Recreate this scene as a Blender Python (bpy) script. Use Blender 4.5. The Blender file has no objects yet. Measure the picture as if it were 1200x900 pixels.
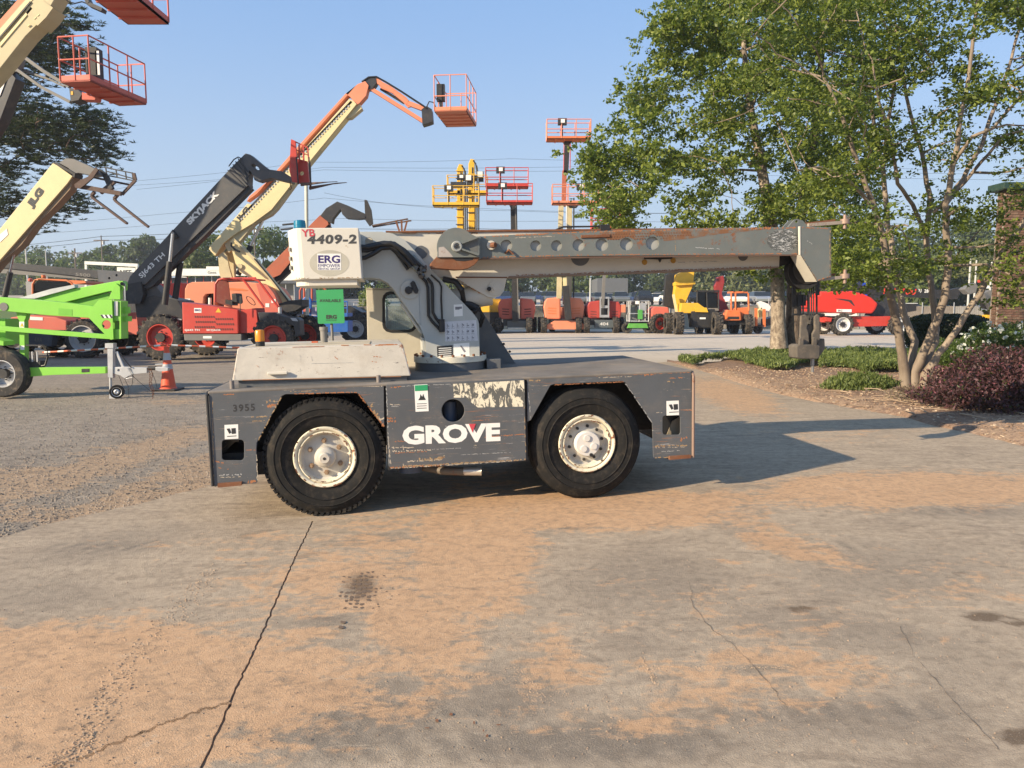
import bpy, bmesh, math, random
import numpy as np
from math import sin, cos, tan, pi, radians, atan2, hypot
from mathutils import Vector, Matrix, noise
from mathutils.geometry import tessellate_polygon
random.seed(7); RNG = np.random.default_rng(11)
S = bpy.context.scene
COL = S.collection

# ------------------------------------------------------------------ camera, sky, sun, exposure
F, H, PITCH = 873.0, 1.64, math.atan(90/873.0)
cam = bpy.data.objects.new('camera', bpy.data.cameras.new('camera'))
COL.objects.link(cam)
cam.location = (0, 0, H); cam.rotation_euler = (pi/2-PITCH, 0, 0)
cam.data.sensor_width = 36; cam.data.lens = F/1200*36
cam.data.clip_start = .05; cam.data.clip_end = 6000
S.camera = cam
SUN_AZ, SUN_EL = radians(32.5), radians(23.0)      # shadows run toward (cos az, sin az)
w = bpy.data.worlds.new('World'); S.world = w; w.use_nodes = True
nt = w.node_tree; bg = nt.nodes['Background']
sky = nt.nodes.new('ShaderNodeTexSky'); sky.sky_type = 'NISHITA'; sky.sun_disc = False
sky.sun_elevation = SUN_EL; sky.sun_rotation = atan2(-cos(SUN_AZ), -sin(SUN_AZ))
sky.air_density = 1.0; sky.dust_density = .25; sky.ozone_density = 3.0; sky.altitude = 200
mxs = nt.nodes.new('ShaderNodeMix'); mxs.data_type = 'RGBA'; mxs.inputs[0].default_value = .55
nt.links.new(sky.outputs[0], mxs.inputs[6]); mxs.inputs[7].default_value = (2.75, 4.55, 7.7, 1)      # summer haze evens the sky to a pale blue
wtc = nt.nodes.new('ShaderNodeTexCoord'); wsp = nt.nodes.new('ShaderNodeSeparateXYZ'); nt.links.new(wtc.outputs['Generated'], wsp.inputs[0])
wmr = nt.nodes.new('ShaderNodeMapRange'); wmr.interpolation_type = 'SMOOTHSTEP'; nt.links.new(wsp.outputs[2], wmr.inputs[0])
wmr.inputs[1].default_value = -.02; wmr.inputs[2].default_value = .42; wmr.inputs[3].default_value = .9; wmr.inputs[4].default_value = 0
mxh = nt.nodes.new('ShaderNodeMix'); mxh.data_type = 'RGBA'; nt.links.new(wmr.outputs[0], mxh.inputs[0]); nt.links.new(mxs.outputs[2], mxh.inputs[6]); mxh.inputs[7].default_value = (4.0, 4.7, 5.4, 1)   # pale haze toward the horizon, the same all round
nt.links.new(mxh.outputs[2], bg.inputs[0]); bg.inputs[1].default_value = 0.085
sl = bpy.data.lights.new('sun', 'SUN'); sl.energy = 5.0; sl.angle = radians(.5); sl.color = (1, .83, .60)
so = bpy.data.objects.new('sun', sl); COL.objects.link(so)
sdir = Vector((cos(SUN_AZ)*cos(SUN_EL), sin(SUN_AZ)*cos(SUN_EL), -sin(SUN_EL)))
so.rotation_euler = sdir.to_track_quat('-Z', 'Y').to_euler(); so.location = (-30, -20, 25)
S.view_settings.view_transform = 'Standard'; S.view_settings.look = 'None'
S.view_settings.exposure = 0.78; S.view_settings.gamma = 1
S.render.resolution_x, S.render.resolution_y = 1024, 768

# ------------------------------------------------------------------ measuring: photo pixel -> point of the place
def ray(x, y):
    a, b = (x-600)/F, -(y-450)/F
    return Vector((a, cos(PITCH)+b*sin(PITCH), -sin(PITCH)+b*cos(PITCH)))
def V(x, y, D):                                    # on the upright plane Y = D
    d = ray(x, y); t = D/d.y
    return Vector((t*d.x, D, H+t*d.z))
def G(x, y, z=0.):                                 # on the level z
    d = ray(x, y); t = (z-H)/d.z
    return Vector((t*d.x, t*d.y, z))
def proj(x, y, z):                                 # point -> photo pixel
    f = y*cos(PITCH)-(z-H)*sin(PITCH); u = y*sin(PITCH)+(z-H)*cos(PITCH)
    return 600+F*x/f, 450-F*u/f
def sst(a, b, x):
    t = min(1, max(0, (x-a)/(b-a))); return t*t*(3-2*t)
def gz(x, y):                                      # the drive rises a little to the right; a bank rises behind the yard
    z = .021*(min(max(x+1.4677, -1.0), 4.6))*(1-sst(10, 16, y))
    if y > 62: z += 1.9*sst(62, 90, y)+2.6*sst(90, 190, y)
    return z

# ------------------------------------------------------------------ materials
MATS = {}
def nd(nt, t, **kw):
    n = nt.nodes.new(t)
    for k, v in kw.items():
        if k in n.inputs: n.inputs[k].default_value = v
        else: setattr(n, k, v)
    return n
def ramp(nt, src, p0, p1, c0=(0, 0, 0, 1), c1=(1, 1, 1, 1)):
    r = nd(nt, 'ShaderNodeValToRGB'); e = r.color_ramp.elements
    e[0].position, e[1].position = p0, p1; e[0].color, e[1].color = c0, c1
    nt.links.new(src, r.inputs[0]); return r.outputs[0]
def mix(nt, fac, a, b, mode='MIX'):
    m = nd(nt, 'ShaderNodeMix', data_type='RGBA', blend_type=mode)
    for i, v in ((0, fac), (6, a), (7, b)):
        if isinstance(v, (int, float, tuple)): m.inputs[i].default_value = v if not isinstance(v, tuple) else (*v[:3], 1)
        else: nt.links.new(v, m.inputs[i])
    return m.outputs[2]
def base(name):
    m = bpy.data.materials.new(name); m.use_nodes = True
    nt = m.node_tree; b = nt.nodes['Principled BSDF']
    return m, nt, b
def paint(name, col, rough=.5, metal=0., dirt=.25, rust=0., chips=0., chipcol=(.6, .58, .5), sc=3., bump=.15, spec=.5, scratch=0., ):
    """worn paint: tone drift, dust, rust bleeding and chips, all by noise in the object's own space"""
    if name in MATS: return MATS[name]
    m, nt, b = base(name); L = nt.links
    tc = nd(nt, 'ShaderNodeTexCoord'); co = tc.outputs['Object']
    n1 = nd(nt, 'ShaderNodeTexNoise', Scale=sc, Detail=8., Roughness=.65); L.new(co, n1.inputs[0])
    dark = tuple(c*(1-.55*dirt) for c in col); lite = tuple(min(1, c*(1+.25*dirt)) for c in col)
    c = mix(nt, ramp(nt, n1.outputs[0], .32, .68), dark, lite)
    if dirt > .1:
        n2 = nd(nt, 'ShaderNodeTexNoise', Scale=sc*2.3, Detail=10., Roughness=.75); L.new(co, n2.inputs[0])
        f = nd(nt, 'ShaderNodeMath', operation='MULTIPLY'); L.new(ramp(nt, n2.outputs[0], .5, .75), f.inputs[0]); f.inputs[1].default_value = dirt
        c = mix(nt, f.outputs[0], c, (.30, .23, .16))
    if chips > 0:
        mp = nd(nt, 'ShaderNodeMapping'); mp.inputs['Scale'].default_value = (1, 1, 3.5); L.new(co, mp.inputs[0])
        n3 = nd(nt, 'ShaderNodeTexNoise', Scale=sc*3.2, Detail=12., Roughness=.8); L.new(mp.outputs[0], n3.inputs[0])
        t = .645-.14*chips
        c = mix(nt, ramp(nt, n3.outputs[0], t, t+.015), c, chipcol)
    if scratch > 0:
        for k, (zz, cc) in enumerate(((26, (.48, .36, .25)), (38, (.30, .13, .06)), (16, (.42, .42, .42)))):
            mp = nd(nt, 'ShaderNodeMapping'); mp.inputs['Scale'].default_value = (1.3, 1.3, zz); mp.inputs['Location'].default_value = (k*3.1, 0, k*7.7); L.new(co, mp.inputs[0])
            ns = nd(nt, 'ShaderNodeTexNoise', Scale=1.6, Detail=9., Roughness=.75); L.new(mp.outputs[0], ns.inputs[0])
            na = nd(nt, 'ShaderNodeTexNoise', Scale=2.4, Detail=3.); L.new(co, na.inputs[0])
            pr = nd(nt, 'ShaderNodeMath', operation='MULTIPLY'); L.new(ramp(nt, ns.outputs[0], .65-.05*scratch, .675-.05*scratch), pr.inputs[0]); L.new(ramp(nt, na.outputs[0], .42, .6), pr.inputs[1])
            c = mix(nt, pr.outputs[0], c, cc)
    if rust > 0:
        n4 = nd(nt, 'ShaderNodeTexNoise', Scale=sc*1.7, Detail=12., Roughness=.82); L.new(co, n4.inputs[0])
        n5 = nd(nt, 'ShaderNodeTexNoise', Scale=sc*9, Detail=4.); L.new(co, n5.inputs[0])
        t = .66-.22*rust
        c = mix(nt, ramp(nt, n4.outputs[0], t, t+.05), c, mix(nt, n5.outputs[0], (.10, .035, .015), (.33, .13, .05)))
    L.new(c, b.inputs['Base Color'])
    r = nd(nt, 'ShaderNodeMapRange'); L.new(n1.outputs[0], r.inputs[0]); r.inputs[3].default_value = rough-.1; r.inputs[4].default_value = min(1, rough+.18)
    L.new(r.outputs[0], b.inputs['Roughness']); b.inputs['Metallic'].default_value = metal
    b.inputs['Specular IOR Level'].default_value = spec
    if bump:
        n6 = nd(nt, 'ShaderNodeTexNoise', Scale=sc*12, Detail=5.); L.new(co, n6.inputs[0])
        bp = nd(nt, 'ShaderNodeBump', Strength=bump, Distance=.004); L.new(n6.outputs[0], bp.inputs['Height']); L.new(bp.outputs[0], b.inputs['Normal'])
    MATS[name] = m; return m
def glass(name='tinted_glass', col=(.75, .82, .82), rough=.03):
    if name in MATS: return MATS[name]
    m, nt, b = base(name)
    tr = nd(nt, 'ShaderNodeBsdfTransparent'); tr.inputs[0].default_value = (*col, 1)
    gl = nd(nt, 'ShaderNodeBsdfGlossy', Roughness=rough); gl.inputs[0].default_value = (.9, .9, .9, 1)
    fr = nd(nt, 'ShaderNodeFresnel', IOR=1.45); ms = nd(nt, 'ShaderNodeMixShader')
    nt.links.new(fr.outputs[0], ms.inputs[0]); nt.links.new(tr.outputs[0], ms.inputs[1]); nt.links.new(gl.outputs[0], ms.inputs[2])
    nt.links.new(ms.outputs[0], nt.nodes['Material Output'].inputs[0])
    MATS[name] = m; return m
def leafmat(name, c0, c1, trans=.35, rough=.5):
    if name in MATS: return MATS[name]
    m, nt, b = base(name); L = nt.links
    g = nd(nt, 'ShaderNodeNewGeometry')
    c = mix(nt, g.outputs['Random Per Island'], c0, c1); L.new(c, b.inputs['Base Color'])
    b.inputs['Roughness'].default_value = rough; b.inputs['Specular IOR Level'].default_value = .35
    t = nd(nt, 'ShaderNodeBsdfTranslucent'); c2 = mix(nt, .5, c, (.25, .42, .04)); L.new(c2, t.inputs[0])
    ms = nd(nt, 'ShaderNodeMixShader'); ms.inputs[0].default_value = trans
    L.new(b.outputs[0], ms.inputs[1]); L.new(t.outputs[0], ms.inputs[2]); L.new(ms.outputs[0], nt.nodes['Material Output'].inputs[0])
    MATS[name] = m; return m

# ------------------------------------------------------------------ mesh building
class MB:
    def __init__(s): s.v = []; s.f = []; s.sm = []
    def add(s, vs, fs, smooth=False):
        o = len(s.v); s.v += [tuple(p) for p in vs]; s.f += [tuple(i+o for i in f) for f in fs]; s.sm += [smooth]*len(fs); return s
    def box(s, c, d, R=None):
        c = Vector(c); vs = []
        for x in (-.5, .5):
            for y in (-.5, .5):
                for z in (-.5, .5):
                    p = Vector((x*d[0], y*d[1], z*d[2])); vs.append(c+(R @ p if R else p))
        return s.add(vs, [(0, 1, 3, 2), (4, 6, 7, 5), (0, 4, 5, 1), (2, 3, 7, 6), (0, 2, 6, 4), (1, 5, 7, 3)])
    def beam(s, a, b, wd, ht, up=(0, 0, 1)):      # square bar from a to b
        a, b = Vector(a), Vector(b); z = (b-a); L = z.length
        if L < 1e-6: return s
        z /= L; x = Vector(up).cross(z)
        if x.length < 1e-3: x = Vector((1, 0, 0)).cross(z)
        x.normalize(); y = z.cross(x)
        return s.box((a+b)/2, (wd, ht, L), Matrix((x, y, z)).transposed())
    def tube(s, pts, r, n=8, cap=True):
        pts = [Vector(p) for p in pts]; k = len(pts)
        rs = r if isinstance(r, (list, tuple)) else [r]*k
        vs = []; ref = None
        for i, p in enumerate(pts):
            t = (pts[min(i+1, k-1)]-pts[max(i-1, 0)]).normalized()
            if ref is None:
                ref = Vector((0, 0, 1)) if abs(t.z) < .9 else Vector((1, 0, 0))
            x = t.cross(ref)
            if x.length < 1e-4: x = t.cross(Vector((0, 1, .3)))
            x.normalize(); y = t.cross(x); ref = -y if False else ref
            for j in range(n):
                a = 2*pi*j/n; vs.append(p+x*(cos(a)*rs[i])+y*(sin(a)*rs[i]))
        fs = [(i*n+j, i*n+(j+1) % n, (i+1)*n+(j+1) % n, (i+1)*n+j) for i in range(k-1) for j in range(n)]
        s.add(vs, fs, True)
        if cap:
            o = len(s.v)-len(vs)
            s.f += [tuple(o+j for j in range(n))[::-1], tuple(o+(k-1)*n+j for j in range(n))]; s.sm += [False]*2
        return s
    def cyl(s, a, b, r, n=16, r2=None): return s.tube([a, b], [r, r if r2 is None else r2], n)
    def lathe(s, prof, c, ax=(0, 1, 0), n=32):    # prof: (radius, distance along axis)
        ax = Vector(ax).normalized(); c = Vector(c)
        x = ax.cross(Vector((0, 0, 1)))
        if x.length < 1e-3: x = Vector((1, 0, 0))
        x.normalize(); y = x.cross(ax); k = len(prof)
        vs = [c+ax*h+(x*cos(2*pi*j/n)+y*sin(2*pi*j/n))*r for r, h in prof for j in range(n)]
        return s.add(vs, [(i*n+j, i*n+(j+1) % n, (i+1)*n+(j+1) % n, (i+1)*n+j) for i in range(k-1) for j in range(n)], True)
    def prism(s, pts, vec, holes=()):             # polygon (3D points) pushed along vec, with holes
        vec = Vector(vec); loops = [[Vector(p) for p in pts]]+[[Vector(p) for p in h] for h in holes]
        flat = [p for l in loops for p in l]; n = len(flat)
        tri = tessellate_polygon(loops)
        vs = flat+[p+vec for p in flat]; fs = [tuple(t) for t in tri]+[(t[2]+n, t[1]+n, t[0]+n) for t in tri]
        o = 0
        for l in loops:
            k = len(l); fs += [(o+i, o+(i+1) % k, n+o+(i+1) % k, n+o+i) for i in range(k)]; o += k
        return s.add(vs, fs)
    def build(s, name, mat, parent=None, bevel=0, off=None, recalc=True, seg=2):
        me = bpy.data.meshes.new(name)
        v = s.v if off is None else [(p[0]-off[0], p[1]-off[1], p[2]-off[2]) for p in s.v]
        me.from_pydata(v, [], s.f)
        me.polygons.foreach_set('use_smooth', s.sm)
        if recalc:
            bm = bmesh.new(); bm.from_mesh(me); bmesh.ops.recalc_face_normals(bm, faces=bm.faces)
            if bevel: bmesh.ops.remove_doubles(bm, verts=bm.verts, dist=1e-5)
            bm.to_mesh(me); bm.free()
        me.update()
        if any(s.sm): me.set_sharp_from_angle(angle=radians(38))
        me.materials.append(mat)
        o = bpy.data.objects.new(name, me); COL.objects.link(o)
        if parent: o.parent = parent
        if bevel:
            b = o.modifiers.new('bevel', 'BEVEL'); b.width = bevel; b.segments = seg; b.limit_method = 'ANGLE'; b.angle_limit = radians(50)
        return o
def tag(o, label=None, cat=None, group=None, kind=None):
    for k, v in (('label', label), ('category', cat), ('group', group), ('kind', kind)):
        if v: o[k] = v
    return o
def thing(name, loc, label, cat, group=None, R=None):
    o = bpy.data.objects.new(name, None); o.empty_display_size = .2; COL.objects.link(o)
    if R is not None: o.matrix_world = Matrix.Translation(loc) @ R
    else: o.location = loc
    return tag(o, label, cat, group)
def copy_tree(o, parent=None):
    c = o.copy(); COL.objects.link(c); c.parent = parent
    for ch in list(o.children): copy_tree(ch, c)
    return c
def circ(c, r, n, ex, ey, a0=0, a1=2*pi):
    full = abs(a1-a0-2*pi) < 1e-6
    m = n if full else n-1
    return [Vector(c)+Vector(ex)*(r*cos(a0+(a1-a0)*i/m))+Vector(ey)*(r*sin(a0+(a1-a0)*i/m)) for i in range(n)]
def text(name, s, org, ex, ey, h, mat, parent, bold=.0, width=None, depth=.0008, shear=0., spacing=1.):
    """flat lettering: org = lower left corner, ex/ey = unit directions, h = capital height"""
    cu = bpy.data.curves.new(name, 'FONT'); cu.body = s; cu.size = 1; cu.offset = bold; cu.extrude = .0; cu.shear = shear; cu.space_character = spacing
    cu.resolution_u = 3
    t = bpy.data.objects.new('t', cu); COL.objects.link(t)
    me = bpy.data.meshes.new_from_object(t.evaluated_get(bpy.context.evaluated_depsgraph_get()))
    COL.objects.unlink(t); bpy.data.objects.remove(t); bpy.data.curves.remove(cu)
    co = np.zeros(len(me.vertices)*3); me.vertices.foreach_get('co', co); co = co.reshape(-1, 3)
    mn, mx = co.min(0), co.max(0)
    sx = (width/(mx[0]-mn[0])) if width else h/(mx[1]-mn[1]); sy = h/(mx[1]-mn[1])
    ex, ey, org = Vector(ex), Vector(ey), Vector(org)
    ez = ex.cross(ey)
    P = np.outer((co[:, 0]-mn[0])*sx, ex)+np.outer((co[:, 1]-mn[1])*sy, ey)+np.array(org+ez*depth)
    me.vertices.foreach_set('co', P.ravel()); me.update(); me.materials.clear(); me.materials.append(mat)
    o = bpy.data.objects.new(name, me); COL.objects.link(o); o.parent = parent
    return o
def quads(name, C, U, W, mat, parent=None, off=None):
    """many loose four-cornered leaves: centres C, half axes U and W (n x 3 arrays)"""
    n = len(C); P = np.empty((n, 4, 3))
    P[:, 0] = C-U; P[:, 1] = C+W*.8-U*.1; P[:, 2] = C+U; P[:, 3] = C-W*.8-U*.1
    if off is not None: P -= np.array(off)
    me = bpy.data.meshes.new(name); me.vertices.add(n*4); me.vertices.foreach_set('co', P.ravel())
    me.loops.add(n*4); me.loops.foreach_set('vertex_index', np.arange(n*4, dtype=np.int32))
    me.polygons.add(n); me.polygons.foreach_set('loop_start', np.arange(0, n*4, 4, dtype=np.int32))
    me.update(calc_edges=True); me.validate(); me.materials.append(mat)
    o = bpy.data.objects.new(name, me); COL.objects.link(o)
    if parent: o.parent = parent
    return o
def rnd_axes(n, s, flat=.0, ratio=.55):
    U = RNG.normal(size=(n, 3)); U /= np.linalg.norm(U, axis=1)[:, None]
    W = np.cross(U, RNG.normal(size=(n, 3))); W /= np.linalg.norm(W, axis=1)[:, None]
    k = s*RNG.uniform(.6, 1.25, size=(n, 1))
    if flat: U[:, 2] *= 1-flat; W[:, 2] *= 1-flat
    return U*k, W*k*ratio

# ------------------------------------------------------------------ ground
CLAY = [(120, 815, 330, 75, 0, 1.), (60, 870, 260, 60, 0, 1.), (500, 760, 90, 60, 30, .7), (420, 690, 160, 60, 0, .55), (760, 600, 160, 14, 0, .8), (90, 775, 230, 45, 0, 1.), (150, 850, 170, 55, -15, .9), (330, 760, 90, 60, -20, .5), (555, 660, 75, 85, 15, 1.), (470, 730, 70, 45, 30, .8), (340, 830, 60, 60, 0, .6),
        (690, 612, 200, 22, 0, .95), (1080, 590, 210, 22, 0, .95), (930, 655, 120, 20, 20, .6), (620, 600, 90, 20, 0, .9), (900, 810, 170, 40, 0, .5), (650, 800, 60, 60, 0, .5),
        (1130, 700, 130, 40, 0, .35), (830, 860, 200, 30, 0, .45), (860, 470, 60, 20, 20, .8), (340, 640, 200, 20, 0, .35), (450, 640, 80, 50, 0, .5), (880, 740, 300, 80, 0, .25), (980, 520, 120, 15, 0, .3)]
DARK = [(420, 850, 160, 50, -10, .8), (760, 700, 120, 50, 0, .6), (1050, 690, 150, 40, 0, .6), (700, 890, 200, 30, 0, .8), (1000, 760, 180, 25, 10, .6), (600, 830, 90, 50, 0, .7), (130, 640, 140, 20, -10, .5),
        (60, 700, 120, 30, 0, .45), (750, 760, 90, 40, 0, .4), (60, 825, 60, 14, 0, .5), (900, 650, 60, 12, 20, .7), (380, 735, 60, 8, 0, .7), (1150, 620, 90, 10, 0, .5), (820, 600, 120, 10, 0, .3), (980, 870, 200, 30, 0, .6), (1120, 810, 100, 50, 0, .4)]
LOTC = [(160, 588, 220, 12, -17, .75), (40, 625, 90, 12, -17, .7), (110, 545, 150, 14, -18, 1.), (30, 560, 90, 16, 0, .8), (250, 505, 90, 10, 0, .7), (120, 590, 130, 12, -25, .8), (235, 545, 60, 16, -10, .8), (30, 600, 80, 14, 0, .6), (150, 520, 90, 8, -10, .5), (205, 470, 40, 5, 0, .6),
        (850, 460, 90, 22, 15, 1.), (900, 480, 90, 14, 10, .7)]
OILS = [(422, 694, 24, 20, -10, .42), (1152, 747, 26, 7, 0, .55), (1192, 756, 16, 6, 0, .5), (936, 733, 22, 5, 0, .42), (986, 738, 9, 4, 0, .35), (1196, 893, 34, 13, 0, .55), (1122, 694, 9, 4, 0, .42)]
def chev(px, py):
    m = 0.
    for x0, x1, y0, h, ln, sc in PRN:
        if x0 < px < x1 and abs(py-y0) < h:
            t = (px+ (1 if py > y0 else -1)*(-abs(py-y0))*sc)/ln; m = max(m, (.5+.5*sin(t*6.283))**1.5*(1-abs(py-y0)/h)**.4*sst(x0, x0+40, px)*(1-sst(x1-40, x1, px)))
    return m
PRN = [(890, 1030, 652, 14, 17, 1.3), (330, 860, 878, 26, 46, .8), (40, 210, 636, 7, 24, 1.5), (700, 1190, 612, 7, 26, 1.), (840, 1150, 846, 16, 40, .8), (380, 640, 838, 10, 34, 1.)]
def emask(x, y, E):
    if y < .5: return 0
    px, py = proj(x, y, 0); m = 0.
    for cx, cy, rx, ry, a, s in E:
        dx, dy = px-cx, py-cy
        if abs(dx) > rx*2.2+ry or abs(dy) > ry*2.2+rx*.8: continue
        a = radians(a); u = (dx*cos(a)+dy*sin(a))/rx; v = (-dx*sin(a)+dy*cos(a))/ry
        m = max(m, s*math.exp(-(u*u+v*v)**1.3*.8))
    return m
def setattrs(me, fns):
    for nm, fn in fns.items():
        at = me.attributes.new(nm, 'FLOAT', 'POINT')
        at.data.foreach_set('value', [fn(v.co.x, v.co.y) for v in me.vertices])
def ground_mat(name, c_a, c_b, grain, clay_c, dark_c, bumps=(.5, .3), edge=.30):
    m, nt, b = base(name); L = nt.links
    g = nd(nt, 'ShaderNodeNewGeometry'); co = g.outputs['Position']
    big = nd(nt, 'ShaderNodeTexNoise', Scale=.7, Detail=6., Roughness=.6, Distortion=.6); L.new(co, big.inputs[0])
    med = nd(nt, 'ShaderNodeTexNoise', Scale=4.5, Detail=9., Roughness=.7, Distortion=.8); L.new(co, med.inputs[0])
    mp = nd(nt, 'ShaderNodeMapping'); mp.inputs['Scale'].default_value = (1, 3.2, 1); mp.inputs['Rotation'].default_value = (0, 0, .12); L.new(co, mp.inputs[0])
    stk = nd(nt, 'ShaderNodeTexNoise', Scale=2.2, Detail=8., Roughness=.65, Distortion=1.2); L.new(mp.outputs[0], stk.inputs[0])
    fine = nd(nt, 'ShaderNodeTexNoise', Scale=grain, Detail=3., Roughness=.7); L.new(co, fine.inputs[0])
    gran = nd(nt, 'ShaderNodeTexVoronoi', Scale=grain*.55); L.new(co, gran.inputs[0])
    c = mix(nt, ramp(nt, big.outputs[0], .35, .65), c_a, c_b)
    c = mix(nt, ramp(nt, stk.outputs[0], .35, .62), c, tuple(x*1.22 for x in c_b))
    at = nd(nt, 'ShaderNodeAttribute', attribute_name='dark')
    def msk(at, w0=.55):
        s = nd(nt, 'ShaderNodeMath', operation='ADD'); L.new(at.outputs['Fac'], s.inputs[0])
        k = nd(nt, 'ShaderNodeMath', operation='MULTIPLY_ADD'); L.new(med.outputs[0], k.inputs[0]); k.inputs[1].default_value = w0*1.3; k.inputs[2].default_value = -w0*.65
        k2 = nd(nt, 'ShaderNodeMath', operation='MULTIPLY_ADD'); L.new(stk.outputs[0], k2.inputs[0]); k2.inputs[1].default_value = w0*1.5; k2.inputs[2].default_value = -w0*.75
        k3 = nd(nt, 'ShaderNodeMath', operation='ADD'); L.new(k.outputs[0], k3.inputs[0]); L.new(k2.outputs[0], k3.inputs[1])
        L.new(k3.outputs[0], s.inputs[1]); return s.outputs[0]
    c = mix(nt, ramp(nt, msk(at), .2, .9, (0, 0, 0, 1), (.75, .75, .75, 1)), c, dark_c)
    at2 = nd(nt, 'ShaderNodeAttribute', attribute_name='clay')
    mott = nd(nt, 'ShaderNodeTexNoise', Scale=17., Detail=10., Roughness=.72, Distortion=.4); L.new(co, mott.inputs[0])
    fa = nd(nt, 'ShaderNodeMath', operation='MULTIPLY_ADD'); L.new(mott.outputs[0], fa.inputs[0]); fa.inputs[1].default_value = .9; L.new(msk(at2, .95), fa.inputs[2])
    c = mix(nt, ramp(nt, fa.outputs[0], edge+.38, edge+.86, (0, 0, 0, 1), (.78, .78, .78, 1)), c, mix(nt, ramp(nt, med.outputs[0], .35, .65), clay_c, tuple(x*.86 for x in clay_c)))
    c = mix(nt, ramp(nt, mott.outputs[0], .31, .54, (.6, .6, .6, 1), (0, 0, 0, 1)), c, tuple(x*.62 for x in c_a))
    c = mix(nt, ramp(nt, mott.outputs[0], .58, .72, (0, 0, 0, 1), (.5, .5, .5, 1)), c, tuple(min(1, x*1.35) for x in c_b))
    swm = nd(nt, 'ShaderNodeMapping'); swm.inputs['Scale'].default_value = (1, 1.9, 1); L.new(co, swm.inputs[0])
    for sc_, ds, p0, p1, k, col_ in ((1.1, 3.5, .575, .60, .42, tuple(x*.60 for x in c_a)), (1.7, 4.5, .60, .625, .40, tuple(min(1, x*1.35) for x in c_b)), (3.4, 2.2, .60, .64, .38, tuple(x*.62 for x in c_a))):
        sn = nd(nt, 'ShaderNodeTexNoise', Scale=sc_, Detail=11., Roughness=.68, Distortion=ds); L.new(swm.outputs[0], sn.inputs[0])
        c = mix(nt, ramp(nt, sn.outputs[0], p0, p1+.05, (0, 0, 0, 1), (k, k, k, 1)), c, col_)
    ao = nd(nt, 'ShaderNodeAttribute', attribute_name='oil')
    fo = nd(nt, 'ShaderNodeMath', operation='MULTIPLY_ADD'); L.new(mott.outputs[0], fo.inputs[0]); fo.inputs[1].default_value = .8; L.new(ao.outputs['Fac'], fo.inputs[2])
    c = mix(nt, ramp(nt, fo.outputs[0], .60, .80, (0, 0, 0, 1), (.85, .85, .85, 1)), c, (.12, .082, .052))
    # pits and light specks
    c = mix(nt, ramp(nt, gran.outputs['Distance'], .02, .35, (.35, .35, .35, 1), (0, 0, 0, 1)), c, tuple(x*.55 for x in c_a))
    c = mix(nt, ramp(nt, fine.outputs[0], .56, .74, (0, 0, 0, 1), (.55, .55, .55, 1)), c, tuple(min(1, x*1.5) for x in c_b))
    L.new(c, b.inputs['Base Color']); b.inputs['Roughness'].default_value = .93; b.inputs['Specular IOR Level'].default_value = .25
    b1 = nd(nt, 'ShaderNodeBump', Strength=bumps[0], Distance=.012); L.new(fine.outputs[0], b1.inputs['Height'])
    b2 = nd(nt, 'ShaderNodeBump', Strength=bumps[1], Distance=.05); L.new(med.outputs[0], b2.inputs['Height']); L.new(b1.outputs[0], b2.inputs['Normal'])
    L.new(b2.outputs[0], b.inputs['Normal'])
    return m, nt, b
def grid_axis(spec):
    out = []
    for a, b_, st in spec:
        n = max(1, round((b_-a)/st)); out += [a+(b_-a)*i/n for i in range(n)]
    return out+[spec[-1][1]]
xs = grid_axis([(-2500, -400, 300), (-400, -60, 30), (-60, -16, 4), (-16, -9, .5), (-9, 7, .25), (7, 20, 1), (20, 60, 4), (60, 400, 30), (400, 2500, 300)])
ys = grid_axis([(-500, -30, 100), (-30, 0, 6), (0, 3, .5), (3, 20, .25), (20, 30, .8), (30, 62, 4), (62, 190, 4), (190, 500, 40), (500, 4000, 350)])
me = bpy.data.meshes.new('ground')
nx = len(xs)
vs = [(x, y, gz(x, y)+(.25*noise.noise(Vector((x*.05, y*.05, 0))) if y > 64 and y < 190 else 0)) for y in ys for x in xs]
me.from_pydata(vs, [], [(j*nx+i, j*nx+i+1, (j+1)*nx+i+1, (j+1)*nx+i) for j in range(len(ys)-1) for i in range(nx-1)])
me.polygons.foreach_set('use_smooth', [True]*len(me.polygons))
setattrs(me, {'clay': lambda x, y: emask(x, y, LOTC) if y < 22 else 0., 'dark': lambda x, y: .12 if y < 30 else 0.,
              'pale': lambda x, y: sst(15.5, 18, y+noise.noise(Vector((x*.4, y*.4, 2)))*.8)*sst(-3.5, -.5, x+noise.noise(Vector((x*.3, y*.3, 5)))*.8)+.5*sst(26, 34, y)*(1-sst(-3.5, -.5, x)),
              'grass': lambda x, y: sst(55, 59, y)*(1-sst(84, 90, y)) + sst(170, 200, y)})
gm, gnt, gb = ground_mat('yard_asphalt', (.195, .160, .125), (.29, .243, .19), 60., (.48, .32, .19), (.11, .10, .09), (.9, .6), .48)
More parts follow.
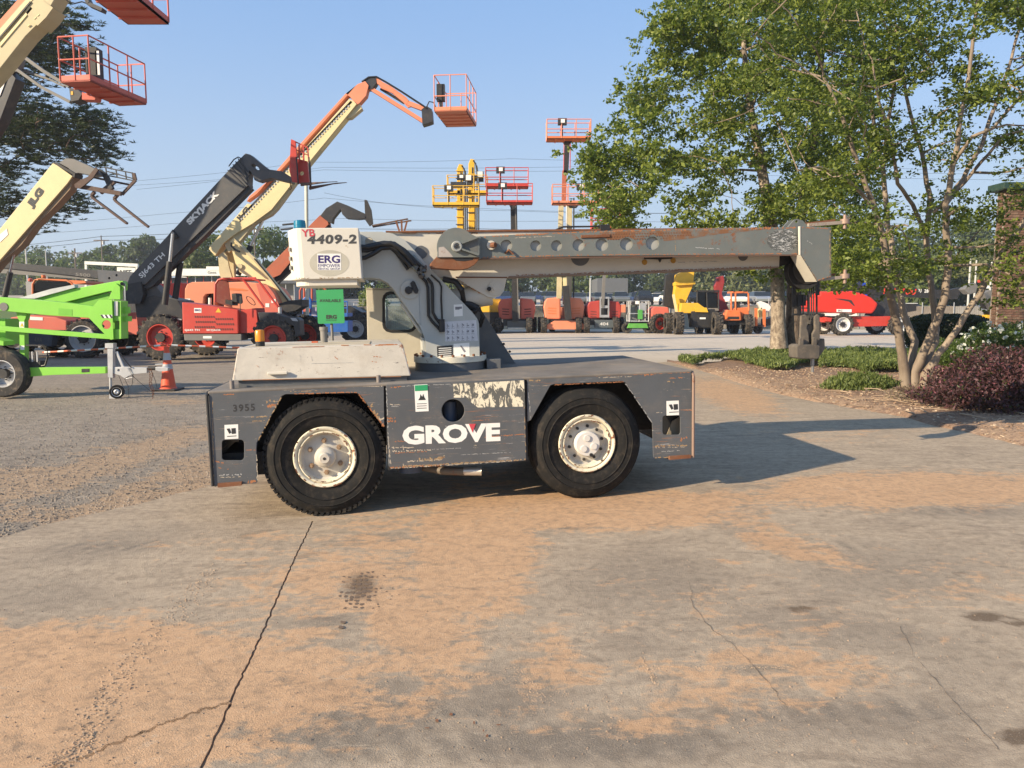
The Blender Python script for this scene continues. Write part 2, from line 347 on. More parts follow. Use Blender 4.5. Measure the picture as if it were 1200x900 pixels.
# beyond the yard fence the sheet is grass
ga = nd(gnt, 'ShaderNodeAttribute', attribute_name='grass'); old = gb.inputs['Base Color'].links[0].from_socket
gn = nd(gnt, 'ShaderNodeTexNoise', Scale=.8, Detail=8.); gc = mix(gnt, gn.outputs[0], (.07, .12, .03), (.16, .20, .06))
pa = nd(gnt, 'ShaderNodeAttribute', attribute_name='pale'); pn = nd(gnt, 'ShaderNodeTexNoise', Scale=.35, Detail=9., Roughness=.7)
gnt.links.new(nd(gnt, 'ShaderNodeNewGeometry').outputs['Position'], pn.inputs[0])
old = mix(gnt, pa.outputs['Fac'], old, mix(gnt, pn.outputs[0], (.40, .345, .27), (.66, .565, .455)))
gnt.links.new(mix(gnt, ga.outputs['Fac'], old, gc), gb.inputs['Base Color'])
me.materials.append(gm); ground = bpy.data.objects.new('ground', me); COL.objects.link(ground); tag(ground, 'grey asphalt yard and grass bank stretching to the trees', kind='structure')

# concrete drive: slabs with open joints, one top-level setting piece with slab children
cm, _, _ = ground_mat('drive_concrete', (.280, .218, .158), (.385, .305, .218), 150., (.63, .375, .20), (.165, .140, .112), (.5, .16), .40)
drive = bpy.data.objects.new('driveway', None); COL.objects.link(drive); tag(drive, 'stained concrete driveway with cracked joints', kind='structure')
def jag(a, b, amp, n, seed):
    r = random.Random(seed); out = []
    a, b = Vector((a[0], a[1])), Vector((b[0], b[1])); d = (b-a).normalized(); nrm = Vector((-d.y, d.x))
    for i in range(n+1):
        t = i/n; out.append(a+(b-a)*t+nrm*(r.uniform(-amp, amp)+(amp*1.2*sin(t*9+seed)))*(0 if i in (0, n) else 1))
    return out
g2 = lambda x, y: G(x, y, .02).xy
J0 = g2(366, 611); J1 = g2(243, 900); J1 = J0+(J1-J0)*1.9          # main joint, on past the frame
JC = g2(270, 826); CL = g2(40, 905)
CL = JC+(CL-JC)*1.6
HL = g2(240, 622); HR = g2(812, 588); HE = g2(1200, 545)
HE2 = HR+(HE-HR)*1.6; WL = g2(0, 628); WL = WL+(WL-g2(250, 565))*1.2; WT = g2(250, 565); HL2 = WT.copy()
def inset_line(pts, side, k):
    out = []
    for i, p in enumerate(pts):
        d = (pts[min(i+1, len(pts)-1)]-pts[max(i-1, 0)]).normalized(); out.append(p+Vector((-d.y, d.x))*side*k*(1 if k > .02 else 1+.55*sin(i*1.7+side)*sin(i*.61)))
    return out
t_c = (JC-J0).length/(J1-J0).length
jA = jag(J0, JC, .0028, 110, 1); jB = jag(JC, J1, .0028, 90, 2); cr = jag(JC, CL, .014, 60, 3)
hL = jag(J0, HL2, .01, 16, 5); hM = jag(J0, HR, .01, 40, 6); hR = jag(HR, HE2, .012, 40, 7)
FL = Vector((-7, .2)); FR = Vector((9.5, .2))
gap, gc_, gh = .0055, .0095, .0025
def slab(poly, name='slab'):
    bm = bmesh.new()
    vs = [bm.verts.new((p.x, p.y, 0)) for p in poly]; f = bm.faces.new(vs)
    if f.normal.z < 0: f.normal_flip()
    xs_ = [p.x for p in poly]; ys_ = [p.y for p in poly]
    for ax, lo, hi, st in ((0, min(xs_), max(xs_), .16), (1, min(ys_), max(ys_), .14)):
        t = lo+st
        if ax == 0: st = .055 if hi < 2 or min(ys_) < 1 else .14
        while t < hi:
            bmesh.ops.bisect_plane(bm, geom=bm.verts[:]+bm.edges[:]+bm.faces[:], plane_co=(t, 0, 0) if ax == 0 else (0, t, 0), plane_no=(1, 0, 0) if ax == 0 else (0, 1, 0))
            t += st if ax == 0 else (.05 if t < 4.2 else .09 if t < 8 else .35)
    be = [e for e in bm.edges if e.is_boundary]
    r = bmesh.ops.extrude_edge_only(bm, edges=be)
    low = {v for v in r['geom'] if isinstance(v, bmesh.types.BMVert)}
    for v in bm.verts: v.co.z = gz(v.co.x, v.co.y)+(-.02 if v in low else .026)
    bmesh.ops.recalc_face_normals(bm, faces=bm.faces)
    me = bpy.data.meshes.new(name); bm.to_mesh(me); bm.free()
    if sum(p.normal.z for p in me.polygons) < 0: me.flip_normals()
    setattrs(me, {'oil': lambda x, y: emask(x, y, OILS), 'clay': lambda x, y: emask(x, y, CLAY), 'dark': lambda x, y: min(1, emask(x, y, DARK)+.55*chev(*proj(x, y, .03)) if y > 1 else 0)})
    me.materials.append(cm); o = bpy.data.objects.new(name, me); COL.objects.link(o); o.parent = drive; return o
def off(l, s, k): return inset_line(l, s, k)
jf = MB()
for l in (jA, jB, cr, hL, hM, hR):
    a_, b_ = inset_line(l, 1, .03), inset_line(l, -1, .03)
    vs_ = [Vector((p.x, p.y, gz(p.x, p.y)+.0205)) for q in zip(a_, b_) for p in q]; jf.add(vs_, [(2*i, 2*i+1, 2*i+3, 2*i+2) for i in range(len(l)-1)])
jfo = jf.build('joint_fill', paint('joint_dirt', (.16, .105, .065), .95, dirt=.7, sc=9, bump=.4), drive); tag(jfo, kind='stuff')
# west of joint, north of crack
slab(off(jA, -1, gap)+off(cr, 1, gc_)+[Vector((-7, CL.y)), WL]+jag(WL, WT, .03, 30, 9)[1:-1]+off(hL, -1, gh)[::-1][:-1])
# west of joint, south of crack
slab(off(jB, -1, gap)+[Vector((J1.x, .2)), FL, Vector((-7, CL.y-.02))]+off(cr, -1, gc_)[::-1])
# east of joint, near
slab(off(jA, 1, gap)+off(jB, 1, gap)[1:]+[FR]+[HE2]+off(hR, -1, gh)[::-1][1:]+off(hM, -1, gh)[::-1][1:-1])
# far slab under the crane
BED = [(782, 424), (830, 437), (880, 455), (930, 470), (1000, 486), (1060, 498), (1120, 515), (1200, 535)]
bedp = [g2(*p) for p in BED]
bed_edge = []
for i in range(len(bedp)-1):
    for k in range(5):
        p = bedp[i].lerp(bedp[i+1], k/5); bed_edge.append(p+Vector((random.uniform(-.05, .05), random.uniform(-.05, .05))))
bed_edge.append(bedp[-1]+(bedp[-1]-bedp[-2])*.6)
farL = [WT+Vector((.15, .35)), Vector((-2.5, 9)), Vector((-1.5, 14)), Vector((1.5, 19.5))]
slab(off(hM, 1, gh)+off(hR, 1, gh)[1:]+[HE2+Vector((.5, .6))]+[p+Vector((.35, .25)) for p in bed_edge[::-1]]+farL[::-1]+off(hL, 1, gh)[::-1][:-1])

# planting bed with bark mulch
mm, mnt, mb_ = ground_mat('bark_mulch', (.17, .105, .07), (.26, .17, .115), 30., (.50, .34, .22), (.10, .07, .05), (1., .9), .45)
bm = bmesh.new()
far = [Vector((26, 6)), Vector((26, 23)), Vector((15, 24.5)), Vector((8, 24)), Vector((5.2, 21)), g2(782, 421)]
poly = bed_edge+[Vector((9, 6.8))]+far
f = bm.faces.new([bm.verts.new((p.x, p.y, 0)) for p in poly])
for ax in (0, 1):
    t = 2.
    while t < 26:
        bmesh.ops.bisect_plane(bm, geom=bm.verts[:]+bm.edges[:]+bm.faces[:], plane_co=(t, 0, 0) if ax == 0 else (0, t, 0), plane_no=(1, 0, 0) if ax == 0 else (0, 1, 0)); t += .25 if t < 14 else .8
be = [v for e in bm.edges if e.is_boundary for v in e.verts]; be = set(be)
def bedz(x, y):
    return gz(x, y)+.045+.10*sst(0, 3.5, min((x-3.2-(18-y)*.12 if y < 18 else x-3.6), 20))+.03*noise.noise(Vector((x*1.3, y*1.3, 0)))
for v in bm.verts: v.co.z = gz(v.co.x, v.co.y)+.012 if v in be else bedz(v.co.x, v.co.y)
for f in bm.faces: f.smooth = True
bmesh.ops.recalc_face_normals(bm, faces=bm.faces)
me = bpy.data.meshes.new('planting_bed'); bm.to_mesh(me); bm.free()
if sum(p.normal.z for p in me.polygons) < 0: me.flip_normals()
BEDC = [(880, 462, 80, 18, 15, 1.), (960, 455, 90, 10, 0, .6), (1100, 445, 70, 8, 0, .5), (1180, 520, 60, 20, 0, .7), (980, 478, 100, 12, 10, .6)]
setattrs(me, {'clay': lambda x, y: emask(x, y, BEDC), 'dark': lambda x, y: .2})
me.materials.append(mm); bed = bpy.data.objects.new('planting_bed', me); COL.objects.link(bed); tag(bed, 'mulched planting bed to the right of the driveway', kind='structure')
from mathutils.bvhtree import BVHTree
_dg = bpy.context.evaluated_depsgraph_get()
BT = BVHTree.FromPolygons([v.co.copy() for v in me.vertices], [tuple(p.vertices) for p in me.polygons])
def bed_at(x, y):
    h = BT.ray_cast(Vector((x, y, 5)), Vector((0, 0, -1)))
    return h[0].z if h[0] else None
def scatter(name, n, gen, size, mat, label, zoff=.0, flat=.3):
    mbx = MB()
    for _ in range(n):
        q = gen()
        if q is None: continue
        x, y, z = q; s = size*random.uniform(.4, 1.3)
        R = Matrix.Rotation(random.uniform(0, 6.28), 3, 'Z') @ Matrix.Rotation(random.uniform(-.5, .5), 3, 'X')
        a = [Vector((random.uniform(.6, 1)*cos(t)*s, random.uniform(.35, .8)*sin(t)*s, 0)) for t in (0, 1.6, 3.1, 4.7)]
        P = Vector((x, y, z)); h = Vector((0, 0, s*flat*random.uniform(.5, 1.5)))
        vs_ = [P+R @ p for p in a]+[P+R @ (p*.7)+h for p in a]
        mbx.add(vs_, [(4, 5, 6, 7), (0, 1, 5, 4), (1, 2, 6, 5), (2, 3, 7, 6), (3, 0, 4, 7)])
    return tag(mbx.build(name, mat, recalc=False), label, kind='stuff')
def gen_bed(xa, xb, ya, yb):
    def g():
        x, y = random.uniform(xa, xb), random.uniform(ya, yb); z = bed_at(x, y)
        return None if z is None else (x, y, z)
    return g
chip = paint('bark_chip', (.26, .17, .11), .9, dirt=.6, sc=1.2, bump=0)
chip2 = paint('pale_wood_chip', (.46, .35, .24), .9, dirt=.5, sc=1.2, bump=0)
scatter('bark_chips', 9000, gen_bed(3, 12, 7, 19), .035, chip, 'loose brown bark chips covering the planting bed')
scatter('wood_chips', 3500, gen_bed(3, 12, 7, 19), .03, chip2, 'pale wood chips lying on the planting bed')
def gen_lot():
    px, py = random.uniform(-20, 330), 455+180*random.random()**1.2
    p = G(px, py, .0)
    if (p.x-WT.x)*(-(WL.y-WT.y))+(p.y-WT.y)*(WL.x-WT.x) > 0 : return None
    return (p.x, p.y, gz(p.x, p.y)-.002)
scatter('gravel', 12000, gen_lot, .013, paint('gravel_stone', (.30, .25, .20), .9, dirt=.7, sc=2., bump=0), 'loose grey gravel on the asphalt left of the crane', flat=.6)
def gen_drive():
    p = G(random.uniform(0, 1200), random.uniform(560, 900), .03)
    return (p.x, p.y, gz(p.x, p.y)+.026)
scatter('grit', 1600, gen_drive, .005, paint('grit_stone', (.34, .25, .18), .9, dirt=.7, sc=2., bump=0), 'scattered grit and small stones on the concrete', flat=.6)
# raised ridges of dried mud left along tyre tracks
def crumbs(path, n, wdt):
    def g():
        t = random.random()*(len(path)-1); i = int(t); a, b = Vector(path[i]), Vector(path[i+1]); q = a.lerp(b, t-i)
        p = G(q.x+random.gauss(0, wdt), q.y+random.gauss(0, wdt*.5), .03); return (p.x, p.y, gz(p.x, p.y)+.026)
    return g
mud = paint('dried_mud', (.42, .30, .20), .95, dirt=.4, sc=3, bump=0)
scatter('mud_crumbs', 1100, crumbs([(250, 665), (215, 710), (150, 775), (115, 830), (100, 870), (60, 895)], 2600, 11), .0062, mud, 'crumbled dried clay along a wheel track', flat=.5)
for k, (pth, w_) in enumerate([([(460, 785), (520, 795), (560, 800), (650, 815), (700, 845)], 3), ([(740, 790), (860, 795), (920, 795), (1040, 808)], 2.5), ([(752, 780), (768, 812)], 2), ([(600, 790), (640, 830)], 6), ([(575, 620), (560, 700), (500, 770)], 12)]):
    o = scatter('mud_crumbs', 170, crumbs(pth, 260, w_), .0045, mud, ['thin line of dried clay crumbs near the bottom centre', 'thin clay ridge crossing the right foreground', 'short clay streak in the right foreground', 'clay crumbs beside the dark patch in the foreground', 'clay crumbs strewn in front of the crane'][k], flat=.4)
# oil stains: thin dark films
oil = paint('oil_stain', (.155, .105, .07), .75, dirt=.3, sc=8, bump=0)
def blob(mbx, px, py, rx, ry, seed, z=.031, n=14):
    r = random.Random(seed); q_ = [r.uniform(0, 6.28) for _ in range(4)]; ph = [.95+.16*sin(2*6.283*i/n+q_[0])+.10*sin(3*6.283*i/n+q_[1])+.08*sin(5*6.283*i/n+q_[2])+r.uniform(-.06, .06) for i in range(n)]
    pts = []
    for i in range(n):
        a = 2*pi*i/n; p = G(px+rx*ph[i]*cos(a), py+ry*ph[i]*sin(a), .03); pts.append(Vector((p.x, p.y, gz(p.x, p.y)+z)))
    c = sum(pts, Vector())/n; mbx.add([c]+pts, [(0, i+1, (i+1) % n+1) for i in range(n)])
m1 = MB(); r = random.Random(4)
for i in range(12):
    for j in range(10):
        d = hypot((i-4)/5, (j-5)/5.5)
        if r.random() < (1.35-d)*(1 if i < 7 else .75) and d < 1.4: 
            s = (1.15-.55*d)*(1 if i < 6 else .62)
            blob(m1, 404+i*6.6-j*.8+r.uniform(-1, 1), 673+j*4.6+r.uniform(-1, 1), 3.0*s, 1.7*s, i*31+j, z=.0275)
blob(m1, 400, 738, 4, 1.8, 78); blob(m1, 402, 732, 3, 2, 79)
tag(m1.build('oil_stain', oil, recalc=False), 'dark oil stain dotted by a tyre tread below the crane', kind='stuff')
m1 = MB(); r = random.Random(9)
for i in range(7): blob(m1, r.uniform(500, 620), r.uniform(840, 880), r.uniform(.8, 3), r.uniform(.6, 2), i)
tag(m1.build('rust_spots', paint('rust_spot', (.22, .09, .04), .8, dirt=.2, bump=0), recalc=False), 'scattered reddish spots at the bottom of the driveway', kind='stuff')
# hairline cracks: narrow dark films with broken edges
crk = MB()
for path in ([(808, 690), (812, 722), (835, 750), (855, 765), (880, 790), (905, 820), (925, 850)], [(1054, 750), (1070, 785), (1100, 820), (1125, 850), (1165, 892), (1170, 902)], [(520, 590), (524, 600), (519, 605)]):
    P = []
    for i in range(len(path)-1):
        for k in range(6):
            t = k/6; P.append((path[i][0]*(1-t)+path[i+1][0]*t+random.uniform(-1.6, 1.6), path[i][1]*(1-t)+path[i+1][1]*t))
    vs_ = []
    for (x, y) in P:
        p = G(x, y, .03); wv = random.uniform(.0002, .0016); z = gz(p.x, p.y)+.0295
        vs_ += [(p.x-wv, p.y-wv*.6, z), (p.x+wv, p.y+wv*.6, z)]
    crk.add(vs_, [(2*i, 2*i+1, 2*i+3, 2*i+2) for i in range(len(P)-1)])
tag(crk.build('hairline_cracks', paint('crack_dirt', (.09, .065, .045), .95, dirt=0, bump=0), recalc=False), 'hairline cracks wandering over the concrete', kind='stuff')

# ------------------------------------------------------------------ the yard crane
_y, _t = radians(9.5), radians(1.2)
CU = Vector((cos(_y)*cos(_t), sin(_y)*cos(_t), sin(_t))); CV = Vector((-sin(_y), cos(_y), 0)); CW = CU.cross(CV)
CO = G(381, 606, .026)
CM = Matrix((CU, CV, CW)).transposed().to_4x4()
def K(px, py, v=0.):
    d = ray(px, py); c = Vector((0, 0, H)); t = (v-(c-CO).dot(CV))/d.dot(CV); P = c+d*t-CO
    return Vector((P.dot(CU), v, P.dot(CW)))
def KP(l, v): return [K(x, y, v) for x, y in l]
crane = thing('mobile_crane', CO, 'grey and off-white industrial yard crane with worn paint, boom pointing right, parked on the concrete', 'crane', R=CM)
GREY = paint('crane_grey_paint', (.092, .099, .108), .5, dirt=.25, rust=.10, chips=.12, chipcol=(.5, .42, .3), sc=2.2, scratch=1.)
GREYJ = paint('jib_grey_paint', (.150, .165, .155), .55, dirt=.25, rust=.36, sc=2.6)
CREAM = paint('crane_cream_paint', (.62, .575, .485), .5, dirt=.14, rust=.10, sc=2.)
CREAM2 = paint('crane_cream_chipped', (.53, .49, .42), .6, dirt=.35, rust=.30, chips=.25, chipcol=(.12, .10, .09), sc=3.)
STEELG = paint('column_grey_cream', (.44, .45, .42), .5, dirt=.15, rust=.06, sc=1.6)
BLK = paint('black_metal', (.02, .02, .021), .55, dirt=.15, bump=.1)
RUB = paint('black_rubber', (.016, .0155, .015), .8, dirt=.17, sc=6, spec=.25)
HOSE = paint('hose_rubber', (.012, .012, .013), .45, dirt=.1, bump=0)
RUST = paint('rusty_steel', (.19, .075, .035), .85, dirt=.4, rust=.5, sc=6)
STEEL = paint('bare_steel', (.35, .34, .33), .35, metal=.8, dirt=.3)
DGREY = paint('dark_grey_paint', (.12, .125, .13), .5, dirt=.3)
WHITE = paint('white_print', (.8, .79, .75), .6, dirt=.1, bump=0); INK = paint('black_print', (.03, .03, .032), .6, dirt=0, bump=0)
REDP = paint('red_print', (.55, .06, .08), .6, dirt=.1, bump=0); GRNP = paint('green_print', (.02, .30, .12), .6, dirt=.1, bump=0)
NAVY = paint('navy_print', (.035, .02, .14), .6, dirt=0, bump=0)
DECK = paint('deck_paint', (.19, .17, .15), .8, dirt=.8, rust=.2, sc=1.3)
def kp(name, mat, pts, v, th, holes=(), bevel=.004, par=None, seg=2):
    return MB().prism(KP(pts, v), (0, th, 0), [KP(h, v) for h in holes]).build(name, mat, par or crane, bevel=bevel, seg=seg)
def pxc(cx, cy, r, n=20, ry=None): return [(cx+r*cos(2*pi*i/n), cy+(ry or r)*sin(2*pi*i/n)) for i in range(n)]
def rrect(x0, y0, x1, y1, r, sk=0):
    out = []
    for cx, cy, a in ((x1-r, y0+r, -90), (x1-r, y1-r, 0), (x0+r, y1-r, 90), (x0+r, y0+r, 180)):
        for i in range(4):
            t = radians(a+30*i); out.append((cx+r*cos(t), cy+r*sin(t)))
    return out
# --- chassis
TOP = 1.012
kp('side_panel', GREY, [(245, 461), (245, 460), (450, 451.2), (450.6, 501), (447, 497), (423, 463.5), (418, 460.5), (335, 462), (330, 464.5), (301, 519), (300.5, 530), (302, 564), (300, 566.5), (249.5, 569.5)], 0, .014, [rrect(260, 515.5, 286, 539.5, 4)])
kp('side_panel', GREY, [(617.5, 443.5), (810, 434.5), (812, 531), (811, 534.5), (768, 537.5), (765.8, 536), (764.5, 496), (734, 449), (729.5, 446.6), (650, 450), (645, 451.5), (622, 492.5), (617.8, 494)], 0, .014, [rrect(776.5, 487, 797.5, 509.5, 3)])
kp('hood_panel', GREY, [(452.3, 451), (613, 443.8), (614.8, 446), (616.8, 537.5), (614.5, 540), (459, 549.3), (455.3, 546)], -.014, .016, [pxc(531, 481.2, 13.3, 28)])
ch = MB()
ch.box((1.1, .95, .72), (3.6, .9, .50)); ch.box((1.05, .40, .70), (.9, .5, .45))
ch.box((1.05, 1.0, .5), (3.4, .5, .2))
ch.build('chassis_frame', BLK, crane)
MB().box((-.55, .40, .42), (.42, .5, .18)).build('step_well', BLK, crane)
MB().prism([K(773, 484, .13), K(801, 483, .13), K(801, 513, .13), K(773, 514, .13)], (0, .01, 0)).build('step_well', BLK, crane)
MB().prism([K(788, 493.5, .10), K(799, 487, .10), K(799, 511, .10), K(781, 511, .10)], (0, .01, 0)).build('step_gusset', paint('gusset_tan', (.24, .20, .14), .7, dirt=.3), crane)
uL, uR = -.802, 2.992
dk = MB(); dk.prism([Vector((uL, -.002, TOP-.022)), Vector((uR, -.002, TOP+.004)), Vector((uR+.04, 1.93, TOP)), Vector((uL, 1.93, TOP-.02))], (0, 0, .022)); dk.build('deck_plate', DECK, crane, bevel=.01, seg=3)
ep = MB(); ep.prism([Vector((uR-.012, .012, .302)), Vector((uR-.012, .012, TOP)), Vector((uR-.002, 1.92, TOP-.01)), Vector((uR-.002, 1.92, .302))], (.016, 0, 0)); ep.build('end_plate', GREY, crane, bevel=.003)
ep = MB(); ep.prism([Vector((uL, .012, .285)), Vector((uL, .012, TOP-.02)), Vector((uL, 1.92, TOP-.02)), Vector((uL, 1.92, .285))], (.014, 0, 0)); ep.build('end_plate', GREY, crane, bevel=.003)
MB().box((1.09, 1.915, .74), (3.76, .014, .5)).build('rear_side_panel', GREY, crane)
MB().tube([(uR+.006, -.012, .31), (uR+.006, -.012, TOP-.02), (uR+.01, .02, TOP+.004), (uR+.045, 1.93, TOP)], .013, 8).build('edge_pipe', paint('edge_rust', (.25, .17, .13), .7, rust=.4), crane)
MB().tube([(uL-.006, -.004, .295), (uL-.006, -.004, TOP-.03), (uL-.004, .02, TOP-.012), (uL-.004, 1.92, TOP-.012)], .011, 8).build('edge_pipe', BLK, crane)
for l in ([(255, 567), (283, 565), (283, 569), (255, 571.5)], [(785, 535), (810, 533.5), (810, 537), (785, 539)]):
    MB().prism(KP(l, -.03), (0, .35, 0)).build('step_lug', RUST, crane)
for a, b in (((451.4, 449), (456, 551)), ((615.8, 441), (617.4, 540))):
    MB().prism([K(a[0]-1.4, a[1]+2, .03), K(a[0]+1.4, a[1]+2, .03), K(b[0]+1.4, b[1], .03), K(b[0]-1.4, b[1], .03)], (0, .02, 0)).build('gap_strip', BLK, crane)
mb = MB().cyl(K(480, 552, .25), K(480, 500, .25), .1, 20); mb.build('fuel_tank', paint('tank_blue', (.07, .10, .16), .4), crane); 
ft = MB().cyl(K(527, 470, .16), K(527, 512, .16), .055, 20); ft.build('filter_canister', paint('tank_blue', (.07, .10, .16), .4), crane)
MB().tube([K(496, 547, .3), K(518, 551.5, .2), K(545, 552.5, .1)], .034, 12).build('exhaust_pipe', paint('exhaust_steel', (.16, .13, .10), .6, rust=.4), crane)
tip = MB().lathe([(.030, 0), (.034, .01), (.037, .14), (.041, .145), (.036, .141), (.030, .02)], K(543, 552.2, .1), (1, -.12, -.02), 20); tip.build('exhaust_tip', paint('tip_steel', (.55, .50, .44), .3, metal=.6, rust=.15), crane)
# scraped paint patch (cream undercoat shows) and decals
def decal(pts, mat, v=-.0162, par=None, name='decal'):
    P = KP(pts, v); o = MB().prism(P, (0, .0015, 0)).build(name, mat, par or crane); return o
m, nt_, b_ = base('scraped_paint'); tc = nd(nt_, 'ShaderNodeTexCoord'); mp = nd(nt_, 'ShaderNodeMapping'); mp.inputs['Scale'].default_value = (1.7, 1, .8); mp.inputs['Rotation'].default_value = (0, .6, 0)
nt_.links.new(tc.outputs['Object'], mp.inputs[0]); n_ = nd(nt_, 'ShaderNodeTexNoise', Scale=11., Detail=7., Roughness=.7, Distortion=.8); nt_.links.new(mp.outputs[0], n_.inputs[0])
nt_.links.new(mix(nt_, ramp(nt_, n_.outputs[0], .495, .515), (.11, .11, .10), (.75, .68, .52)), b_.inputs['Base Color']); b_.inputs['Roughness'].default_value = .6
decal([(531, 450), (614, 445.6), (615.2, 476.5), (560, 477.5), (545, 466), (532, 466)], m, -.0157, name='scraped_patch')
decal([(485.5, 451), (501, 450.2), (502.4, 481.8), (487, 482.6)], WHITE, name='warning_label')
decal([(486, 451.6), (501, 450.8), (501.3, 457.6), (486.3, 458.4)], GRNP, -.0175, name='label_header')
decal([(490, 469), (499, 468.6), (497, 465), (496, 461.5), (494.8, 465), (492.6, 462), (492, 466)], INK, -.0175, name='label_symbol')
for i in range(3): decal([(488.5, 473+i*2.6), (500, 472.6+i*2.6), (500, 473.2+i*2.6), (488.5, 473.7+i*2.6)], INK, -.0175, name='label_line')
decal([(263, 498), (279, 497.2), (279.4, 514), (263.4, 514.8)], WHITE, -.0015, name='warning_label')
decal([(781, 470), (795.5, 469.4), (795.8, 486.3), (781.3, 487)], WHITE, -.0015, name='warning_label')
for ox, oy in ((0, 0), (518.2, -28.2)):
    decal([(265.5+ox, 502.5+oy), (269+ox, 502+oy), (271+ox, 507+oy), (268.6+ox, 508.4+oy)], INK, -.003, name='label_symbol')
    decal([(271+ox, 502+oy), (276+ox, 501.6+oy), (276.4+ox, 508+oy), (271.6+ox, 508.6+oy)], INK, -.003, name='label_symbol')
    decal([(266+ox, 511+oy), (277+ox, 510.4+oy), (277+ox, 511.2+oy), (266+ox, 511.8+oy)], INK, -.003, name='label_line')
ex, ey = Vector((1, 0, 0)), Vector((0, 0, 1))
def ktext(s, p0, p1, hpx, v, mat, bold=.02, par=None, name='lettering', **k):
    """p0, p1: pixel ends of the base line; hpx: cap height in pixels"""
    a, b = K(*p0, v), K(*p1, v); e = (b-a); L = e.length; e.normalize(); n = Vector((0, -1, 0)); up = n.cross(e)
    h = (K(p0[0], p0[1]-hpx, v)-a).length
    return text(name, s, a, e, up, h, mat, par or crane, bold=bold, width=L, **k)
ktext('GROVE', (471.8, 521.6), (586.5, 517), 22.3, -.0141, WHITE, .05)
decal([(549.5, 496.9), (557.5, 496.6), (553.8, 507)], REDP, -.0178, name='red_triangle')
ktext('3955', (273.5, 482.8), (299, 481.4), 8.6, -.0003, INK, .03, spacing=1.25)
# --- scuffs, scraped edges and rust with their own shapes
SC = {'o': paint('scuff_rust', (.42, .17, .07), .8, dirt=.3, sc=30, bump=0), 'c': paint('scuff_cream', (.55, .47, .36), .7, dirt=.5, sc=30, bump=0), 'y': paint('scuff_ochre', (.40, .27, .14), .8, dirt=.6, sc=30, rust=.5, bump=0), 'w': paint('scuff_grey', (.38, .38, .37), .7, dirt=.3, bump=0)}
r = random.Random(77)
def scuff(x0, y0, x1, y1, th, k, v, gaps=.25):
    mbx = MB(); n = max(3, int(abs(x1-x0)/1.6)+int(abs(y1-y0)/2.5)); L_ = hypot(x1-x0, y1-y0); nx_, ny_ = -(y1-y0)/L_, (x1-x0)/L_
    for i in range(n):
        if r.random() < gaps: continue
        a, b = i/n, (i+1.02)/n; q = [r.uniform(-.5, .5)*th*.9 for _ in range(2)]; h = [th*r.uniform(.15, .6) for _ in range(2)]
        pts = [(x0+(x1-x0)*t+nx_*(qq+s*hh), y0+(y1-y0)*t+ny_*(qq+s*hh)) for t, qq, hh, s in ((a, q[0], h[0], -1), (b, q[1], h[1], -1), (b, q[1], h[1], 1), (a, q[0], h[0], 1))]
        P = KP(pts, v); mbx.add(P, [(0, 1, 2, 3)])
    if mbx.f: o = mbx.build('scuff', SC[k], crane, recalc=False); o['kind'] = 'stuff'
for a in [(453.5, 490.5, 465, 490, 2.4, 'o'), (453.6, 493.6, 464, 493, 2.2, 'o'), (461, 517.3, 476, 517, 1.2, 'o'), (459, 524.8, 485, 524.3, 1.2, 'c'), (460, 529, 505, 527, 1.5, 'c'), (463, 531, 500, 529, .9, 'o'), (491, 539.2, 521, 536.5, 3.2, 'y'), (476, 541, 521, 538.2, 1.4, 'c'), (457, 548.3, 520, 544.8, 1.8, 'o'), (470, 546.6, 616, 538.6, 1.6, 'y'), (458, 549, 600, 540.4, 1., 'c'),
          (568, 512.2, 615, 508.7, 1.1, 'o'), (458, 453.4, 470, 453.4, 2., 'o'), (533, 451.6, 543, 451, 2.6, 'o'), (457, 474, 469, 474.5, 1., 'c'), (457, 476.2, 467, 476.6, .9, 'w'), (472.4, 522, 472.6, 530, 1.1, 'c'), (472.6, 538, 472.8, 546, 1.1, 'c'), (461, 518, 461.3, 526, 1.2, 'c'), (455, 512, 458, 546, 1., 'c'), (452.8, 455, 456, 543, 1., 'w'), (614, 452, 616, 530, 1., 'y'), (470, 452.6, 530, 450, .8, 'w'), (500, 527, 540, 525, .7, 'w'), (520, 499, 545, 503, .8, 'w'), (540, 533, 600, 530, .7, 'w'), (553, 493, 575, 492, 1., 'o')]: scuff(*a, -.0146)
for a in [(312, 470, 324, 470, 3, 'y'), (313, 475.5, 323, 475, 3, 'o'), (294, 489, 315, 488, 1.4, 'y'), (294, 493.5, 312, 493, 1.2, 'y'), (255, 557, 285, 556, 1.5, 'w'), (258, 559.4, 282, 558.6, .8, 'c'), (288, 527.6, 300, 527.4, 1, 'o'), (434, 472, 438, 480, 4, 'y'), (438, 481, 445, 492, 3.4, 'y'), (444, 491, 450, 491, 3, 'c'), (445, 495, 450.5, 499, 3, 'o'), (345, 461.6, 418, 459.6, 1.3, 'o'), (420, 461.6, 447, 496, 1.4, 'o'), (330, 464.4, 302, 517, 1.3, 'y'), (290, 565, 301.5, 563, 3.2, 'o'), (300.5, 530, 301.6, 563, 1.1, 'c'), (252, 540, 262, 543, 1.4, 'o'), (256, 548, 268, 550, 1.1, 'o'), (262, 462.4, 276, 462, 1.2, 'o'), (330, 457, 345, 456.5, .9, 'c'), (390, 453.8, 448, 452.6, .9, 'c'), (340, 458.8, 372, 457.6, 1, 'y'), (303, 473, 309, 474.6, 1, 'w'), (249, 470, 250.4, 566, .9, 'y')]: scuff(*a, -.0006)
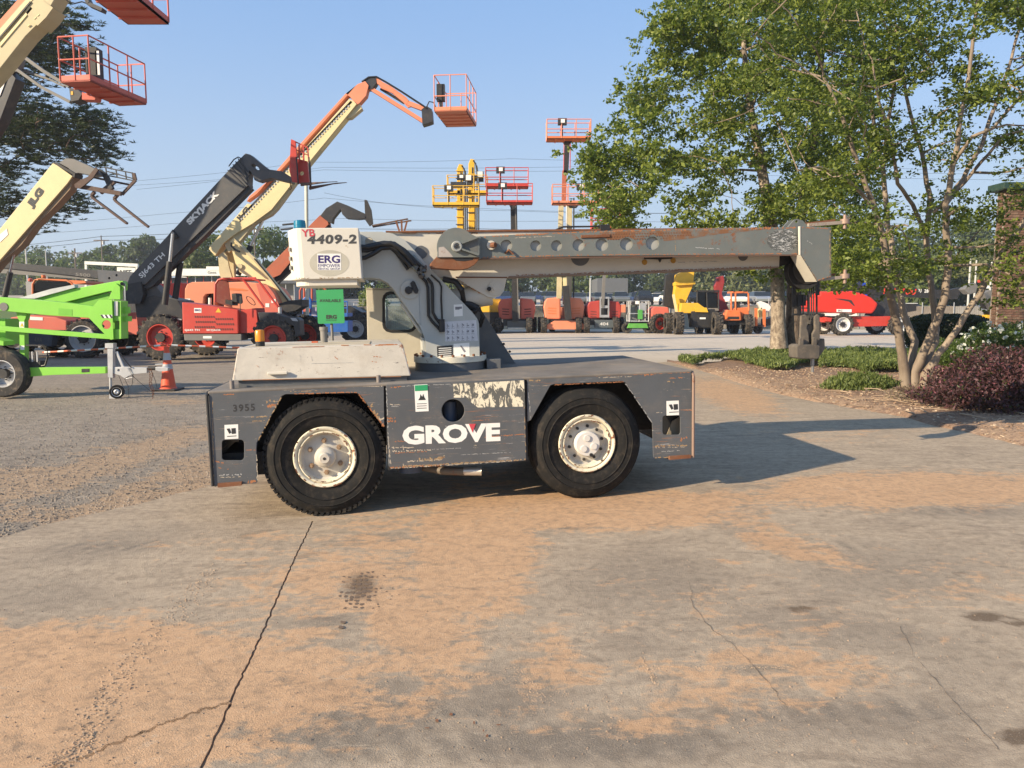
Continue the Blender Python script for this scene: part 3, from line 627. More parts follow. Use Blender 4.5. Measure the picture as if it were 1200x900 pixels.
for a in [(797, 516, 805, 512, 3, 'o'), (766, 522.6, 807, 522, 1.6, 'y'), (768, 524.6, 802, 523.8, .8, 'c'), (755, 439.4, 766, 439, 1.8, 'o'), (618, 443.6, 808, 436.4, .9, 'o'), (620, 446.2, 635, 445.8, 1.6, 'y'), (650, 451, 731, 447.4, 1., 'o'), (733, 449.6, 764, 495, 1., 'w'), (768, 536.8, 811, 534, 1.3, 'y'), (700, 442.6, 740, 441.2, .8, 'c'), (769, 483.6, 776, 483.6, .8, 'c'), (796, 480.3, 812, 480.8, .8, 'o'), (785, 443, 800, 442.6, 1.2, 'o'), (619, 460, 622, 490, .9, 'w'), (782, 447, 790, 448, 1.2, 'y'), (775, 529, 800, 528, .8, 'w')]: scuff(*a, -.0006)
# --- wheels
TY = [(.232, .03), (.25, .012), (.30, -.002), (.37, -.012), (.41, -.006), (.418, .002), (.44, .012), (.456, .022), (.466, .045), (.468, .08), (.468, .2), (.466, .235), (.44, .265), (.37, .285), (.25, .27), (.232, .25)]
RIMM = paint('rim_cream', (.72, .66, .50), .55, dirt=.3, rust=.42, chips=.15, chipcol=(.10, .06, .04), sc=4.5)
RIMD = paint('rim_dish', (.52, .49, .43), .55, dirt=.3, rust=.12, sc=6.)
def crane_wheel(u, v, lug, nuts, side=1):
    wl = thing('wheel', (0, 0, 0), None, None); wl.parent = crane; wl.location = (u, v, .464); wl.scale = (.985, 1, .985)
    if side < 0: wl.rotation_euler = (0, 0, pi)
    t = MB().lathe(TY, (0, 0, 0), (0, 1, 0), 72)
    if lug:
        for i in range(64):
            a = 2*pi*i/64; R = Matrix.Rotation(a, 3, 'Y')
            for yy, dy in ((.052, .085), (.205, .085)):
                t.box(R @ Vector((0, yy+.0, .4665)), (.034, dy, .013), R @ Matrix.Rotation(.25, 3, 'Z'))
            t.box(R @ Vector((0, .022, .447)), (.026, .02, .034), R)
    else:
        for i in range(4): t.lathe([(.469, -.008), (.474, -.006), (.474, .02), (.469, .022)], (0, .06+i*.045, 0), (0, 1, 0), 64)
    t.build('tyre', RUB, wl)
    for rr in (.385, .335):
        MB().lathe([(rr-.004, -.0105), (rr, -.0165), (rr+.004, -.0095)], (0, 0, 0), (0, 1, 0), 72).build('sidewall_rib', RUB, wl)
    MB().lathe([(.236, .03), (.243, .008), (.236, -.004), (.226, -.004), (.214, .004), (.210, .016), (.205, .006), (.197, .004), (.190, .014), (.186, .05), (.18, .07)], (0, 0, 0), (0, 1, 0), 64).build('rim', RIMM, wl)
    MB().lathe([(.186, .05), (.17, .066), (.14, .062), (.11, .05), (.08, .05), (0.001, .05)], (0, 0, 0), (0, 1, 0), 48).build('disc', RIMD, wl)
    fk = MB(); rr_ = random.Random(nuts)
    for _ in range(70):
        a = rr_.uniform(0, 6.28); ra, vv = rr_.choice([(.239, -.0052), (.232, -.0052), (.2, .0022), (.1935, .0035)]); da = rr_.uniform(.01, .07); th = rr_.uniform(.0015, .005)
        pp = [Vector((cos(a+s*da)*(ra+t*th), vv-.0008, sin(a+s*da)*(ra+t*th))) for s, t in ((-1, -1), (1, -1), (1.1, 1), (-.9, 1))]; fk.add(pp, [(0, 1, 2, 3)])
    fk = fk.build('rust_flakes', RUST, wl, recalc=False); fk['kind'] = 'stuff'
    if nuts == 6:
        MB().lathe([(.082, .05), (.08, -.002), (.07, -.014), (.045, -.02), (.043, -.045), (.036, -.052), (.001, -.052)], (0, 0, 0), (0, 1, 0), 40).build('hub', CREAM2, wl)
        MB().cyl((0, -.054, .0), (0, -.05, 0), .012, 10).build('hub_port', BLK, wl)
        for i in range(6):
            a = 2*pi*(i+.25)/6+.3; c = Vector((cos(a)*.128, .056, sin(a)*.128))
            MB().cyl(c, c-Vector((0, .02, 0)), .021, 6).cyl(c, c-Vector((0, .036, 0)), .011, 10).build('wheel_nut', paint('nut_rust', (.30, .20, .12), .7, rust=.3), wl)
    else:
        MB().lathe([(.105, .05), (.104, -.012), (.098, -.02), (.001, -.022)], (0, 0, 0), (0, 1, 0), 40).build('hub', paint('hub_cap', (.66, .63, .58), .5, dirt=.2), wl)
        for a in (1.75, 3.9, 5.9):
            c = Vector((cos(a)*.052, -.022, sin(a)*.052)); MB().cyl(c, c-Vector((0, .01, 0)), .028, 20, .026).build('planet_cap', paint('hub_cap', (.66, .63, .58), .5, dirt=.2), wl)
        MB().cyl((.025, -.023, -.09), (.025, -.03, -.09), .015, 12).build('drain_plug', BLK, wl)
        for i in range(10):
            a = 2*pi*i/10+.2; c = Vector((cos(a)*.142, .06, sin(a)*.142))
            MB().cyl(c, c-Vector((0, .018, 0)), .013, 6).build('wheel_nut', BLK, wl)
    return wl
crane_wheel(.018, .02, True, 6); crane_wheel(2.10, .02, False, 3)
crane_wheel(.018, 1.90, True, 6, -1); crane_wheel(2.10, 1.90, False, 3, -1)
MB().cyl((.018, .3, .468), (.018, 1.6, .468), .07).build('axle', BLK, crane); MB().cyl((2.10, .3, .468), (2.10, 1.6, .468), .07).build('axle', BLK, crane)
# --- white engine cover standing on the deck
v0 = .13
fr = [K(278.3, 408, v0+.05), K(472, 403, v0+.05), K(481.5, 440.5, v0), K(272, 446.5, v0)]
hc = MB(); bk = [p+Vector((.0, 1.0, 0)) for p in fr]; bk[0] = fr[0]+Vector((.02, .95, 0)); bk[1] = fr[1]+Vector((-.02, .95, 0))
hc.add(fr+bk, [(0, 1, 2, 3), (7, 6, 5, 4), (4, 5, 1, 0), (1, 5, 6, 2), (3, 2, 6, 7), (4, 0, 3, 7)]); hc.build('engine_cover', CREAM2, crane, bevel=.008)
MB().prism([fr[3]+Vector((.04, .03, .005)), fr[2]+Vector((-.03, .03, .005)), bk[2]+Vector((-.03, -.03, .005)), bk[3]+Vector((.04, -.03, .005))], (0, 0, -.075)).build('cover_gap_fill', DGREY, crane)  # dark box added to stand for the shaded gap under the cover
MB().box(K(365, 402.5, .5)+Vector((0, 0, -.018)), (.95, .45, .03)).build('cover_lid', paint('lid_cream', (.50, .44, .33), .6, rust=.15, dirt=.5), crane, bevel=.004)
hp = MB(); a, b = K(314, 437, v0-.0), K(337, 436, v0-.0); hp.box((a+b)/2+Vector((0, -.012, -.003)), ((b-a).length, .03, .022)); hp.build('grab_handle', CREAM, crane, bevel=.004)
for x, y in ((271.5, 445), (443.5, 441)):
    p = K(x, y, v0-.03); q = p.copy(); q.z = TOP-.02; MB().cyl(q, q+Vector((0, 0, .085)), .017, 14).build('deck_post', paint('post_steel', (.22, .19, .17), .6, rust=.3), crane)
p = K(305, 404.5, .35); p.z = fr[0].z
MB().cyl(p, p+Vector((0, 0, .045)), .036, 16).build('beacon_base', BLK, crane)
MB().lathe([(.036, .04), (.036, .12), (.03, .13), (.001, .133)], p, (0, 0, 1), 20).build('amber_beacon', paint('amber_lens', (.75, .26, .02), .2, dirt=.1, bump=0), crane)
p = K(380, 401, .75); MB().cyl(p-Vector((0, 0, .05)), p+Vector((0, 0, .1)), .03, 14).cyl(p+Vector((0, 0, .1)), p+Vector((0, 0, .13)), .036, 14).build('breather_pipe', paint('breather_grey', (.22, .21, .19), .7), crane)
p = K(369, 402, .7); MB().box(p, (.05, .05, .03)).build('lid_catch', paint('catch_orange', (.6, .12, .04), .5), crane)
for a in [(276, 410, 274, 444, 1.2, 'o'), (400, 404.8, 470, 403.2, 1.4, 'o'), (440, 404.6, 466, 404, 2.2, 'o'), (330, 407.2, 380, 405.8, 1., 'o'), (473, 406, 481, 438, 1.5, 'o'), (471, 411, 476, 424, 2.4, 'o'), (284, 445.6, 470, 441.2, .8, 'o'), (438, 418, 448, 419, 2.6, 'o'), (436, 424, 442, 425, 2.2, 'o'), (447, 426, 450, 434, 1.6, 'o'), (392, 418, 396, 421, 1.6, 'o'), (364, 417, 366, 423, 1., 'w'), (312, 411, 314, 415, 1.2, 'o'), (300, 428, 303, 430, 1.2, 'o'), (365, 426, 415, 425, .5, 'w'), (351, 408, 352, 440, .5, 'w')]:
    x0_, y0_, x1_, y1_, th_, k_ = a; t0 = (y0_-404)/42; t1 = (y1_-404)/42; n_ = 8; mbx = MB()
    for i in range(n_):
        if r.random() < .2: continue
        qs = []
        for t in (i/n_, (i+1)/n_):
            x, y = x0_+(x1_-x0_)*t, y0_+(y1_-y0_)*t; fv = v0+.05*(1-min(1, max(0, (y-404)/40)))-.0015
            for s in (-1, 1): qs.append(K(x+r.uniform(-.4, .4), y+s*th_*r.uniform(.15, .5), fv))
        mbx.add([qs[0], qs[2], qs[3], qs[1]], [(0, 1, 2, 3)])
    o = mbx.build('scuff', SC[k_], crane, recalc=False); o['kind'] = 'stuff'
# --- turntable
tc_ = K(528, 431, 1.12); tc_.z = 0; TT = MB(); uc = Vector((tc_.x, 1.12, TOP))
MB().lathe([(.001, .0), (.325, .0), (.325, .085), (.30, .087)], uc, (0, 0, 1), 48).build('turntable_base', DGREY, crane)
MB().lathe([(.29, .085), (.335, .087), (.335, .135), (.32, .14), (.001, .14)], uc, (0, 0, 1), 48).build('turntable_ring', paint('ring_cream', (.68, .64, .52), .6, rust=.42, dirt=.3, sc=7), crane)
for i in range(20):
    a = 2*pi*i/20; c = uc+Vector((cos(a)*.322, sin(a)*.322, .14)); MB().cyl(c, c+Vector((0, 0, .018)), .013, 6).build('ring_bolt', RUST, crane)
p = K(578, 433, 1.0); MB().box(Vector((p.x, 1.0, TOP+.05)), (.13, .12, .1)).build('gear_guard', DGREY, crane, bevel=.005)
# --- column (two cheek plates)
COLP = [(419, 271.5), (447, 271.5), (461, 274), (474, 281), (488, 296), (502, 311.5), (520, 331), (553.5, 366), (559, 373), (561.3, 379), (562.3, 420.5),
        (499, 423), (498.6, 401), (496.5, 393), (492, 383), (470, 352.5), (462, 340), (455, 332), (446, 327), (435, 325.6), (419, 325.6)]
np_ = KP(COLP, .90)
MB().prism(np_, (0, .03, 0), [[q+Vector((0, 0, 0)) for q in KP(pxc(432.5, 283, 4.7, 16), .90)]]).build('column_plate', STEELG, crane, bevel=.004)
MB().prism([p+Vector((0, .53, 0)) for p in np_], (0, .03, 0)).build('column_plate', STEELG, crane, bevel=.004)
for a, b in (((553.5, 366), (562, 420)), ((499, 421), (497.5, 396)), ((496, 391), (472, 356))): 
    A_, B_ = K(*a, .93), K(*b, .93); MB().prism([A_, B_, B_+Vector((-.02, 0, 0)), A_+Vector((-.02, 0, 0))], (0, .5, 0)).build('column_web', STEELG, crane)
kp('brace_plate', DGREY, [(548, 340), (562, 360), (605.5, 428), (562, 430), (548, 420)], 1.42, .03)
for x, y in ((589.5, 403), (596.5, 412)):
    p = K(x+.6, y, 1.41); MB().cyl(p, p-Vector((0, .02, 0)), .012, 8).build('brace_bolt', BLK, crane)
kp('raised_cheek', STEELG, [(469, 344), (471, 333), (479, 328.5), (487, 332), (491, 342), (492.3, 381), (489, 378), (469.5, 350)], .892, .01)
p = K(480.5, 339.5, .89); MB().cyl(p, p-Vector((0, .012, 0)), .082, 32).build('pin_boss', STEELG, crane, bevel=.002)
MB().cyl(p+Vector((-.012, -.012, -.005)), p+Vector((-.012, -.05, -.005)), .036, 8, .03).build('pivot_pin', BLK, crane)
kp('pin_keeper', BLK, [(480.5, 332), (483.5, 328.8), (486, 330), (490.8, 340), (489.3, 344), (486, 344)], .86, .008)
# boom cylinder seen in the gap
MB().cyl(K(531, 352, 1.1), K(575, 345, 1.1), .1, 28).build('lift_cylinder', CREAM, crane)
MB().tube([K(519, 327, .95), K(534, 330, .93), K(541, 340, .92), K(543, 352, .95), K(536, 362, 1.0)], .028, 10).build('hydraulic_hose', HOSE, crane)
MB().tube([K(555, 366, .95), K(562, 362, .93), K(566, 372, .92), K(562, 382, 1.0)], .022, 8).build('hydraulic_hose', HOSE, crane)
MB().tube([K(540, 356, 1.0), K(552, 358, 1.0), K(560, 362, 1.0)], .035, 8).box(K(549, 360, 1.05), (.12, .1, .06)).build('swivel_block', BLK, crane)
kp('cable_guard', paint('ochre_box', (.42, .22, .07), .6), [(546, 341), (553, 338), (562, 347), (562, 352), (546, 352)], 1.2, .05)
# --- cab side
cabpts = [(429.3, 337.5), (495, 338.5), (505, 365), (515, 438), (431.5, 437)]
win = rrect(448.5, 342, 497, 389, 8)
kp('cab_panel', paint('cab_cream', (.60, .55, .44), .5, dirt=.15), cabpts, 1.55, .03, [rrect(450, 343.5, 486, 387.5, 7)])
wf = MB(); o_ = KP(rrect(448, 341.5, 488.5, 389.5, 9), 1.54); i_ = KP(rrect(451.3, 345, 485.2, 386.3, 6.5), 1.54)
wf.prism(o_, (0, .05, 0), [i_]); wfo = wf.build('window_frame', BLK, crane, bevel=.004)
MB().prism(i_, (0, .004, 0)).build('window_pane', glass(), wfo)
MB().prism([K(429.3, 337.5, 1.55), K(495, 338.5, 1.55), K(495, 338.5, 1.55)+Vector((0, .35, 0)), K(429.3, 337.5, 1.55)+Vector((0, .35, 0))], (0, 0, -.02)).build('cab_roof', paint('cab_cream', (.60, .55, .44), .5), crane)
# --- main boom
BM = [(421, 272.8), (560, 272), (700, 270.6), (915, 269), (913, 313.6), (700, 321), (594, 325), (590.5, 341), (586, 346.8), (579, 349), (572, 348), (567, 345), (532, 325.5), (440, 324)]
bp = KP(BM, .98)
MB().prism(bp, (0, .30, 0)).build('main_boom', CREAM, crane, bevel=.006)
a0, a1 = K(470, 271.5, .98), K(915, 267.5, .98)
MB().beam(a0+Vector((0, .15, .0)), a1+Vector((0, .15, .0)), .33, .016, (0, 0, 1)).build('boom_top_plate', RUST, crane)
a0, a1 = K(596, 324.6, .98), K(912, 313.2, .98)
MB().beam(a0+Vector((0, .15, -.0)), a1+Vector((0, .15, 0)), .33, .012).build('boom_bottom_plate', paint('plate_brown', (.26, .19, .15), .7, rust=.4), crane)
MB().beam(K(534, 324.8, .975), K(594, 325.2, .975), .008, .01).build('weld_seam', RUST, crane)
p = K(493.3, 295.5, .972); MB().cyl(p, p+Vector((0, .01, 0)), .058, 28).build('boom_hole', DGREY, crane)
for x, y, r_ in ((680, 300, .09), (871, 299.5, .05)): p = K(x, y, .972); MB().cyl(p, p+Vector((0, .01, 0)), r_, 28).build('boom_hole', DGREY, crane)
for x, y in ((755.5, 307.3), (789, 305.3)): p = K(x, y, .974); MB().cyl(p, p+Vector((0, .01, 0)), .026, 12).build('marker_disc', paint('ochre_marker', (.42, .22, .03), .6), crane)
kp('roller_bracket', BLK, [(756, 299.5), (788, 298.6), (788, 303.2), (775.5, 303.8), (774, 307.3), (772.5, 303.8), (756, 303.4)], .93, .03)
p = K(580, 337.8, .972); MB().cyl(p, p+Vector((0, -.006, 0)), .064, 28).cyl(p, p+Vector((0, -.016, 0)), .042, 24).cyl(p, p+Vector((0, -.03, 0)), .022, 8).build('lug_pin', CREAM, crane)
p2 = K(573, 338.6, .966); MB().cyl(p2, p2+Vector((0, -.022, 0)), .02, 10).build('pin_bolt', BLK, crane)
# --- hoist box at the tail
vF = .38; ul, ur = K(352, 267, vF).x, K(420, 267, vF).x; zt, zb = K(385, 267, vF).z, K(385, 327, vF).z
ulb = K(358.5, 327, vF).x
def plan(u0, u1, inset=0): return [(u1, vF), (u0, vF), (u0-.03, vF+.008), (u0-.062, vF+.035), (u0-.082, vF+.075), (u0-.12, vF+.19), (u0-.12, vF+.9), (u1, vF+.9)]
tp = [Vector((x, y, zt+(.0 if x > ul-.05 else -.004))) for x, y in plan(ul, ur)]
bt = [Vector((x, y, zb)) for x, y in plan(ulb-.012, ur+.012)]
n = len(tp); hb = MB(); hb.add(tp+bt, [tuple(range(n)), tuple(range(2*n-1, n-1, -1))]+[(i, (i+1) % n, n+(i+1) % n, n+i) for i in range(n)])
hbox = hb.build('hoist_housing', CREAM2 if 0 else paint('hoist_cream', (.66, .62, .53), .45, dirt=.1, rust=.05, sc=2.), crane, bevel=.006, seg=3)
lip = [Vector((x, y+.03, zb+.001)) for x, y in plan(ulb+.02, ur-.03)]; MB().prism(lip, (0, 0, -.05)).build('housing_floor', CREAM, crane)
for i in range(3):
    p = Vector((ul-.098, vF+.11, zt-.16-i*.072)); MB().box(p, (.012, .04, .032), Matrix.Rotation(radians(-22), 3, 'Z')).build('housing_vent', paint('vent_grey', (.30, .30, .28), .6), hbox)
ktext('YB', (353.8, 277.5), (369.3, 276.8), 8.6, vF-.0012, REDP, .02, hbox, shear=.0)
ktext('4409-2', (360, 286.4), (418, 285.8), 11.3, vF-.0004, paint('charcoal_print', (.06, .06, .06), .6, dirt=.1, bump=0), .042, hbox, shear=.12, spacing=1.12)
MB().prism(KP(pxc(386, 308.4, 23.3, 40, 15.4), vF-.001), (0, .003, 0)).build('oval_mark', paint('oval_beige', (.50, .47, .38), .6, bump=0), hbox)
MB().prism(KP([(371.8, 297.2), (399.5, 297.2), (399.8, 316.6), (372.2, 316.6)], vF-.002), (0, .001, 0)).build('label_plate', WHITE, hbox)
ktext('ERG', (373, 308.3), (398.6, 308.3), 9.2, vF-.0021, NAVY, .03, hbox)
ktext('EMPOWER', (373, 313.3), (398.6, 313.3), 4.0, vF-.0021, NAVY, .0, hbox); ktext('RENTAL GROUP', (373, 316), (398.6, 316), 1.9, vF-.0021, NAVY, .01, hbox)
p = K(351.5, 268.5, vF+.3); p.z = zt
MB().lathe([(.052, 0), (.052, .012), (.048, .014), (.048, .03), (.05, .032), (.048, .05), (.05, .052), (.046, .088), (.03, .094), (.001, .095)], p, (0, 0, 1), 28).build('blue_beacon', paint('blue_lens', (.01, .16, .26), .15, dirt=.05, bump=0), crane)
# --- hoses on the column
def hose(l, r=.02, v=.86, name='hydraulic_hose'): return MB().tube([K(x, y, v+dv) for x, y, dv in l], r, 10).build(name, HOSE, crane)
hose([(418, 289, -.05), (432, 290, -.04), (447, 286.5, -.04), (458, 285, -.05), (468, 290, -.05), (477, 300, -.03), (486, 310, -.02)], .022)
hose([(418, 293, -.04), (430, 293.5, -.03), (445, 289.5, -.03), (455, 288, -.03), (463, 291.5, -.03), (473, 303, -.02), (482, 313, -.02)], .02)
hose([(418, 303, -.05), (428, 302, -.05), (438, 297, -.05), (447, 291, -.04), (459, 290, -.02)], .02)
hose([(418, 291, -.03), (434, 287, -.03), (450, 284, -.03), (462, 285, -.03), (474, 293, -.02), (490, 309, -.01), (499, 317, -.01)], .016)
hose([(447, 287.5, -.01), (456, 289.5, -.0), (464, 296, -.0), (472, 307, .0), (478, 316, .0)], .014)
vb = MB()
for i in range(4):
    a, b = K(474+i*3.2, 303-i*1.2, .875), K(489+i*3.2, 318-i*1.0, .875); vb.cyl(a, b, .014, 8)
vb.build('valve_bank', paint('valve_steel', (.20, .24, .24), .35, metal=.5), crane)
vb = MB(); r = random.Random(3)
for i in range(14): c = K(491+r.uniform(-4, 7), 318+r.uniform(-5, 6), .87); vb.cyl(c, c-Vector((r.uniform(-.02, .02), .05, r.uniform(-.02, .02))), .014, 6)
vb.build('fitting_cluster', paint('fitting_steel', (.10, .10, .10), .35, metal=.6), crane)
hose([(494, 325, 0), (499, 330, 0), (501.3, 337, 0), (502.2, 370, 0), (506, 376, 0), (516, 387, .01)], .0135, .88)
hose([(501, 326, 0), (506, 332, 0), (507, 338, 0), (507.3, 366, 0), (511, 373, 0), (517.5, 381, .01)], .0135, .88)
hose([(505, 322, 0), (515, 331, 0), (517.2, 336, 0), (517, 350, 0), (518.4, 378, .01)], .008, .885)
MB().tube([K(517.5, 374, .88), K(518, 389, .88)], .026, 12).build('hose_gland', BLK, crane)
for pts, mt, nm in (([(521, 377), (558, 375), (560, 399.3), (522, 400.3)], paint('chart_paper', (.62, .62, .64), .6, bump=0), 'load_chart'), ([(512, 405.8), (530.5, 404.5), (531, 419), (512.6, 420)], INK, 'warning_label'), ([(531.5, 403), (550, 401.5), (550.4, 418), (532, 419)], WHITE, 'diagram_label'), ([(531.7, 357), (542, 356.4), (542.3, 370.3), (532.1, 371)], WHITE, 'warning_label')):
    MB().prism(KP(pts, .8985), (0, .001, 0)).build(nm, mt, crane)
mk = MB(); r = random.Random(5)
for j in range(3):
    for i in range(6):
        x, y = 524+i*5.8, 379.5+j*7.4-i*.2
        mk.prism(KP([(x, y), (x+.6, y), (x+.6, y+4.5), (x, y+4.5)], .8975), (0, .0008, 0)); mk.prism(KP([(x-.8, y+r.uniform(0, 3)), (x+2.4, y+r.uniform(0, 3)), (x+2.4, y+3.6), (x-.8, y+3.9)][:3], .8975), (0, .0008, 0)); mk.prism(KP([(x-1, y+5.1), (x+3, y+5.0), (x+3, y+5.4), (x-1, y+5.5)], .8975), (0, .0008, 0))
mk.prism(KP([(533.5, 359.5), (538.5, 359.5), (538.5, 362.8), (533.5, 363)], .8975), (0, .0008, 0)).prism(KP([(537, 359.5), (541.3, 359.2), (541.3, 361.8), (537, 362)], .8975), (0, .0008, 0))
mk.prism(KP([(539, 405), (541, 405), (546, 412), (544, 413)], .8975), (0, .0008, 0)).prism(KP([(540, 415), (542, 415), (542, 417), (540, 417)], .8975), (0, .0008, 0))
mk.build('chart_markings', paint('grey_print', (.22, .22, .24), .6, bump=0), crane)['kind'] = 'stuff'
mk = MB()
for i in range(5): mk.prism(KP([(514, 408+i*2.3), (529, 407.2+i*2.3), (529, 407.9+i*2.3), (514, 408.8+i*2.3)], .8975), (0, .0008, 0))
mk.build('label_text_lines', WHITE, crane)
# --- stowed jib on the near side
JV = .74
jb = [(562.5, 277), (690, 270.8), (815, 268), (936, 265.8), (936.5, 298.3), (815, 299), (690, 300), (562.5, 302.8)]
holes = [(593.5, 287.6, 6.6), (627.8, 288, 6.2), (652.3, 287.8, 6.2), (678, 287.2, 6.9), (705.3, 286.8, 7.2), (734, 286, 7.2), (764.6, 285, 7.7)]
MB().prism(KP(jb, JV), (0, .012, 0), [KP(pxc(x, y, r_, 24), JV) for x, y, r_ in holes]).build('jib_side', GREYJ, crane, bevel=.003)
kp('jib_web', paint('web_grey', (.36, .36, .33), .6, dirt=.2), [(570, 280), (775, 273), (775, 297), (570, 299)], JV+.026, .006, bevel=0)
jt = KP([(562.5, 277), (690, 270.8), (815, 268), (936, 265.8)], JV+.012); jbm = KP([(562.5, 302.8), (690, 300), (815, 299), (936.5, 298.3)], JV+.012)
pl = MB()
for l, th in ((jt, -.012), (jbm, .012)):
    for i in range(3): pl.prism([l[i], l[i+1], l[i+1]+Vector((0, .20, 0)), l[i]+Vector((0, .20, 0))], (0, 0, th))
pl.build('jib_flange', paint('flange_rust', (.21, .12, .08), .75, rust=.5), crane)
MB().beam(K(563, 303.2, JV-.004), K(936, 298.8, JV-.004), .01, .012).build('jib_bottom_edge', paint('edge_dark', (.12, .07, .05), .8, rust=.4), crane)
kp('rust_rail', RUST, [(681, 275.5), (715, 274.5), (715, 277.8), (681, 279)], JV-.012, .014)
for a in [(566, 277.6, 690, 271.6, 1.6, 'o'), (690, 271.6, 934, 266.6, 1.8, 'o'), (700, 298.6, 934, 297.2, 1.2, 'o'), (566, 301.6, 690, 298.9, 1.2, 'o'), (790, 270, 792, 297, .8, 'y'), (880, 268, 905, 267.6, 2.6, 'o'), (815, 290, 850, 292, 1., 'w'), (600, 279, 650, 276.6, .8, 'c')]: scuff(*a, JV-.0009, .4)
for a in [(600, 322.6, 700, 319.6, 1., 'o'), (700, 319.6, 905, 312.4, 1.1, 'o'), (780, 308, 840, 306, .8, 'w'), (620, 305, 660, 304, .7, 'c'), (500, 273.6, 560, 273.2, 1.2, 'o'), (536, 327, 566, 346, 1.1, 'o')]: scuff(*a, .9785, .4)
for a in [(940, 266.5, 972, 268, 1.1, 'o'), (940, 300, 957, 328, 1.1, 'y'), (959, 328.6, 973, 323.4, 1.2, 'o'), (972.6, 270, 972.8, 320, .9, 'y'), (946, 282, 958, 290, 1.4, 'w')]: scuff(*a, .6985, .35)
for a in [(338.5, 274, 341.5, 328, 1.2, 'c'), (345, 326, 420, 325.4, 1., 'y'), (405, 288, 408, 290, 1.2, 'y'), (360, 322, 366, 323, 1., 'y')][1:]: scuff(*a, vF-.0006, .5)
# perforated rusty strip
pf = MB()
for i in range(34):
    for j in range(3):
        x = 706+i*3.1; y = 274.5+j*3.1-i*.06
        if any(hypot(x-hx, y-hy) < hr+1.5 for hx, hy, hr in holes) or (j == 2 and i > 24): continue
        p = K(x+(j % 2)*1.4, y, JV-.001); pf.cyl(p, p+Vector((0, -.002, 0)), .006, 6)
pf = pf.build('grip_studs', RUST, crane); tag(pf, kind='stuff')
m, nt_, b_ = base('rust_bleed'); tc = nd(nt_, 'ShaderNodeTexCoord'); n_ = nd(nt_, 'ShaderNodeTexNoise', Scale=9., Detail=9., Roughness=.8); nt_.links.new(tc.outputs['Object'], n_.inputs[0])
nt_.links.new(mix(nt_, ramp(nt_, n_.outputs[0], .40, .54), (.15, .165, .155), (.20, .09, .04)), b_.inputs['Base Color']); b_.inputs['Roughness'].default_value = .8
MB().prism(KP([(697, 272), (760, 270.5), (905, 268), (872, 271.5), (845, 274), (805, 280), (778, 282.5), (776, 277), (764, 275), (752, 279), (745, 281), (735, 277.5), (724, 281), (716, 281), (706, 278.5), (696, 280.5)], JV-.0008), (0, .0005, 0)).build('rust_bleed', m, crane)
kp('end_band', GREYJ, [(559.6, 277.5), (563.5, 276.3), (563.8, 303.4), (560, 303.8)], JV-.03, .26)
p = K(575.5, 287.6, JV-.001); MB().cyl(p, p+Vector((0, -.02, 0)), .04, 20).build('hinge_bush', CREAM, crane, bevel=.003); MB().cyl(p+Vector((0, -.02, 0)), p+Vector((.03, -.05, 0)), .024, 8).build('rusty_bolt', RUST, crane)
p = K(592, 297, JV-.001); MB().tube([p, p+Vector((.03, -.02, .03)), p+Vector((.07, -.02, -.01))], .01, 6).build('rusty_hook', RUST, crane)
# D-shaped pulley cheek
cx, cy, rr = 534.7, 289.5, 22.8
dpts = [(cx+rr*cos(a), cy-rr*sin(a)) for a in [radians(-33)-radians(0)+0]]
dpts = [(512.6, 301.7)]+[(cx+rr*cos(t), cy-rr*sin(t)) for t in [radians(a) for a in range(195, 35, -8)]]+[(556, 276.3), (562, 278.5), (562, 301.5)]
kp('pulley_cheek', GREYJ, dpts, JV-.05, .02, bevel=.003)
kp('pulley_cheek', GREYJ, dpts, JV+.14, .02)
cres = [(504.8, 310.5), (505.2, 308), (513, 299.5), (516, 301), (562, 301.5), (560, 306), (556, 310.5), (550, 314), (543, 315.7), (534, 316.2), (506, 314)]
kp('rusty_shoe', RUST, cres, JV-.035, .17)
kp('shoe_gap', BLK, [(528, 301.5), (556, 301.5), (554, 304.8), (545, 306.3), (534, 305.5)], JV-.037, .01)
p = K(535, 289, JV-.05); MB().lathe([(.046, 0), (.046, -.03), (.04, -.035), (.028, -.035), (.026, -.02), (.001, -.02)], p, (0, 1, 0), 28).build('pulley_hub', paint('hub_grey', (.33, .34, .32), .5, rust=.12), crane)
MB().cyl(p+Vector((0, -.022, 0)), p+Vector((0, -.038, 0)), .014, 8).build('hub_bolt', BLK, crane)
for a, b in (((541, 285), (560.5, 277.8)), ((541, 292), (560.5, 298.8))): MB().beam(K(*a, JV-.068), K(*b, JV-.068), .03, .014, (0, 0, 1)).build('gusset', GREYJ, crane)
kp('gusset_recess', paint('dark_recess', (.12, .125, .12), .7), [(543, 287), (560, 281), (560, 296), (543, 291)], JV-.0515, .001)
kp('flaked_paint', paint('flaked', (.45, .40, .36), .6, rust=.5, sc=9), [(514, 290), (520, 289), (527, 296), (531, 301), (514, 301.3)], JV-.0508, .0006)
# rope bracket behind the boom top
br = MB(); q = K(471, 272, 1.1)
for dx in (-.05, 0, .05): br.beam(q+Vector((dx*.4, 0, 0)), q+Vector((dx, 0, .10)), .016, .016)
br.build('rope_bracket', RUST, crane)
MB().tube([K(452, 271.5, .96), K(488, 272.3, .96)], .009, 6).build('rusty_rod', RUST, crane)
MB().tube([K(650, 270, 1.0), K(660, 265.8, 1.0), K(705, 265.3, 1.0)], .009, 6).box(K(708, 267, 1.0), (.09, .08, .05)).build('boom_bracket', BLK, crane)
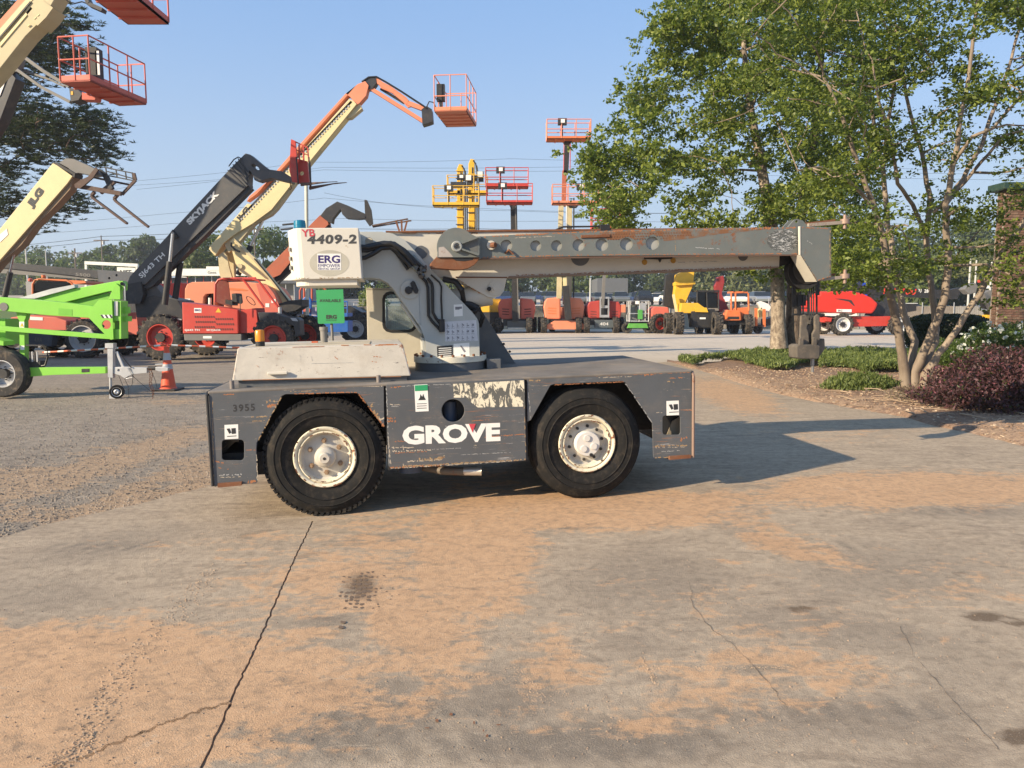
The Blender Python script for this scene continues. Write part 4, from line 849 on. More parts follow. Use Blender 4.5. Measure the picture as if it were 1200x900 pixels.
# --- boom head
kp('head_plate', GREYJ, [(938, 265), (974, 266.5), (974, 324.2), (957.5, 330), (938, 298.6)], .70, .014, bevel=.004)
MB().prism([K(974, 266.5, .70), K(974, 324.2, .70), K(974, 324.2, .70)+Vector((0, .55, 0)), K(974, 266.5, .70)+Vector((0, .55, 0))], (-.014, 0, 0)).build('head_end', GREYJ, crane)
MB().prism([K(938, 265, .714), K(974, 266.5, .714), K(974, 266.5, 1.26), K(938, 265, 1.26)], (0, 0, -.014)).build('head_top', GREYJ, crane)
kp('head_plate', GREYJ, [(938, 265), (974, 266.5), (974, 324.2), (957.5, 330), (938, 298.6)], 1.26, .014)
kp('head_band', CREAM, [(936.4, 265.2), (938.4, 265.2), (938.6, 299), (936.8, 299)], .695, .02)
MB().prism([K(926.5, 299.2, .80), K(938.2, 298.8, .69), K(957.5, 330.2, .69), K(944.5, 330.4, .80)], (0, .012, 0)).build('chamfer_plate', paint('chamfer_cream', (.46, .43, .36), .6, rust=.2, dirt=.3), crane)
kp('head_lug', GREYJ, [(923, 266.5), (931, 257.2), (934, 256.4), (941, 258.5), (945.5, 263.5), (946, 266.5)], .80, .02, [pxc(933.6, 259.6, 1.7, 10)])
kp('head_lug', GREYJ, [(917, 266.5), (924, 259), (928, 257.8), (934, 266.5)], 1.0, .02)
p = K(941, 317.5, 1.0); MB().lathe([(.04, -.035), (.155, -.035), (.175, -.045), (.178, -.045), (.16, 0), (.178, .045), (.175, .045), (.155, .035), (.04, .035)], p, (0, 1, 0), 48).build('head_sheave', BLK, crane)
p = K(946, 315, .965); MB().lathe([(.001, -.012), (.145, -.012), (.15, 0), (.15, .01)], p, (0, 1, 0), 40).build('sheave_disc', paint('sheave_dark', (.06, .058, .055), .6), crane)
for y0, v_ in ((262.5, .78), (326.6, .74)):
    a = K(947 if y0 < 300 else 956, y0+1.3, v_); b = K(990, y0-2, v_)
    MB().beam(a, b, .035, .03).build('head_arm', paint('arm_steel', (.32, .27, .22), .6, rust=.4), crane)
    MB().beam(a+Vector((0, .1, .02)), b+Vector((-.04, .1, .03)), .02, .02).build('head_arm', RUST, crane)
    MB().cyl(b+Vector((0, 0, -.06)), b+Vector((0, 0, .07)), .016, 12).cyl(b+Vector((0, 0, -.015)), b+Vector((0, 0, .03)), .042, 16).build('arm_pin', paint('pin_rust', (.33, .23, .18), .55, metal=.3, rust=.3), crane)
kp('jib_oval_mark', paint('oval_dark', (.09, .095, .09), .6, chips=.75, chipcol=(.62, .62, .60), sc=9), pxc(917.3, 282, 18.6, 36, 13), JV-.0012, .001)
kp('boom_end_block', BLK, [(911, 299), (930, 299), (930, 306), (922, 310), (912, 313)], 1.0, .25)
# wire falls and hook block: the block hangs free from the head, so it is a thing of its own
HV = 1.0
hk = thing('hook_block', CO+CM.to_3x3() @ K(951, 436, HV), 'weathered steel hook block hanging from the crane boom on wire ropes', 'hook block')
hkR = hk; hoff = CO+CM.to_3x3() @ K(951, 436, HV)
def HB(mbx, name, mat, par=None, **k):
    mbx.v = [tuple(CO+CM.to_3x3() @ Vector(p)-hoff) for p in mbx.v]; return mbx.build(name, mat, par or hk, **k)
HBM = paint('block_steel', (.115, .10, .082), .75, rust=.2, dirt=.6, sc=5)
for x in (948.5, 951, 953.5): HB(MB().tube([K(x, 334, HV), K(x, 375, HV)], .006, 6), 'wire_rope', BLK)
HB(MB().prism(KP([(939, 370), (944, 368.5), (946, 372), (945.5, 385), (947.5, 390), (948.5, 403), (940, 404), (938, 395)], HV-.05), (0, .03, 0)), 'cheek_plate', HBM, bevel=.006)
HB(MB().prism(KP([(955, 371), (958.5, 368), (961, 370), (961, 398), (957, 404), (952.5, 404), (952, 392), (955, 386)], HV-.05), (0, .03, 0)), 'cheek_plate', HBM, bevel=.006)
HB(MB().prism(KP([(944, 386), (948, 381), (953, 381), (956, 386), (957, 404), (943, 404)], HV), (0, .03, 0)), 'cheek_plate', HBM, bevel=.006)
HB(MB().lathe([(.03, -.022), (.10, -.022), (.115, -.03), (.10, 0), (.115, .03), (.10, .022), (.03, .022)], K(950, 383, HV+.07), (1, .1, 0), 32), 'block_sheave', paint('sheave_steel', (.09, .085, .08), .5, metal=.4))
HB(MB().prism(KP([(933.5, 405.5), (937, 403.5), (958, 403.8), (961.5, 405.5), (961, 419.5), (958, 421), (936, 420.6), (934, 419)], HV-.09), (0, .16, 0)), 'block_body', HBM, bevel=.012)
HB(MB().prism(KP([(958, 398), (966.5, 396.5), (967.2, 409), (961, 417.5), (957, 418)], HV-.02), (0, .16, 0)), 'counterweight', HBM, bevel=.01)
for x in (939.5, 955): HB(MB().prism(KP([(x-2.5, 405), (x-2, 397), (x, 395), (x+2.2, 397), (x+2.5, 405)], HV-.09), (0, .03, 0)), 'block_lug', HBM, bevel=.004)
HB(MB().cyl(K(952, 420, HV), K(952, 428, HV), .018, 12).cyl(K(952, 427, HV), K(952, 436, HV), .014, 12), 'shank', STEEL)
# hook rack bars just behind the block
rk = MB()
for x in (929, 935, 941, 947, 957): rk.beam(K(x, 345, 1.16), K(x, 369, 1.16), .014, .014)
rk.beam(K(928, 368.5, 1.16), K(966, 368.8, 1.16), .02, .02); rk.beam(K(928, 361, 1.16), K(948, 361, 1.16), .012, .012)
rk.beam(K(930, 325, 1.16), K(930, 346, 1.16), .03, .03); rk.beam(K(958, 325, 1.16), K(958, 346, 1.16), .03, .03); rk.box(K(937, 352, 1.17), (.13, .02, .11))
rk.build('stowing_rack', BLK, crane)

# ------------------------------------------------------------------ rental sign on its post behind the crane
sg = thing('rental_sign', V(388, 402, 7.6), 'green AVAILABLE sign board on a grey post behind the engine cover', 'sign')
so_ = V(388, 402, 7.6)
SV = lambda x, y, d=0: V(x, y, 7.6+d)-so_
MB().prism([SV(370.3, 340), (SV(402, 339)), SV(403.8, 377.8), SV(402.6, 378.8), SV(373.5, 379.5), SV(372.5, 378)], (0, .006, 0)).build('sign_board', paint('sign_green', (.03, .30, .10), .5, dirt=.06, bump=0), sg)
MB().tube([SV(388.5, 378, .03), SV(390, 403, .03), SV(390, 425, .03)], .014, 8).build('sign_post', paint('breather_grey', (.22, .21, .19), .7), sg)
text('lettering', 'AVAILABLE', SV(374.4, 354, -.001), (1, 0, 0), (0, 0, 1), 3.5*7.6/F, INK, sg, .02, 25*7.6/F)
text('lettering', 'ERG', SV(382.3, 373.6, -.001), (1, 0, 0), (0, 0, 1), 4.6*7.6/F, INK, sg, .05, 12.3*7.6/F)
text('lettering', 'EMPOWER', SV(382.3, 375.8, -.001), (1, 0, 0), (0, 0, 1), 1.2*7.6/F, INK, sg, .0, 12.3*7.6/F)

# ------------------------------------------------------------------ vegetation
def grow(root_pts, targets, r0, bmesh_mb, seed=0, minr=.008, droop=.0, taper=.62):
    """limbs: connect every crown target to the nearest limb already there, nearest targets first"""
    nodes = [(Vector(p), r) for p, r in root_pts]
    order = sorted(targets, key=lambda t: min((Vector(t)-n[0]).length for n in nodes))
    rr = random.Random(seed)
    for t in order:
        t = Vector(t); best = min(nodes, key=lambda n: (t-n[0]).length+max(0, (n[0].z-t.z))*1.4-n[1]*1.5)
        a, ra = best; d = (t-a).length
        if d < .05: continue
        k = max(3, min(7, int(d/.35)+2)); side = Vector((rr.uniform(-1, 1), rr.uniform(-1, 1), rr.uniform(-.3, .9)))*d*.13
        pts, rs = [], []
        for i in range(k+1):
            s = i/k; p = a.lerp(t, s)+side*sin(pi*s)+Vector((rr.uniform(-1, 1), rr.uniform(-1, 1), rr.uniform(-1, 1)))*(.03*d if 0 < i < k else 0)
            r_ = max(minr, min(ra*.75, r0*.3*d**.5)*(1-s*taper)); pts.append(p); rs.append(r_)
        bmesh_mb.tube(pts, rs, 6, cap=False)
        for p, r_ in list(zip(pts, rs))[1:]: nodes.append((p, r_))
def bark(name, c0, c1, sc=6., zs=.35, bump=1., rough=.9, thr=(.4, .6)):
    m, nt, b = base(name); L = nt.links
    tc = nd(nt, 'ShaderNodeTexCoord'); mp = nd(nt, 'ShaderNodeMapping'); mp.inputs['Scale'].default_value = (1, 1, zs); L.new(tc.outputs['Object'], mp.inputs[0])
    n = nd(nt, 'ShaderNodeTexNoise', Scale=sc, Detail=9., Roughness=.75, Distortion=.5); L.new(mp.outputs[0], n.inputs[0])
    L.new(mix(nt, ramp(nt, n.outputs[0], *thr), c0, c1), b.inputs['Base Color']); b.inputs['Roughness'].default_value = rough
    bp = nd(nt, 'ShaderNodeBump', Strength=bump, Distance=.03); L.new(n.outputs[0], bp.inputs['Height']); L.new(bp.outputs[0], b.inputs['Normal'])
    return m
def in_poly(x, y, P):
    c = False; j = len(P)-1
    for i in range(len(P)):
        if (P[i][1] > y) != (P[j][1] > y) and x < (P[j][0]-P[i][0])*(y-P[i][1])/(P[j][1]-P[i][1])+P[i][0]: c = not c
        j = i
    return c
def crown_targets(P, D, dd, n, seed, mind=14):
    r = random.Random(seed); out = []; px = []
    xa, xb = min(p[0] for p in P), max(p[0] for p in P); ya, yb = min(p[1] for p in P), max(p[1] for p in P)
    tries = 0
    while len(out) < n and tries < n*60:
        tries += 1; x, y = r.uniform(xa, xb), r.uniform(ya, yb)
        if not in_poly(x, y, P): continue
        out.append(V(x, y, D+r.gauss(0, dd)))
    return out
def leaves(name, mat, par, cents, per, spread, size, off_, flat=.25, ratio=.55, zs=.6):
    C = np.array([tuple(c) for c in cents]); C = np.repeat(C, per, axis=0); n = len(C)
    g = RNG.normal(size=(n, 3))*spread; g[:, 2] *= zs
    # clumps inside clumps: pull leaves toward sub-twigs
    sub = np.repeat(RNG.normal(size=(n//16+1, 3))*spread*.95, 16, axis=0)[:n]; sub[:, 2] *= zs
    C = C+g*.22+sub
    U, W = rnd_axes(n, size, flat, ratio)
    return quads(name, C, U, W, mat, par, off_)
# --- river birch
BG_ = V(913, 402, 22); BG_.z = bed_at(BG_.x, BG_.y) or .1
birch = thing('river_birch', BG_, 'twin-stemmed river birch with peeling pale bark behind the crane boom head', 'tree')
bark_b = bark('birch_bark', (.11, .08, .06), (.40, .33, .25), 9., .6, 1.4, thr=(.38, .60)); bark_bd = bark('birch_bark_dark', (.045, .032, .026), (.20, .15, .11), 8., .5, 1.4)
b0 = BG_
def stem(pxs, D, rads, dds=None): return [(V(x, y, D+(dds[i] if dds else 0)), r) for i, ((x, y), r) in enumerate(zip(pxs, rads))]
s1 = stem([(913, 408), (912, 380), (911, 330), (905, 270), (893, 200), (880, 130), (872, 60), (868, -30)], 22, [.27, .21, .19, .17, .14, .10, .07, .05])
s2 = stem([(929, 408), (930, 370), (931, 320), (936, 260), (950, 190), (958, 120), (965, 40), (970, -40)], 22.3, [.24, .22, .20, .17, .13, .10, .07, .04])
O_ = Vector(b0)
def trunk_obj(name, st, mat, par, o): return MB().tube([p for p, r in st], [r for p, r in st], 14).build(name, mat, par, off=o)
trunk_obj('trunk', s1, bark_b, birch, O_); trunk_obj('trunk', s2, bark_bd, birch, O_)
BP = [(800, -60), (1010, -60), (1030, 60), (1020, 200), (1010, 290), (960, 330), (880, 325), (835, 292), (790, 280), (725, 265), (702, 240), (690, 205), (715, 175), (745, 150), (740, 110), (762, 85), (780, 40)]
bt_ = crown_targets(BP, 22, 1.7, 178, 2)
# outer sprigs that break the outline
bt_ += [V(x, y, 22+random.uniform(-1, 1)) for x, y in [(693, 182), (700, 200), (706, 214), (712, 178), (726, 152), (728, 230), (720, 250), (735, 270), (745, 118), (752, 100), (775, 62), (790, 20), (812, 5), (716, 240), (738, 190), (770, 45), (800, 40), (835, 20), (705, 186), (850, 8)]]
mbx = MB(); grow([(p, r) for p, r in s1[3:]]+[(p, r) for p, r in s2[3:]], bt_, .12, mbx, 3, .010)
mbx.build('branches', bark('birch_twig', (.10, .07, .05), (.32, .25, .19), 8.), birch, off=O_)
lm1 = leafmat('birch_leaf', (.045, .075, .012), (.235, .275, .05), .32)
leaves('crown', lm1, birch, bt_, 450, .36, .068, O_, .1, .66)
# --- crepe myrtle, many stems
MG = V(1069, 466, 13.6); MG.z = bed_at(MG.x, MG.y) or .1
myr = thing('crepe_myrtle', MG, 'multi-stemmed smooth-barked crepe myrtle leaning out over the planting bed', 'tree')
mbk = bark('myrtle_bark', (.15, .115, .085), (.31, .245, .18), 2.2, .18, .35, .7, thr=(.35, .65))
O_ = Vector(MG)
stems = [
 ([(1062, 468), (1060, 440), (1058, 415), (1052, 385), (1044, 350), (1040, 320), (1036, 290), (1028, 250), (1010, 205), (985, 130), (965, 90)], [.17, .13, .11, .10, .095, .09, .08, .07, .055, .04, .03], [0, .0, -.1, -.2, -.3, -.4, -.4, -.5, -.6, -.8, -.9]),
 ([(1066, 468), (1066, 445), (1072, 400), (1060, 370), (1052, 335), (1048, 300), (1040, 265), (1035, 200), (1020, 120), (1010, 60)], [.15, .12, .09, .085, .08, .075, .07, .055, .04, .03], [0, .1, .3, .4, .5, .5, .6, .7, .8, 1]),
 ([(1070, 468), (1072, 435), (1086, 405), (1098, 375), (1108, 345), (1112, 310), (1110, 280), (1108, 240), (1118, 190), (1128, 130), (1140, 60), (1146, -20)], [.15, .12, .10, .095, .09, .085, .08, .07, .06, .05, .04, .03], [0, 0, -.1, -.2, -.3, -.3, -.3, -.4, -.5, -.6, -.7, -.7]),
 ([(1074, 466), (1082, 430), (1096, 400), (1096, 380), (1094, 350), (1088, 320), (1086, 280), (1090, 230), (1080, 180), (1062, 110), (1050, 30)], [.13, .11, .095, .085, .08, .075, .07, .065, .05, .04, .03], [0, .1, .3, .4, .5, .6, .6, .7, .8, 1, 1.2]),
 ([(1078, 466), (1084, 440), (1100, 415), (1122, 385), (1148, 345), (1172, 300), (1195, 268), (1230, 215), (1262, 160)], [.14, .12, .085, .075, .07, .065, .06, .05, .04], [0, -.1, -.2, -.3, -.4, -.6, -.7, -.8, -.9]),
 ([(1028, 250), (1012, 228), (985, 205), (960, 196), (935, 200)], [.05, .045, .035, .03, .02], [-.5, -.6, -.9, -1.1, -1.3]),
 ([(1035, 200), (1040, 150), (1048, 100), (1042, 40), (1050, -20)], [.05, .045, .04, .03, .02], [.7, .5, .3, .2, .2]),
 ([(1086, 280), (1070, 240), (1052, 215), (1046, 170), (1030, 120), (1022, 70)], [.055, .05, .045, .04, .03, .02], [.6, .3, .0, -.2, -.4, -.5]),
 ([(1118, 190), (1140, 160), (1165, 150), (1190, 120), (1215, 90)], [.045, .04, .035, .03, .02], [-.5, -.8, -1., -1.2, -1.4]),
 ([(1092, 250), (1120, 225), (1150, 190), (1175, 160), (1205, 150)], [.05, .045, .04, .03, .02], [.4, .2, 0, -.2, -.3]),
 ([(1108, 240), (1128, 210), (1150, 170), (1168, 120), (1185, 70), (1200, 10)], [.06, .055, .05, .045, .035, .03], [-.4, -.2, 0, .2, .4, .5]),
]
allp = []
for i, (px_, rd, dd) in enumerate(stems):
    st = stem(px_, 13.6, [q*.72 for q in rd], dd)
    # small bends
    fine_, fr_ = [], []
    for k in range(len(st)-1):
        for q in range(3):
            t = q/3; p = st[k][0].lerp(st[k+1][0], t)+Vector((random.uniform(-1, 1), random.uniform(-1, 1), 0))*.014; fine_.append(p); fr_.append(st[k][1]*(1-t)+st[k+1][1]*t)
    fine_.append(st[-1][0]); fr_.append(st[-1][1])
    MB().tube(fine_, fr_, 12).build('stem', mbk, myr, off=O_)
    if i != 4: allp += [(p, r) for p, r in zip(fine_, fr_)][(15 if i < 4 else 0):]
MP = [(900, -60), (1290, -60), (1290, 120), (1262, 210), (1205, 200), (1160, 190), (1150, 240), (1135, 285), (1125, 240), (1100, 265), (1080, 325), (1030, 330), (985, 338), (968, 300), (985, 250), (965, 230), (945, 200), (920, 150), (880, 110), (870, 40)]
mt_ = crown_targets(MP, 13.6, 1.3, 165, 5)
mt_ += [V(x, y, 13.2+random.uniform(-1, 1)) for x, y in [(1000, 318), (975, 308), (1120, 300), (1140, 270), (1185, 322), (1170, 300), (1105, 255), (1120, 270), (1165, 255), (880, 95), (905, 130), (1045, 318), (1186, 285), (1192, 255), (1184, 350), (1198, 300), (1190, 235), (1178, 262)]]
r_m = random.Random(4); mt_ = [q for q in mt_ if not (proj(*q)[0] > 1055 and 60 < proj(*q)[1] < 300 and r_m.random() < .45)]
mbx = MB(); grow(allp, mt_, .10, mbx, 6, .009)
mbx.build('branches', mbk, myr, off=O_)['kind'] = 'stuff'
leaves('crown', leafmat('myrtle_leaf', (.026, .048, .008), (.185, .225, .036), .28), myr, mt_, 400, .25, .042, O_, .15, .66)
# --- pine at the upper left
PG = Vector((-31.5, 38, 0))
pine = thing('pine_tree', PG, 'tall dark pine reaching in at the upper left corner', 'tree')
pbk = bark('pine_bark', (.06, .04, .03), (.18, .12, .09), 4., .3)
tk = [(Vector((-31.5+.3*sin(i*.8), 38, i*2.1)), .42-.028*i) for i in range(13)]
MB().tube([p for p, r in tk], [r for p, r in tk], 12).build('trunk', pbk, pine, off=PG)
PC = [(0, 20, 34), (30, 28, 18), (60, 38, 22), (75, 28, 12), (40, 60, 25), (10, 50, 22), (60, 75, 22), (90, 80, 10), (30, 100, 15), (20, 135, 28), (50, 145, 28), (85, 145, 22), (110, 150, 20), (130, 150, 9), (120, 172, 16), (70, 165, 25), (30, 165, 22), (5, 150, 20), (95, 185, 18), (125, 185, 10), (10, 200, 18), (40, 195, 14), (75, 215, 14), (85, 232, 12), (92, 238, 7), (15, 225, 14), (0, 250, 14), (45, 262, 9), (50, 252, 8), (78, 245, 6), (5, 100, 20), (-40, 60, 50), (-50, 150, 50), (-40, 230, 40), (92, 60, 6), (95, 30, 5), (78, 14, 6)]
pt_ = []
r = random.Random(8)
for x, y, rr in PC:
    for _ in range(max(2, int(rr*rr/60))):
        a, q = r.uniform(0, 6.28), rr*r.random()**.6; pt_.append(V(x+q*cos(a), y+q*sin(a)*.7, 38+r.uniform(-2, 2)*rr/20))
mbx = MB(); grow([(p, r_*.5) for p, r_ in tk[3:]], pt_, .16, mbx, 9, .02)
mbx.build('branches', pbk, pine, off=PG)
def needles(name, mat, par, cents, per, spread, ln, off_):
    C = np.repeat(np.array([tuple(c) for c in cents]), per, axis=0); n = len(C)
    sub = np.repeat(RNG.normal(size=(n//14+1, 3))*spread, 14, axis=0)[:n]; sub[:, 2] *= .7
    C = C+sub; U = RNG.normal(size=(n, 3)); U /= np.linalg.norm(U, axis=1)[:, None]; U[:, 2] = np.abs(U[:, 2])*.6; C = C+U*ln*.8
    W = np.cross(U, RNG.normal(size=(n, 3))); W /= np.linalg.norm(W, axis=1)[:, None]
    return quads(name, C, U*ln, W*ln*.16, mat, par, off_)
needles('crown', leafmat('pine_needle', (.010, .018, .007), (.05, .07, .022), .08), pine, pt_, 300, .42, .17, PG)

# --- low juniper cover, clumps, shrubs
def carpet(name, mat, area, n, size, h, label, cat=None, kind='stuff', stem_=True, D=None):
    """area(x, y) -> height factor 0..1"""
    C = []
    r = RNG
    k = 0
    while k < n:
        px = r.uniform(area[0], area[1]); py = r.uniform(area[2], area[3])
        p = G(px, py, .1); z = bed_at(p.x, p.y)
        if z is None or not area[4](px, py, p.x, p.y): k += .2; continue
        hf = .55+.45*noise.noise(Vector((p.x*1.7, p.y*1.7, 3)))+.25*noise.noise(Vector((p.x*5, p.y*5, 1)))
        C.append((p.x, p.y, z+h*max(.1, hf)*r.uniform(.25, 1)**.5)); k += 1
    C = np.array(C); U, W = rnd_axes(len(C), size, 0, .35); U[:, 2] = np.abs(U[:, 2])+size*.35
    o = quads(name, C, U, W, mat); return tag(o, label, cat, kind=kind)
jun = leafmat('juniper_leaf', (.055, .085, .022), (.20, .24, .07), .2)
def jun_area(px, py, x, y):
    e = 430+5*sin(px*.05)+3*sin(px*.013+1)
    lo = 399 if px > 850 else 399+(850-px)*.32
    return lo < py < e+(5 if px > 960 else 0) and y < 24.5
carpet('juniper_cover', jun, (795, 1140, 398, 440, jun_area), 80000, .055, .36, 'low spreading juniper covering the back of the planting bed')
def clump(name, c, rx, ry, hz, n, size, mat, label, cat, ratio=.5, upright=.0, seed=1, flat=0, stems=8, lump=.25):
    z0 = bed_at(c[0], c[1]) or gz(c[0], c[1]); o_ = Vector((c[0], c[1], z0-.02))
    t = thing(name, o_, label, cat)
    d = RNG.normal(size=(n, 3)); d /= np.linalg.norm(d, axis=1)[:, None]; d[:, 2] = np.abs(d[:, 2])
    rad = RNG.uniform(.0, 1, size=n)**.22
    lm = np.array([1+lump*noise.noise(Vector((q[0]*3+seed, q[1]*3, q[2]*3)))+lump*.6*noise.noise(Vector((q[0]*8, q[1]*8+seed, q[2]*8))) for q in d])
    P = d*rad[:, None]*lm[:, None]*np.array([rx, ry, hz]); P[:, 2] += .03
    U, W = rnd_axes(n, size, flat, ratio)
    if upright: U[:, 2] = np.abs(U[:, 2])+size*upright
    quads('foliage', P, U, W, mat, t)
    sm = MB(); r = random.Random(seed)
    for _ in range(stems):
        a = r.uniform(0, 6.28); q = r.uniform(.3, .8); sm.tube([(.05*cos(a), .05*sin(a), 0), (rx*q*.5*cos(a), ry*q*.5*sin(a), hz*.5), (rx*q*cos(a), ry*q*sin(a), hz*.85)], [.02, .012, .006], 5)
    sm.build('stems', pbk, t)
    return t, P, o_
p = G(1008, 462, .05); clump('juniper_shrub', (p.x, p.y), .68, .42, .27, 7500, .035, jun, 'small low juniper mound left of the crepe myrtle trunk', 'shrub', .4, .5, 3)
p = G(1166, 498, .05); purp = leafmat('loropetalum_leaf', (.028, .014, .016), (.115, .05, .055), .12)
t_, P_, o_ = clump('purple_shrub', (p.x+.85, p.y+.65), 1.42, 1.1, .84, 30000, .03, purp, 'dark purple-leaved shrub bulging in at the right edge', 'shrub', .55, .1, 5, stems=20)
sel = P_[RNG.random(len(P_)) < .12]; sel = sel[(sel[:, 2] > .2)]
U, W = rnd_axes(len(sel), .024, 0, .5); quads('new_leaves', sel*1.01, U, W, leafmat('loropetalum_pink', (.16, .05, .075), (.26, .09, .11), .2), t_)
sel = P_[RNG.random(len(P_)) < .06]; U, W = rnd_axes(len(sel), .026, 0, .5); quads('green_leaves', sel, U, W, leafmat('shrub_green', (.04, .06, .015), (.12, .16, .04), .2), t_)
p = G(1060, 482, .05); t_, P_, o_ = clump('twiggy_shrub', (p.x+.35, p.y+.2), .55, .4, .24, 700, .028, leafmat('dry_leaf', (.10, .08, .05), (.20, .16, .10), .1), 'low twiggy half-bare shrub at the foot of the crepe myrtle', 'shrub', .3, .2, 6, stems=60)
# white flowering shrub
p = V(1185, 400, 18.2); t_, P_, o_ = clump('white_flowering_shrub', (p.x+.2, p.y), 2.1, 1.2, 1.08, 30000, .042, leafmat('gardenia_leaf', (.03, .055, .012), (.12, .17, .035), .25), 'green shrub covered in white blossoms beside the brick pillar', 'shrub', .5, .1, 9)
dn = np.linalg.norm(P_/np.array([2.6, 1.3, .72]), axis=1); sel = P_[(dn > .92) & (P_[:, 1] < .4)]; sel = sel[RNG.choice(len(sel), 170, replace=False)]*1.05
fl = np.repeat(sel, 5, axis=0)+RNG.normal(size=(len(sel)*5, 3))*.026-np.array([0, .03, -.02]); U, W = rnd_axes(len(fl), .05, 0, .8)
quads('blossoms', fl, U, W, leafmat('white_petal', (.68, .68, .60), (.85, .85, .80), .3), t_)
# clipped dark hedge
HG = Vector(V(1109, 395, 27)); HG.z = 0
hd = thing('clipped_hedge', HG, 'dense dark green clipped hedge ball in front of the black boom', 'shrub')
n = 26000; d = RNG.normal(size=(n, 3)); d /= np.linalg.norm(d, axis=1)[:, None]; e = 1/np.power(np.sum(np.abs(d)**4, axis=1), .25)
P = d*e[:, None]*np.array([1.2, 1.1, .68])*(RNG.uniform(.80, 1.02, size=(n, 1)))+np.array([0, 0, .70]); P = P[P[:, 2] > 0]
U, W = rnd_axes(len(P), .05, 0, .6); quads('foliage', P, U, W, leafmat('hedge_leaf', (.006, .014, .005), (.022, .04, .012), .08), hd)
# small green weeds near birch and shrub foot
p = G(925, 412, .05); clump('leafy_sapling', (p.x+.2, p.y-.3), .42, .35, .36, 1500, .05, leafmat('bright_leaf', (.09, .16, .03), (.20, .30, .06), .4), 'bright green leafy sprout at the foot of the birch', 'shrub', .55, .1, 4)
# pale flat stone, twigs
st = MB(); p = G(1044, 461, .06); z = (bed_at(p.x, p.y) or .06)
pts = [Vector((p.x+a, p.y+b, z+c)) for a, b, c in [(-.11, -.05, .0), (.05, -.07, .0), (.12, .02, .0), (.02, .09, .03), (-.09, .05, .04)]]
st.prism(pts, (0, .01, .05)); tag(st.build('flat_stone', paint('pale_stone', (.55, .50, .40), .9, dirt=.3), bevel=.006, off=None), 'pale flat stone lying left of the crepe myrtle trunk', 'stone')
tw = MB(); r = random.Random(12)
for _ in range(90):
    x, y = r.uniform(4.5, 8.5), r.uniform(9.8, 14.5); z = bed_at(x, y)
    if z is None: continue
    a = r.uniform(0, 6.28); l = r.uniform(.1, .45); tw.tube([(x, y, z+.015), (x+l*.5*cos(a), y+l*.5*sin(a), z+.035), (x+l*cos(a+.3), y+l*sin(a+.3), z+.02)], r.uniform(.004, .009), 4)
tag(tw.build('fallen_twigs', paint('dry_twig', (.38, .28, .19), .9, dirt=.4, bump=0)), 'dry fallen twigs scattered on the planting bed', kind='stuff')

# ------------------------------------------------------------------ brick pillar at the right edge
BPD = 22.0
xl = V(1181, 300, BPD).x
bpz = Vector((xl+1.0, BPD+.5, 0)); bl = thing('brick_pillar', bpz, 'brown brick pillar with a dark green cap at the right edge', 'pillar')
wd, dpt, ht = 2.0, .36, 5.05
core = MB().box((0, 0, ht/2), (wd-.03, dpt-.03, ht)); core.build('mortar_core', paint('mortar', (.30, .26, .22), .95, dirt=.4), bl)
bms = [paint('brick_brown', (.135, .075, .05), .9, dirt=.5, sc=5), paint('brick_red', (.165, .085, .058), .9, dirt=.5, sc=5), paint('brick_tan', (.20, .125, .085), .9, dirt=.5, sc=5)]
bmesh_data = MB().box((0, 0, 0), (.205, .05, .062)).build('brick', bms[0], bl, bevel=0)
side_data = MB().box((0, 0, 0), (.05, .205, .062)).build('brick', bms[0], bl)
cnt = 0; rest = MB(); r = random.Random(2)
first = True
nrow = int(ht/.075)
for j in range(nrow):
    z = .035+j*.075; o5 = .1075 if j % 2 else 0
    for i in range(9):
        x = -wd/2+.105+i*.215+o5-(.1075 if j % 2 else 0)*1
        if j % 2: x = -wd/2+.05+.0+i*.215+.1
        if x > wd/2-.08: continue
        y = -dpt/2+.008+r.uniform(-.003, .003)
        if i < 4 and cnt < 280:
            if first: o = bmesh_data; first = False
            else: o = bmesh_data.copy(); COL.objects.link(o)
            o.parent = bl; o.location = (x, y, z); o.material_slots[0].link = 'OBJECT'; o.material_slots[0].material = r.choice(bms); cnt += 1
        else: rest.box((x, y, z), (.205, .05, .062))
    for i in range(1): rest.box((-wd/2+.008, -dpt/2+.16+i*.215, z), (.05, .205, .062))
side_data.location = (-wd/2+.006, -dpt/2+.1, .035+nrow*.075-.0)
o = rest.build('far_bricks', bms[0], bl); o['kind'] = 'stuff'
MB().box((0, 0, ht+.11), (wd+.34, dpt+.4, .2)).box((0, 0, ht+.03), (wd+.3, dpt+.3, .08)).build('cap', paint('cap_green', (.02, .05, .035), .5), bl, bevel=.02)

